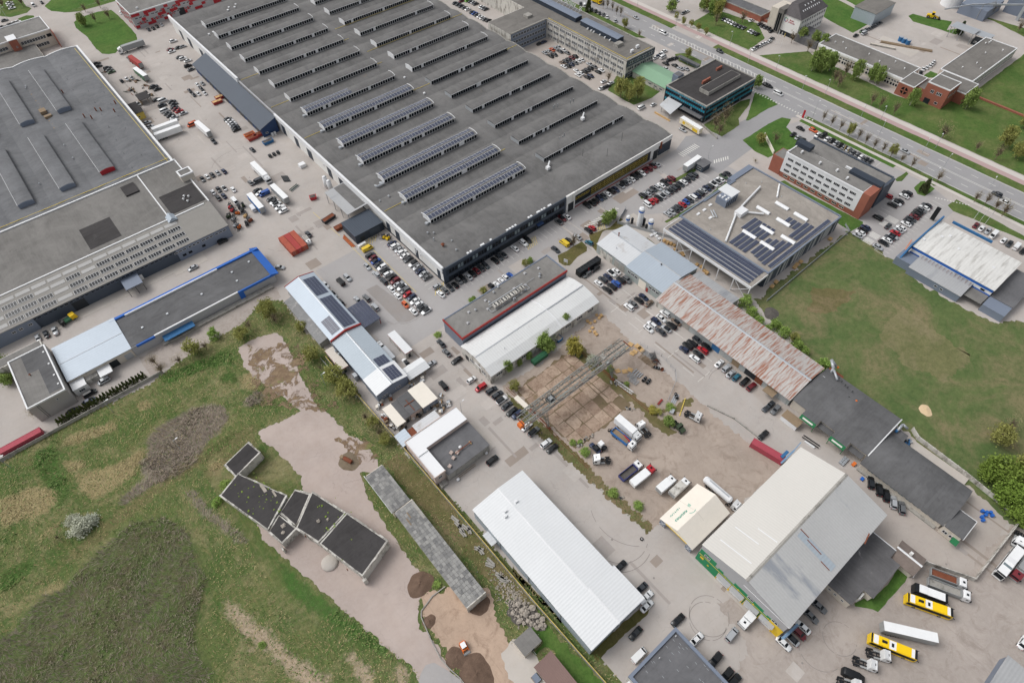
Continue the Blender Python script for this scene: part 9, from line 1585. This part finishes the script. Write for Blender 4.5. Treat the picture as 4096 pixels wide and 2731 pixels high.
# ------------------------------------------------------------------ walls and fences with panels
def panel_wall(name,label,pts,h,t,step,mat,postm=None,top=None):
    c=Vector((*pts[0],0));o=thing(name,label,'wall' if mat != 'galv' else 'fence',c)
    for a,b in zip(pts,pts[1:]):
        a,b=Vector(a),Vector(b);d=b-a;n=max(1,round(d.length/step));ang=math.atan2(d.y,d.x);s=d.length/n
        me=MB().box(.08,s-.08,-t/2,t/2,0,h).mesh('panel',mat);mp=MB().box(-.12,.12,-t/2-.06,t/2+.06,0,h+.12).mesh('post',postm or mat)
        for i in range(n):
            p=a+d*(i/n);link('panel',me,o,Vector((*p,0))-c,ang);link('post',mp,o,Vector((*p,0))-c,ang)
        link('post',mp,o,Vector((*b,0))-c,ang)
    if top:
        mb=MB()
        for a,b in zip(pts,pts[1:]):mb.beam((*a,h+.35),(*b,h+.35),.14)
        part(o,'gas_pipe',mb,top)
    return o
panel_wall('concrete_wall','low weathered concrete panel wall below the conifer hedge',[(-214,90.6),(-155.4,90.6)],1.5,.25,3.0,'concrete_wall')
panel_wall('panel_fence','concrete panel fence with yellow gas pipe beside the pink house and white hall',[(-105.8,56),(-105.6,33),(-105,10.4),(-104.6,-23.8),(-104.1,-61.2),(-103.4,-84),(-103,-96)],1.7,.18,3.0,'concrete_wall',top='yellow_line')
panel_wall('yard_wall','pale concrete panel wall round the drive at the right',[(30,-101),(28.2,-104),(27.4,-120),(25.4,-138.5),(-3,-138),(-9,-126.6)],2.0,.22,2.6,'old_white_wall')
panel_wall('meadow_fence','grey board fence between the solar hall alley and the meadow',[(42,-34),(102,-33),(104.5,-29.5)],1.0,.1,3.0,'galv');panel_wall('mesh_fence','grey mesh fence beside the gas tanks',[(42,12.5),(30.5,37),(40,41)],1.6,.06,2.5,'galv')
panel_wall('corner_wall','white concrete wall at the car park corner by the street',[(124,22),(133,33.8)],2.0,.25,2.6,'tent_fabric');panel_wall('low_retaining_wall','low concrete wall before the teal block shrubs',[(117,60.5),(113.6,48.2)],1.1,.3,3,'concrete_wall')
panel_wall('yard_barrier','low concrete barrier along the dirt yard by the drive',[(-14.2,-50),(-11.4,-59.4),(-11.2,-69)],.5,.3,2.4,'concrete_wall')
def mesh_fence(name,label,pts,h=1.6):
    mb=MB();pm=MB();c=(pts[0][0],pts[0][1],0);o=thing(name,label,'fence',c)
    for a,b in zip(pts,pts[1:]):
        a,b=Vector((*a,0)),Vector((*b,0));n=max(1,int((b-a).length/2.5))
        for z in (.1,h/2,h):mb.beam(a+Vector((0,0,z)),b+Vector((0,0,z)),.045)
        for i in range(n+1):q=a+(b-a)*(i/n);part(o,'post',MB().beam(q,q+Vector((0,0,h+.1)),.09),'galv')
    part(o,'wire',mb,'galv')
mesh_fence('wire_fence','wire fence round the pallet stack corner of the yard',[(-12,-16),(-10,-25),(-11.6,-33),(-14.6,-36),(-24,-40)]);mesh_fence('wire_fence','sagging wire fence along the wild field edge',[(-107.5,57),(-106.4,33)])
# ------------------------------------------------------------------ lamps and flags
names=['by the street crossing','along the street','along the street','by the footway','by the footway','by the cycle path','by the cycle path','by the cycle path','by the cycle path','by the footway']
lamp_me={}
for i,(x,y) in enumerate(PTS['lamps']):
    h=8.5 if i < 14 else 6.5
    L=sorted(PTS['lamps'],key=lambda q:u_of(*q));k=L.index((x,y));o=thing('street_lamp','tall grey street lamp, %s from the left' % (ORD[k] if k < 20 else 'twenty %s' % ORD[k-20]),'lamp',(x,y,0),RAD(180 if x > 174 else 0),'street lamps')
    lp(o,'pole',MB().cyl((0,0,0),(0,0,h),.1,.06,6).beam((0,0,h),(1.2,0,h+.2),.07),'galv');lp(o,'lamp_head',MB().box(.9,1.7,-.18,.18,h+.12,h+.28),'white_metal')
for i,(x,y) in enumerate(PTS['flags']):
    o=thing('flagpole','white flagpole %s, %s' % ('behind the blue striped store' if i < 3 else ('before the logo gabled office' if i < 6 else 'behind the white striped office'),('right one','middle one','left one')[i % 3] if i < 6 else ('left one','right one')[i-6]),'flagpole',(x,y,0),0,'flagpoles');lp(o,'pole',MB().cyl((0,0,0),(0,0,8),.07,.05,6),'white_metal');lp(o,'flag',MB().box(.05,1.0,-.02,.02,5.6,7.8),'t_black' if i < 3 else ('white_metal' if i < 5 else 'yellow_paint'))
# ------------------------------------------------------------------ piles of pallets, crates, reels and other yard goods
def pallet(name,label,x,y,hd,n=4,mat='timber',sx=1.2,sy=1.0,z=.02,group='wooden pallets'):
    o=thing(name,label,'pallet',(x,y,z),hd,group)
    for k in range(n):
        zz=.15*k
        for i in range(5):lp(o,'slat',MB().box(-sx/2+sx*i/5,-sx/2+sx*i/5+sx/5-.08,-sy/2,sy/2,zz+.1,zz+.14),mat)
        lp(o,'bearer',MB().box(-sx/2,sx/2,-sy/2,-sy/2+.1,zz,zz+.1).box(-sx/2,sx/2,-.05,.05,zz,zz+.1).box(-sx/2,sx/2,sy/2-.1,sy/2,zz,zz+.1),mat)
for i,((x,y),lb) in enumerate(zip(PTS['pallets'],('long yellow timber pallet stack by the crane end','open wooden crate frame by the crane end','pale board covered pallet by the crane end','wooden pallet frame left of the white sheet heap','wooden pallet frame between two others by the crane leg','wooden pallet frame right by the silver pipes','wooden crate leaning under the crane girder tip','wooden crate below the crane girder tip','second long timber pallet stack near the racks'))):pallet('pallet_stack',lb,x,y,RAD((90,20,15,70,60,30,80,10,90)[i]),3 if i in (0,8) else 2,'timber',2.6 if i in (0,8) else 1.7,1.8,.02)
def rack(name,label,x,y,hd,mat='galv',L=3.2,W=2.0):
    o=thing(name,label,'rack',(x,y,.02),hd,'metal racks and frames')
    for z in (.1,.7):
        for i in range(6):lp(o,'bar',MB().beam((-L/2,-W/2+W*i/5,z),(L/2,-W/2+W*i/5,z),.08),mat)
        for i in range(4):lp(o,'cross_bar',MB().beam((-L/2+L*i/3,-W/2,z+.08),(-L/2+L*i/3,W/2,z+.08),.08),mat)
    lp(o,'post',MB().beam((-L/2,-W/2,0),(-L/2,-W/2,.9),.1).beam((L/2,-W/2,0),(L/2,-W/2,.9),.1).beam((-L/2,W/2,0),(-L/2,W/2,.9),.1).beam((L/2,W/2,0),(L/2,W/2,.9),.1),mat)
for i,((x,y),lb) in enumerate(zip(PTS['racks'],('grey metal rack left of the black reels, upper','grey metal rack left of the black reels, lower','bundle of grey steel props by the fence','dark grey lattice rack by the fence','weathered timber rack along the prop bundle','small lattice frame at the fence end','long weathered timber trestle in the pallet stack'))):rack('metal_rack',lb,x,y,RAD((100,95,90,60,90,20,90)[i]),('galv','galv','steel','dark_metal','old_timber','dark_metal','old_timber')[i],(3,3,4,3.4,4,2.2,5)[i])
for i,((x,y),lb,hd) in enumerate(zip(PTS['reels'],('black drum with white straps, left of the pair','black drum with white straps, right of the pair','black drum by the rusty frame','black drum by the steel sheets'),(10,10,120,55))):
    o=thing('black_drum',lb,'drum',(x,y,.02),RAD(hd),'black drums');lp(o,'drum',MB().cyl((-1.1,0,.55),(1.1,0,.55),.55,n=14),'black_rubber');lp(o,'strap',MB().cyl((-.6,0,.55),(-.5,0,.55),.57,n=14).cyl((.5,0,.55),(.6,0,.55),.57,n=14),'galv');lp(o,'axle',MB().cyl((-1.5,0,.55),(1.5,0,.55),.12,n=8),'dark_metal')
for i,((x,y),lb) in enumerate(zip(PTS['silverpipes'],('first','second','third','fourth'))):o=thing('silver_tube','short silver tube by the pallets, %s from the left' % lb,'tube',(x,y,.02),RAD(5),'silver tubes');lp(o,'tube',MB().cyl((-1.2,0,.3),(1.2,0,.3),.2,n=10),'galv');lp(o,'bracket',MB().box(-.6,-.45,-.25,.25,0,.5).box(.45,.6,-.25,.25,0,.5),'steel')
o=thing('white_truss','white painted lattice truss lying by the yard verge','truss',(-30.6,-25.5,.02),RAD(96));mb=MB()
for yy,z in ((-.6,.15),(.6,.15),(0,1.0)):mb.beam((-4,yy,z),(4,yy,z),.14)
for i in range(8):mb.beam((-4+i,-.6,.15),(-3.5+i,0,1),.09).beam((-3.5+i,0,1),(-3+i,.6,.15),.09).beam((-4+i,.6,.15),(-3.5+i,0,1),.09)
lp(o,'lattice',mb,'white_metal')
o=thing('rusty_tripod','rust brown steel tripod frame by the fence','scrap',(-13.8,-25.8,.02),RAD(80));lp(o,'bars',MB().beam((-1.6,-1,.1),(1.6,-1,.1),.14).beam((-1.6,1,.1),(1.6,1,.1),.14).beam((-1.6,-1,.1),(0,0,2),.12).beam((1.6,-1,.1),(0,0,2),.12).beam((-1.6,1,.1),(0,0,2),.12).beam((1.6,1,.1),(0,0,2),.12),'rust')
o=thing('steel_sheets','stack of shiny steel sheets by the wire fence','sheets',(-20.5,-40.6,.02),RAD(20));[lp(o,'sheet',MB().box(-2.2,2.2,-.9+.6*i,-.45+.6*i,.05+.05*i,.12+.05*i),'galv') for i in range(3)]
o=thing('rusty_beam','short red rusty steel beam lying in the yard','beam',(-25.6,-38.2,.02),RAD(10));lp(o,'beam',MB().box(-1.4,1.4,-.3,-.24,0,.5).box(-1.4,1.4,.24,.3,0,.5).box(-1.4,1.4,-.24,.24,.2,.3),'red_box')
o=thing('rusty_bin','open rusty drum bin beside the rusty frame','bin',(-14.6,-29.4,.02));lp(o,'drum',MB().cyl((0,0,0),(0,0,1.0),.55,n=14,caps=False).cyl((0,0,.3),(0,0,.32),.54,n=14),'rust')
o=thing('white_sheet_heap','crumpled white plastic sheet by the pallets','sheet',(-27.6,-14.4,.02));lp(o,'sheet',MB().ball((0,0,.2),1.0,5,.7,.35,10,5),'membrane_white')
o=thing('ibc_crate','pale metal crate at the end of the wire fence','crate',(-25.6,-43.6,.02),RAD(20));lp(o,'crate',MB().box(-.9,.9,-.7,.7,.15,1.0),'galv');lp(o,'skid',MB().box(-.9,.9,-.7,-.55,0,.15).box(-.9,.9,.55,.7,0,.15),'steel')
o=thing('yellow_blocks','line of pale yellow blocks beside the lone tractor unit','blocks',(-21.5,-44.8,.02),RAD(26));[lp(o,'block',MB().box(-3.6+1.0*i,-2.8+1.0*i,-.15,.15,0,.25),'yellow_line') for i in range(8)]
o=thing('concrete_slab_loose','loose beige concrete slab at the yard edge by the crane','slab',(-62.6,-6.6,.06),RAD(92));lp(o,'slab',MB().box(-3.4,3.4,-.9,.9,0,.2),'tent_fabric')
o=thing('flat_boat','old green flat boat shell in the slab yard corner','boat',(-33.2,-3.6,.05),RAD(95));lp(o,'hull',MB().prism([(-2.4,.1),(2.2,.1),(2.8,.8),(-2.6,.8)],'y',-.9,.9),'army_green');lp(o,'deck',MB().box(-1.0,.6,-.7,.7,.8,.95),'slate_light')
o=thing('green_wagon','long dark green wagon body under the trees by the white shed','wagon',(-45.5,3.4,.05),RAD(1));lp(o,'body',MB().prism([(-1.1,.5),(1.1,.5),(1.1,2.1),(0,2.5),(-1.1,2.1)],'x',-3.4,3.4),'green_tank');lp(o,'skid',MB().box(-3.2,3.2,-.9,-.7,0,.5).box(-3.2,3.2,.7,.9,0,.5),'rust')
o=thing('steel_beam_stack','stack of rusty steel beams by the yellow shrub','beams',(-32,9,.02),RAD(40));[lp(o,'beam',MB().box(-4.5,4.5,-1.2+.5*i,-.9+.5*i,0,.3+.1*(i % 2)),'rust') for i in range(5)]
o=thing('stacked_tyres','stack of black tyres beside the long box truck','tyres',(-47.4,-34.6,.02));[lp(o,'tyre',MB().cyl((dx,dy,z),(dx,dy,z+.28),.5,n=14).cyl((dx,dy,z+.281),(dx,dy,z+.285),.24,n=10,mi=1),['black_rubber','dirt_brown']) for dx,dy,z in ((0,0,0),(0,0,.3),(.9,-.5,0),(.9,-.5,.3),(.2,-1.1,0))]
o=thing('single_tyre','black tyre lying by the tent entrance','tyre',(-66.8,-67.6,.02));lp(o,'tyre',MB().cyl((0,0,0),(0,0,.3),.55,n=14).cyl((0,0,.301),(0,0,.305),.28,n=10,mi=1),['black_rubber','lot'])
rr=random.Random(6)
for i,(x,y) in enumerate(PTS['plankpiles']):pallet('pallet_stack','pallet stack in the heap at the white shed end, %s' % ['top','second','third','fourth','fifth','sixth','seventh','eighth','ninth','tenth'][i],x,y,rr.uniform(0,1.5),rr.randint(2,6))
for i,(x,y) in enumerate(PTS['crates_s']):
    if i < 4 or 8 < i or True:pallet('pallet_stack' if i not in (4,5,6,7,8) else 'wrapped_pallet','%s beside the solar hall bay, %s from the left' % ('timber crate' if i not in (4,5,6,7,8) else 'white wrapped pallet',ORD[i]),x,y,rr.uniform(-.2,.2),rr.randint(4,8),'timber' if i not in (4,5,6,7,8) else 'membrane_white',1.4,1.2)
for i,(x,y) in enumerate(PTS['crates_e']):pallet('pallet_stack','timber crate stack in the striped wall alley, %s' % ['far end','near end upper','near end lower','middle left','middle','middle right'][i],x,y,.1,5,'timber',1.8,1.4)
o=thing('white_crates','row of three white crates beside the slate annexe','crates',(-63.2,99.6,.02),RAD(3));[lp(o,'crate',MB().box(-2+1.35*i,-.8+1.35*i,-.6,.6,0,1.6),'white_metal') for i in range(3)]
o=thing('wire_cages','dark wire cages beside the yellow forklift','cages',(-55.6,101.4,.02));[lp(o,'cage',MB().beam((-2+1.2*i,-1,.2),(-2+1.2*i,1,.2),.1).beam((-2+1.2*i,-1,1.2),(-2+1.2*i,1,1.2),.1).beam((-2+1.2*i,-1,.2),(-2+1.2*i,-1,1.2),.1).beam((-2+1.2*i,1,.2),(-2+1.2*i,1,1.2),.1).beam((-2+1.2*i,-1,1.2),(-.8+1.2*i,1,1.2),.08),'dark_metal') for i in range(4)]
o=thing('steel_bar_pile','long orange rusty bars beside the slate annexe wall','bars',(-66.2,106.5,.02),RAD(90));[lp(o,'bar',MB().box(-5+.2*i,5-.4*i,-.8+.35*i,-.55+.35*i,0,.18),'orange_paint' if i % 2 else 'rust') for i in range(5)]
o=thing('pipe_stack','stack of black pipes in the yard west of the hall','pipes',(-66.5,164,.02),RAD(80));[lp(o,'pipe',MB().cyl((-2.4+.3*i,-1.2+.6*i,.3),(2.4+.3*i,-1.2+.6*i,.3),.28,n=10),'dark_metal') for i in range(5)]
o=thing('steel_frame_stack','grey steel frames lying by the yard drive','frames',(-66.6,155.6,.02),RAD(20));[lp(o,'frame',MB().beam((-2.6,-.8+.5*i,.2+.1*i),(2.6,-.8+.5*i,.2+.1*i),.25),'army_green' if i % 2 else 'steel') for i in range(4)]
o=thing('machine_parts','dark machine parts on rails before the navy gable','machines',(-62,186,.02));[lp(o,'machine',MB().box(-2.6+2.2*i,-1.2+2.2*i,-.7,.7,.1,1.3).cyl((-2+2.2*i,-1.4,.5),(-2+2.2*i,1.4,.5),.4,n=8),'dark_metal') for i in range(3)]
o=thing('concrete_block_white','large white block by the hall wall','block',(-55.5,168,.02));lp(o,'block',MB().box(-1.5,1.5,-1.3,1.3,.1,1.8),'membrane_white');lp(o,'base',MB().box(-1.3,1.3,-1.1,1.1,0,.1),'concrete_wall')
for i,(x,y) in enumerate(PTS['bags']):o=thing('bulk_bag','white bulk bag %s' % ('on the ground before the pink house','at the felt roof corner','on the black felt roof')[i],'bag',(x,y,.02 if i < 2 else 4.05));lp(o,'bag',MB().ball((0,0,.5),.6,i,.15,.9,8,5),'membrane_white',True)
for i,(x,y) in enumerate(PTS['boxes_roof']):pallet('brick_pallet','pallet of pale bricks on the black felt roof, %s' % ('upper left','upper right','middle','lowest')[i],x,y,.3,5,'pink_wall',1.1,1.0,4.06)
o=thing('timber_trestle','rusty beam on pale trestles on the black felt roof','trestle',(-90.4,-9.4,4.06),RAD(2));lp(o,'beam',MB().box(-3.4,3.4,-.12,.12,.5,.75),'rust');lp(o,'trestle',MB().box(-3,-2.8,-.6,.6,0,.5).box(2.8,3.0,-.6,.6,0,.5),'timber')
jn=['white fridge','grey crate','dark crate','stack of slates','pile of frames','white box','rusty chest','brown crate','timber cage','tin drum','pale crate','dark chest','silver box','white boiler','tin chest','white panel stack','grey chest','rusty crate','brown chest','pale sheet pile','tin sheet pile','dark sheet pile']
jm=['white_metal','concrete_wall','dark_metal','grey_tiles','old_timber','white_metal','rust','old_timber','timber','galv','tent_fabric','dark_metal','galv','white_metal','galv','white_metal','concrete_wall','rust','old_timber','tent_fabric','galv','dark_metal']
for i,(x,y) in enumerate(PTS['junk_sheds']):
    o=thing('junk_pile','%s in the clutter between the small sheds' % jn[i % 22],'junk',(x,y,.02),rr.uniform(0,3),'clutter between the small sheds')
    for k in range(4):
        dx,dy,s=rr.uniform(-.8,.8),rr.uniform(-.8,.8),rr.uniform(.35,.7);lp(o,'item',MB().box(dx-s,dx+s,dy-s*.7,dy+s*.7,0,rr.uniform(.5,1.5)),jm[(i+k*5) % 22] if k else jm[i % 22])
for i,(x,y) in enumerate(PTS['yardscrap']):
    o=thing('scrap_pile','scrap heap round the brown roofed shed, %s from the left' % ORD[i],'scrap',(x,y,.02),rr.uniform(0,3),'scrap heaps in the far left yard')
    for k in range(5):dx,dy=rr.uniform(-1.4,1.4),rr.uniform(-1.4,1.4);lp(o,'item',MB().box(dx-.6,dx+.6,dy-.3,dy+.3,0,rr.uniform(.3,1.3)) if k % 2 else MB().beam((dx-1.2,dy,.3),(dx+1.2,dy+.5,.6),.25),('rust','dark_metal','concrete_wall','old_timber','army_green')[k])
for i,(x,y) in enumerate(PTS['rubble']):o=thing('rubble_pile','grey rubble heap along the yard verge, %s' % ['by the crane leg','beside the crane leg','right of the crane leg','left of the truss','by the tyre stack','near the old tractor','left of the old tractor','by the bright bush','below the bright bush','by the truck front','near the truck front','by the lower bush','beside the lower bush','by the rusty sheet'][i],'rubble',(x,y,.02),rr.uniform(0,3),'rubble heaps');[lp(o,'stone',MB().ball((rr.uniform(-.9,.9),rr.uniform(-.6,.6),.2),rr.uniform(.25,.5),i*7+k,.5,.7,7,4),('stone','concrete_wall','dark_metal')[k % 3]) for k in range(4)]
for i,(x,y) in enumerate(PTS['beams_mid']):o=thing('concrete_beam','old concrete beam beside the panel fence, %s from the top' % ORD[i],'beam',(x,y,.15),RAD(100+rr.uniform(-25,25)),'old concrete beams by the fence');lp(o,'beam',MB().box(-1.5,1.5,-.28,.28,0,.4),'concrete_wall');lp(o,'beam',MB().box(-1.2,1.3,.4,.8,0,.3),'concrete_wall')
for i,(x,y) in enumerate(PTS['boulders']):s=rr.uniform(.35,.9);o=link('boulder',MB().ball((0,0,s*.5),s,i,.35,.75,9,6).mesh('boulder','stone'));o.location=(x,y,.15);tag(o,'pale rounded boulder in the stone heap by the square hut','boulder','boulders in the stone heap by the square hut')
mb=MB()
for i in range(420):
    x,y=rr.gauss(-107.8,1.6),rr.gauss(-55,4);mb.ball((x,y,.2),rr.uniform(.12,.32),i,.4,.8,6,4)
tag(link('rubble_stones',mb.mesh('rubble_stones','stone')),'spread of small rubble stones along the fence','stones',kind='stuff')
# heaps of soil
def heap(name,label,x,y,r,h,mat,seed,lumps=6):
    q=random.Random(seed);n=28;m=12;V=[(x,y,h+.05)];F=[]
    ph=[q.uniform(0,6.28) for _ in range(6)]
    for i in range(1,m+1):
        for j in range(n):
            a=2*math.pi*j/n;t=i/m;R_=r*t*(1+.1*math.sin(2*a+ph[0])+.06*math.sin(3*a+ph[1])+.03*math.sin(7*a+ph[2]))
            V.append((x+R_*math.cos(a),y+R_*math.sin(a),max(0.02 if i == m else .05,h*(1-t**1.3)*(1+.15*math.sin(3*a+ph[3]+4*t))+q.uniform(-.08,.08)*(1-t)+(.0))))
    for j in range(n):
        F.append((0,1+j,1+(j+1) % n))
        for i in range(m-1):a=1+i*n;F.append((a+j,a+n+j,a+n+(j+1) % n,a+(j+1) % n))
    me=bpy.data.meshes.new(name);me.from_pydata(V,[],F);me.materials.append(M[mat]);me.polygons.foreach_set('use_smooth',[True]*len(F));return tag(link(name,me),label,'heap')
H_=PTS['heaps']
for i,(r,h,lb) in enumerate(((3.8,.9,'big round dark brown soil heap beside the tiled shed'),(1.9,.5,'low brown soil heap beside the curb wall'),(3.0,.5,'churned brown soil heap beside the small loader'),(4.8,.8,'large grey brown soil heap at the bottom edge'),(3.0,.6,'dark soil heap behind the end of the tiled shed'))):heap('soil_heap',lb,*H_[i],r,h,'soil',i+3).location.z=.12
heap('coal_heap','dark gravel heap on the meadow edge',*PTS['gravelheap'][0],3,.9,'gravel_dark',21);heap('sand_heap','pale sand heap on the meadow',*PTS['saw'][0],2.2,.4,'sand',22);heap('sand_heap','ochre sand heap by the far brick block',-107.5,368,3.4,1.0,'sand',23);heap('rubble_mound','muddy mound with a rusty boiler on the old paving',-121.5,13.5,3.6,.4,'mud',24).location.z=.1
o=thing('rusty_boiler','rusty boiler drum lying on the muddy mound','boiler',(-121.6,14,.4),RAD(110));lp(o,'drum',MB().cyl((-1.8,0,.5),(1.4,0,.5),.7,n=12),'rust');lp(o,'stub',MB().cyl((1.4,0,.5),(2.2,.5,.5),.3,n=8).box(2,3,-.6,.6,.1,.6),'old_timber')
o=thing('roadside_curb','curved low concrete curb wall round the sandy ground','wall',(-121,-48,.1));pts=[(-120.9,-40.1),(-125.4,-39.9),(-130.2,-41.2),(-131.2,-42.6),(-131.8,-45.6),(-132.7,-50.1),(-133.3,-55.0),(-132.9,-58.3),(-132.1,-62),(-132,-67)]
for a,b in zip(pts,pts[1:]):part(o,'block',MB().beam((*a,.32),(*b,.32),.28,.4),'concrete_wall')
# tanks and signs
for i,(x,y) in enumerate(PTS['tanks_blue']):o=thing('blue_tank','blue grey round tank in the far yard, %s' % ('left','middle','right')[i],'tank',(x,y,0),0,'blue grey tanks');lp(o,'tank',MB().cyl((0,0,0),(0,0,2.4),1.3,n=16),'blue_box');lp(o,'lid',MB().cyl((0,0,2.4),(0,0,2.5),1.1,n=16),'galv')
o=thing('concrete_tube_row','long pale concrete trough in the far right yard','trough',(258,42,0),RAD(-68));lp(o,'trough',MB().box(-7,7,-.9,.9,0,.8),'concrete_wall');lp(o,'lid',MB().box(-6.8,6.8,-.6,.6,.8,.9),'cream_wall');o=thing('timber_stack','long dark timber stack in the far right yard','timber',(268,33,0),RAD(-66));[lp(o,'log',MB().box(-14,14,-1+.7*k,-.5+.7*k,0,.7),'old_timber') for k in range(3)]
o=thing('notice_board','white notice board on posts on the small lawn','sign',(-4.2,33.5,0),RAD(-70));lp(o,'board',MB().box(-.9,.9,-.05,.05,1.4,3.0),'white_metal');lp(o,'post',MB().box(-.8,-.7,-.04,.04,0,1.4).box(.7,.8,-.04,.04,0,1.4),'galv')
o=thing('advert_totem','tall black totem sign by the street','sign',(135.6,-52.4,0),RAD(0));lp(o,'panel',MB().box(-.2,.2,-.9,.9,.3,7),'t_black');lp(o,'foot',MB().box(-.3,.3,-1,1,0,.3),'concrete_wall');o=thing('red_totem','slim red totem sign at the street corner','sign',(161,30.5,0),0);lp(o,'panel',MB().box(-.15,.15,-.5,.5,.2,4.4),'t_red');lp(o,'foot',MB().box(-.25,.25,-.6,.6,0,.2),'concrete_wall')
o=thing('blue_barrels','blue plastic drums on a pallet by the corner tree','drums',(19,-131,.02));[lp(o,'drum',MB().cyl((dx,dy,0),(dx,dy,.9),.5,n=12),'blue_trim') for dx,dy in ((0,0),(1.1,.2),(2.0,-.6),(.6,1.2),(-1.4,.4),(-2.2,-.3),(1.4,-1.4))]
o=thing('blue_pallet_box','small blue crate beside the low black barrel roof','crate',(1.4,-100,.02));lp(o,'crate',MB().box(-.6,.6,-.5,.5,.1,.6),'blue_trim');lp(o,'base',MB().box(-.6,.6,-.5,.5,0,.1),'timber')
o=thing('bin_row','dark stacked tubs beside the green canopy','tubs',(2.4,-92.6,.02));[lp(o,'tub',MB().box(-1.6+.9*(k % 4),-.8+.9*(k % 4),-.9+.9*(k//4),-.1+.9*(k//4),0,.7),'galv') for k in range(8)]
o=thing('orange_machine','small orange machine beside the stacked tubs','machine',(4.0,-95.4,.02));lp(o,'body',MB().prism([(-.8,.2),(.8,.2),(.5,1.1),(-.6,.8)],'y',-.5,.5),'orange_paint');lp(o,'wheel',MB().cyl((-.4,-.6,.25),(-.4,.6,.25),.25,n=10),'black_rubber')
o=thing('boat_trailer','white wrapped panels and dark trailer frame at the black roofed workshop','trailer',(0.6,-81.6,.02),RAD(95));lp(o,'frame',MB().beam((-3,-.5,.5),(3,-.5,.5),.25).beam((-3,.5,.5),(3,.5,.5),.25),'t_black');lp(o,'panels',MB().box(-2,1.6,1.0,1.5,0,.6),'white_metal')
o=thing('white_shed_trailer','white walled booth with brown roof beside the green canopy','booth',(1.9,-72.6,.02),RAD(90));lp(o,'wall',MB().box(-3,3,-1.6,1.6,0,2.4),'white_metal');lp(o,'roof',MB().box(-3.2,3.2,-1.8,1.8,2.4,2.55),'old_timber')
o=thing('scrap_tank_pile','heap of tubs and drums behind the black barrel roof','scrap',(24.3,-102.4,.42));[lp(o,'drum',MB().cyl((rr.uniform(-1.6,1.6),rr.uniform(-1.4,1.4),.0),(rr.uniform(-1.6,1.6),rr.uniform(-1.4,1.4),.7),.35,n=8),('dark_metal','galv','blue_box')[k % 3]) for k in range(10)]
# small dome of concrete, manholes
o=thing('concrete_dome','pale concrete dome lid beside the derelict row','dome',(-143.4,-12,.12));lp(o,'dome',MB().ball((0,0,.2),2.6,2,.03,.35,18,8),'light_concrete',True)
o=thing('grey_tarp_box','grey tarped box on the light slabs at the bottom','box',(-116.4,-75.4,.16));lp(o,'tarp',MB().prism([(-1,0),(1,0),(.7,1),(-.7,1)],'y',-1.1,1.1),'slate_light');lp(o,'base',MB().box(-1.1,1.1,-1.2,1.2,-.02,.08),'old_timber')
# people
def person(label,x,y,hd,top,legs,hair):
    mb=bpy.data.meshes.new('body');v=[(0,0,.95),(0,0,1.2),(0,0,1.45),(0,0,1.56),(0,.02,1.68),(0,.02,1.76),(0,.2,1.42),(.02,.27,1.12),(.12,.26,.88),(0,-.2,1.42),(.02,-.27,1.12),(.12,-.26,.88),(0,.1,.9),(.03,.11,.5),(0,.12,.06),(.14,.13,.04),(0,-.1,.9),(-.03,-.11,.5),(-.06,-.12,.06),(.08,-.13,.04)]
    e=[(0,1),(1,2),(2,3),(3,4),(4,5),(2,6),(6,7),(7,8),(2,9),(9,10),(10,11),(0,12),(12,13),(13,14),(14,15),(0,16),(16,17),(17,18),(18,19)]
    mb.from_pydata(v,e,[]);ob=bpy.data.objects.new('body',mb);COL.objects.link(ob);md=ob.modifiers.new('skin','SKIN');r=[.16,.17,.16,.06,.1,.07,.07,.055,.04,.07,.055,.04,.1,.075,.05,.045,.1,.075,.05,.045]
    for i,q in enumerate(mb.skin_vertices[0].data):q.radius=(r[i],r[i]*(1.0 if i > 2 else 1.15));q.use_root=(i == 0)
    ob.modifiers.new('sub','SUBSURF').levels=1;bpy.context.view_layer.update()
    me=bpy.data.meshes.new_from_object(ob.evaluated_get(bpy.context.evaluated_depsgraph_get()));bpy.data.objects.remove(ob)
    for m_ in (top,legs,'skin','hair'):me.materials.append(M[m_])
    for f in me.polygons:z=f.center.z;f.material_index=3 if z > 1.7 or (z > 1.6 and f.center.x < 0) else (2 if z > 1.5 else (0 if z > .92 else 1));f.use_smooth=True
    o=link('person',me);o.location=(x,y,.02);o.rotation_euler=(0,0,hd);return tag(o,label,'person')
pbr('skin',(196,156,132),.6);pbr('hair',(60,46,38),.8);pbr('cloth_brown',(110,86,74),.9);pbr('cloth_navy',(44,50,78),.9);pbr('cloth_dark',(40,40,44),.9)
P3=PTS['people'];person('person in a brown top standing beside parked grey SUV',*P3[0],2.0,'cloth_brown','cloth_dark','hair');person('person in a navy top standing next to the one in brown',P3[1][0]+.3,P3[1][1]-.2,2.3,'cloth_navy','cloth_dark','hair');person('person in dark clothes leaning by the red minivan door',-68.9,-.2,1.0,'cloth_dark','cloth_dark','hair')
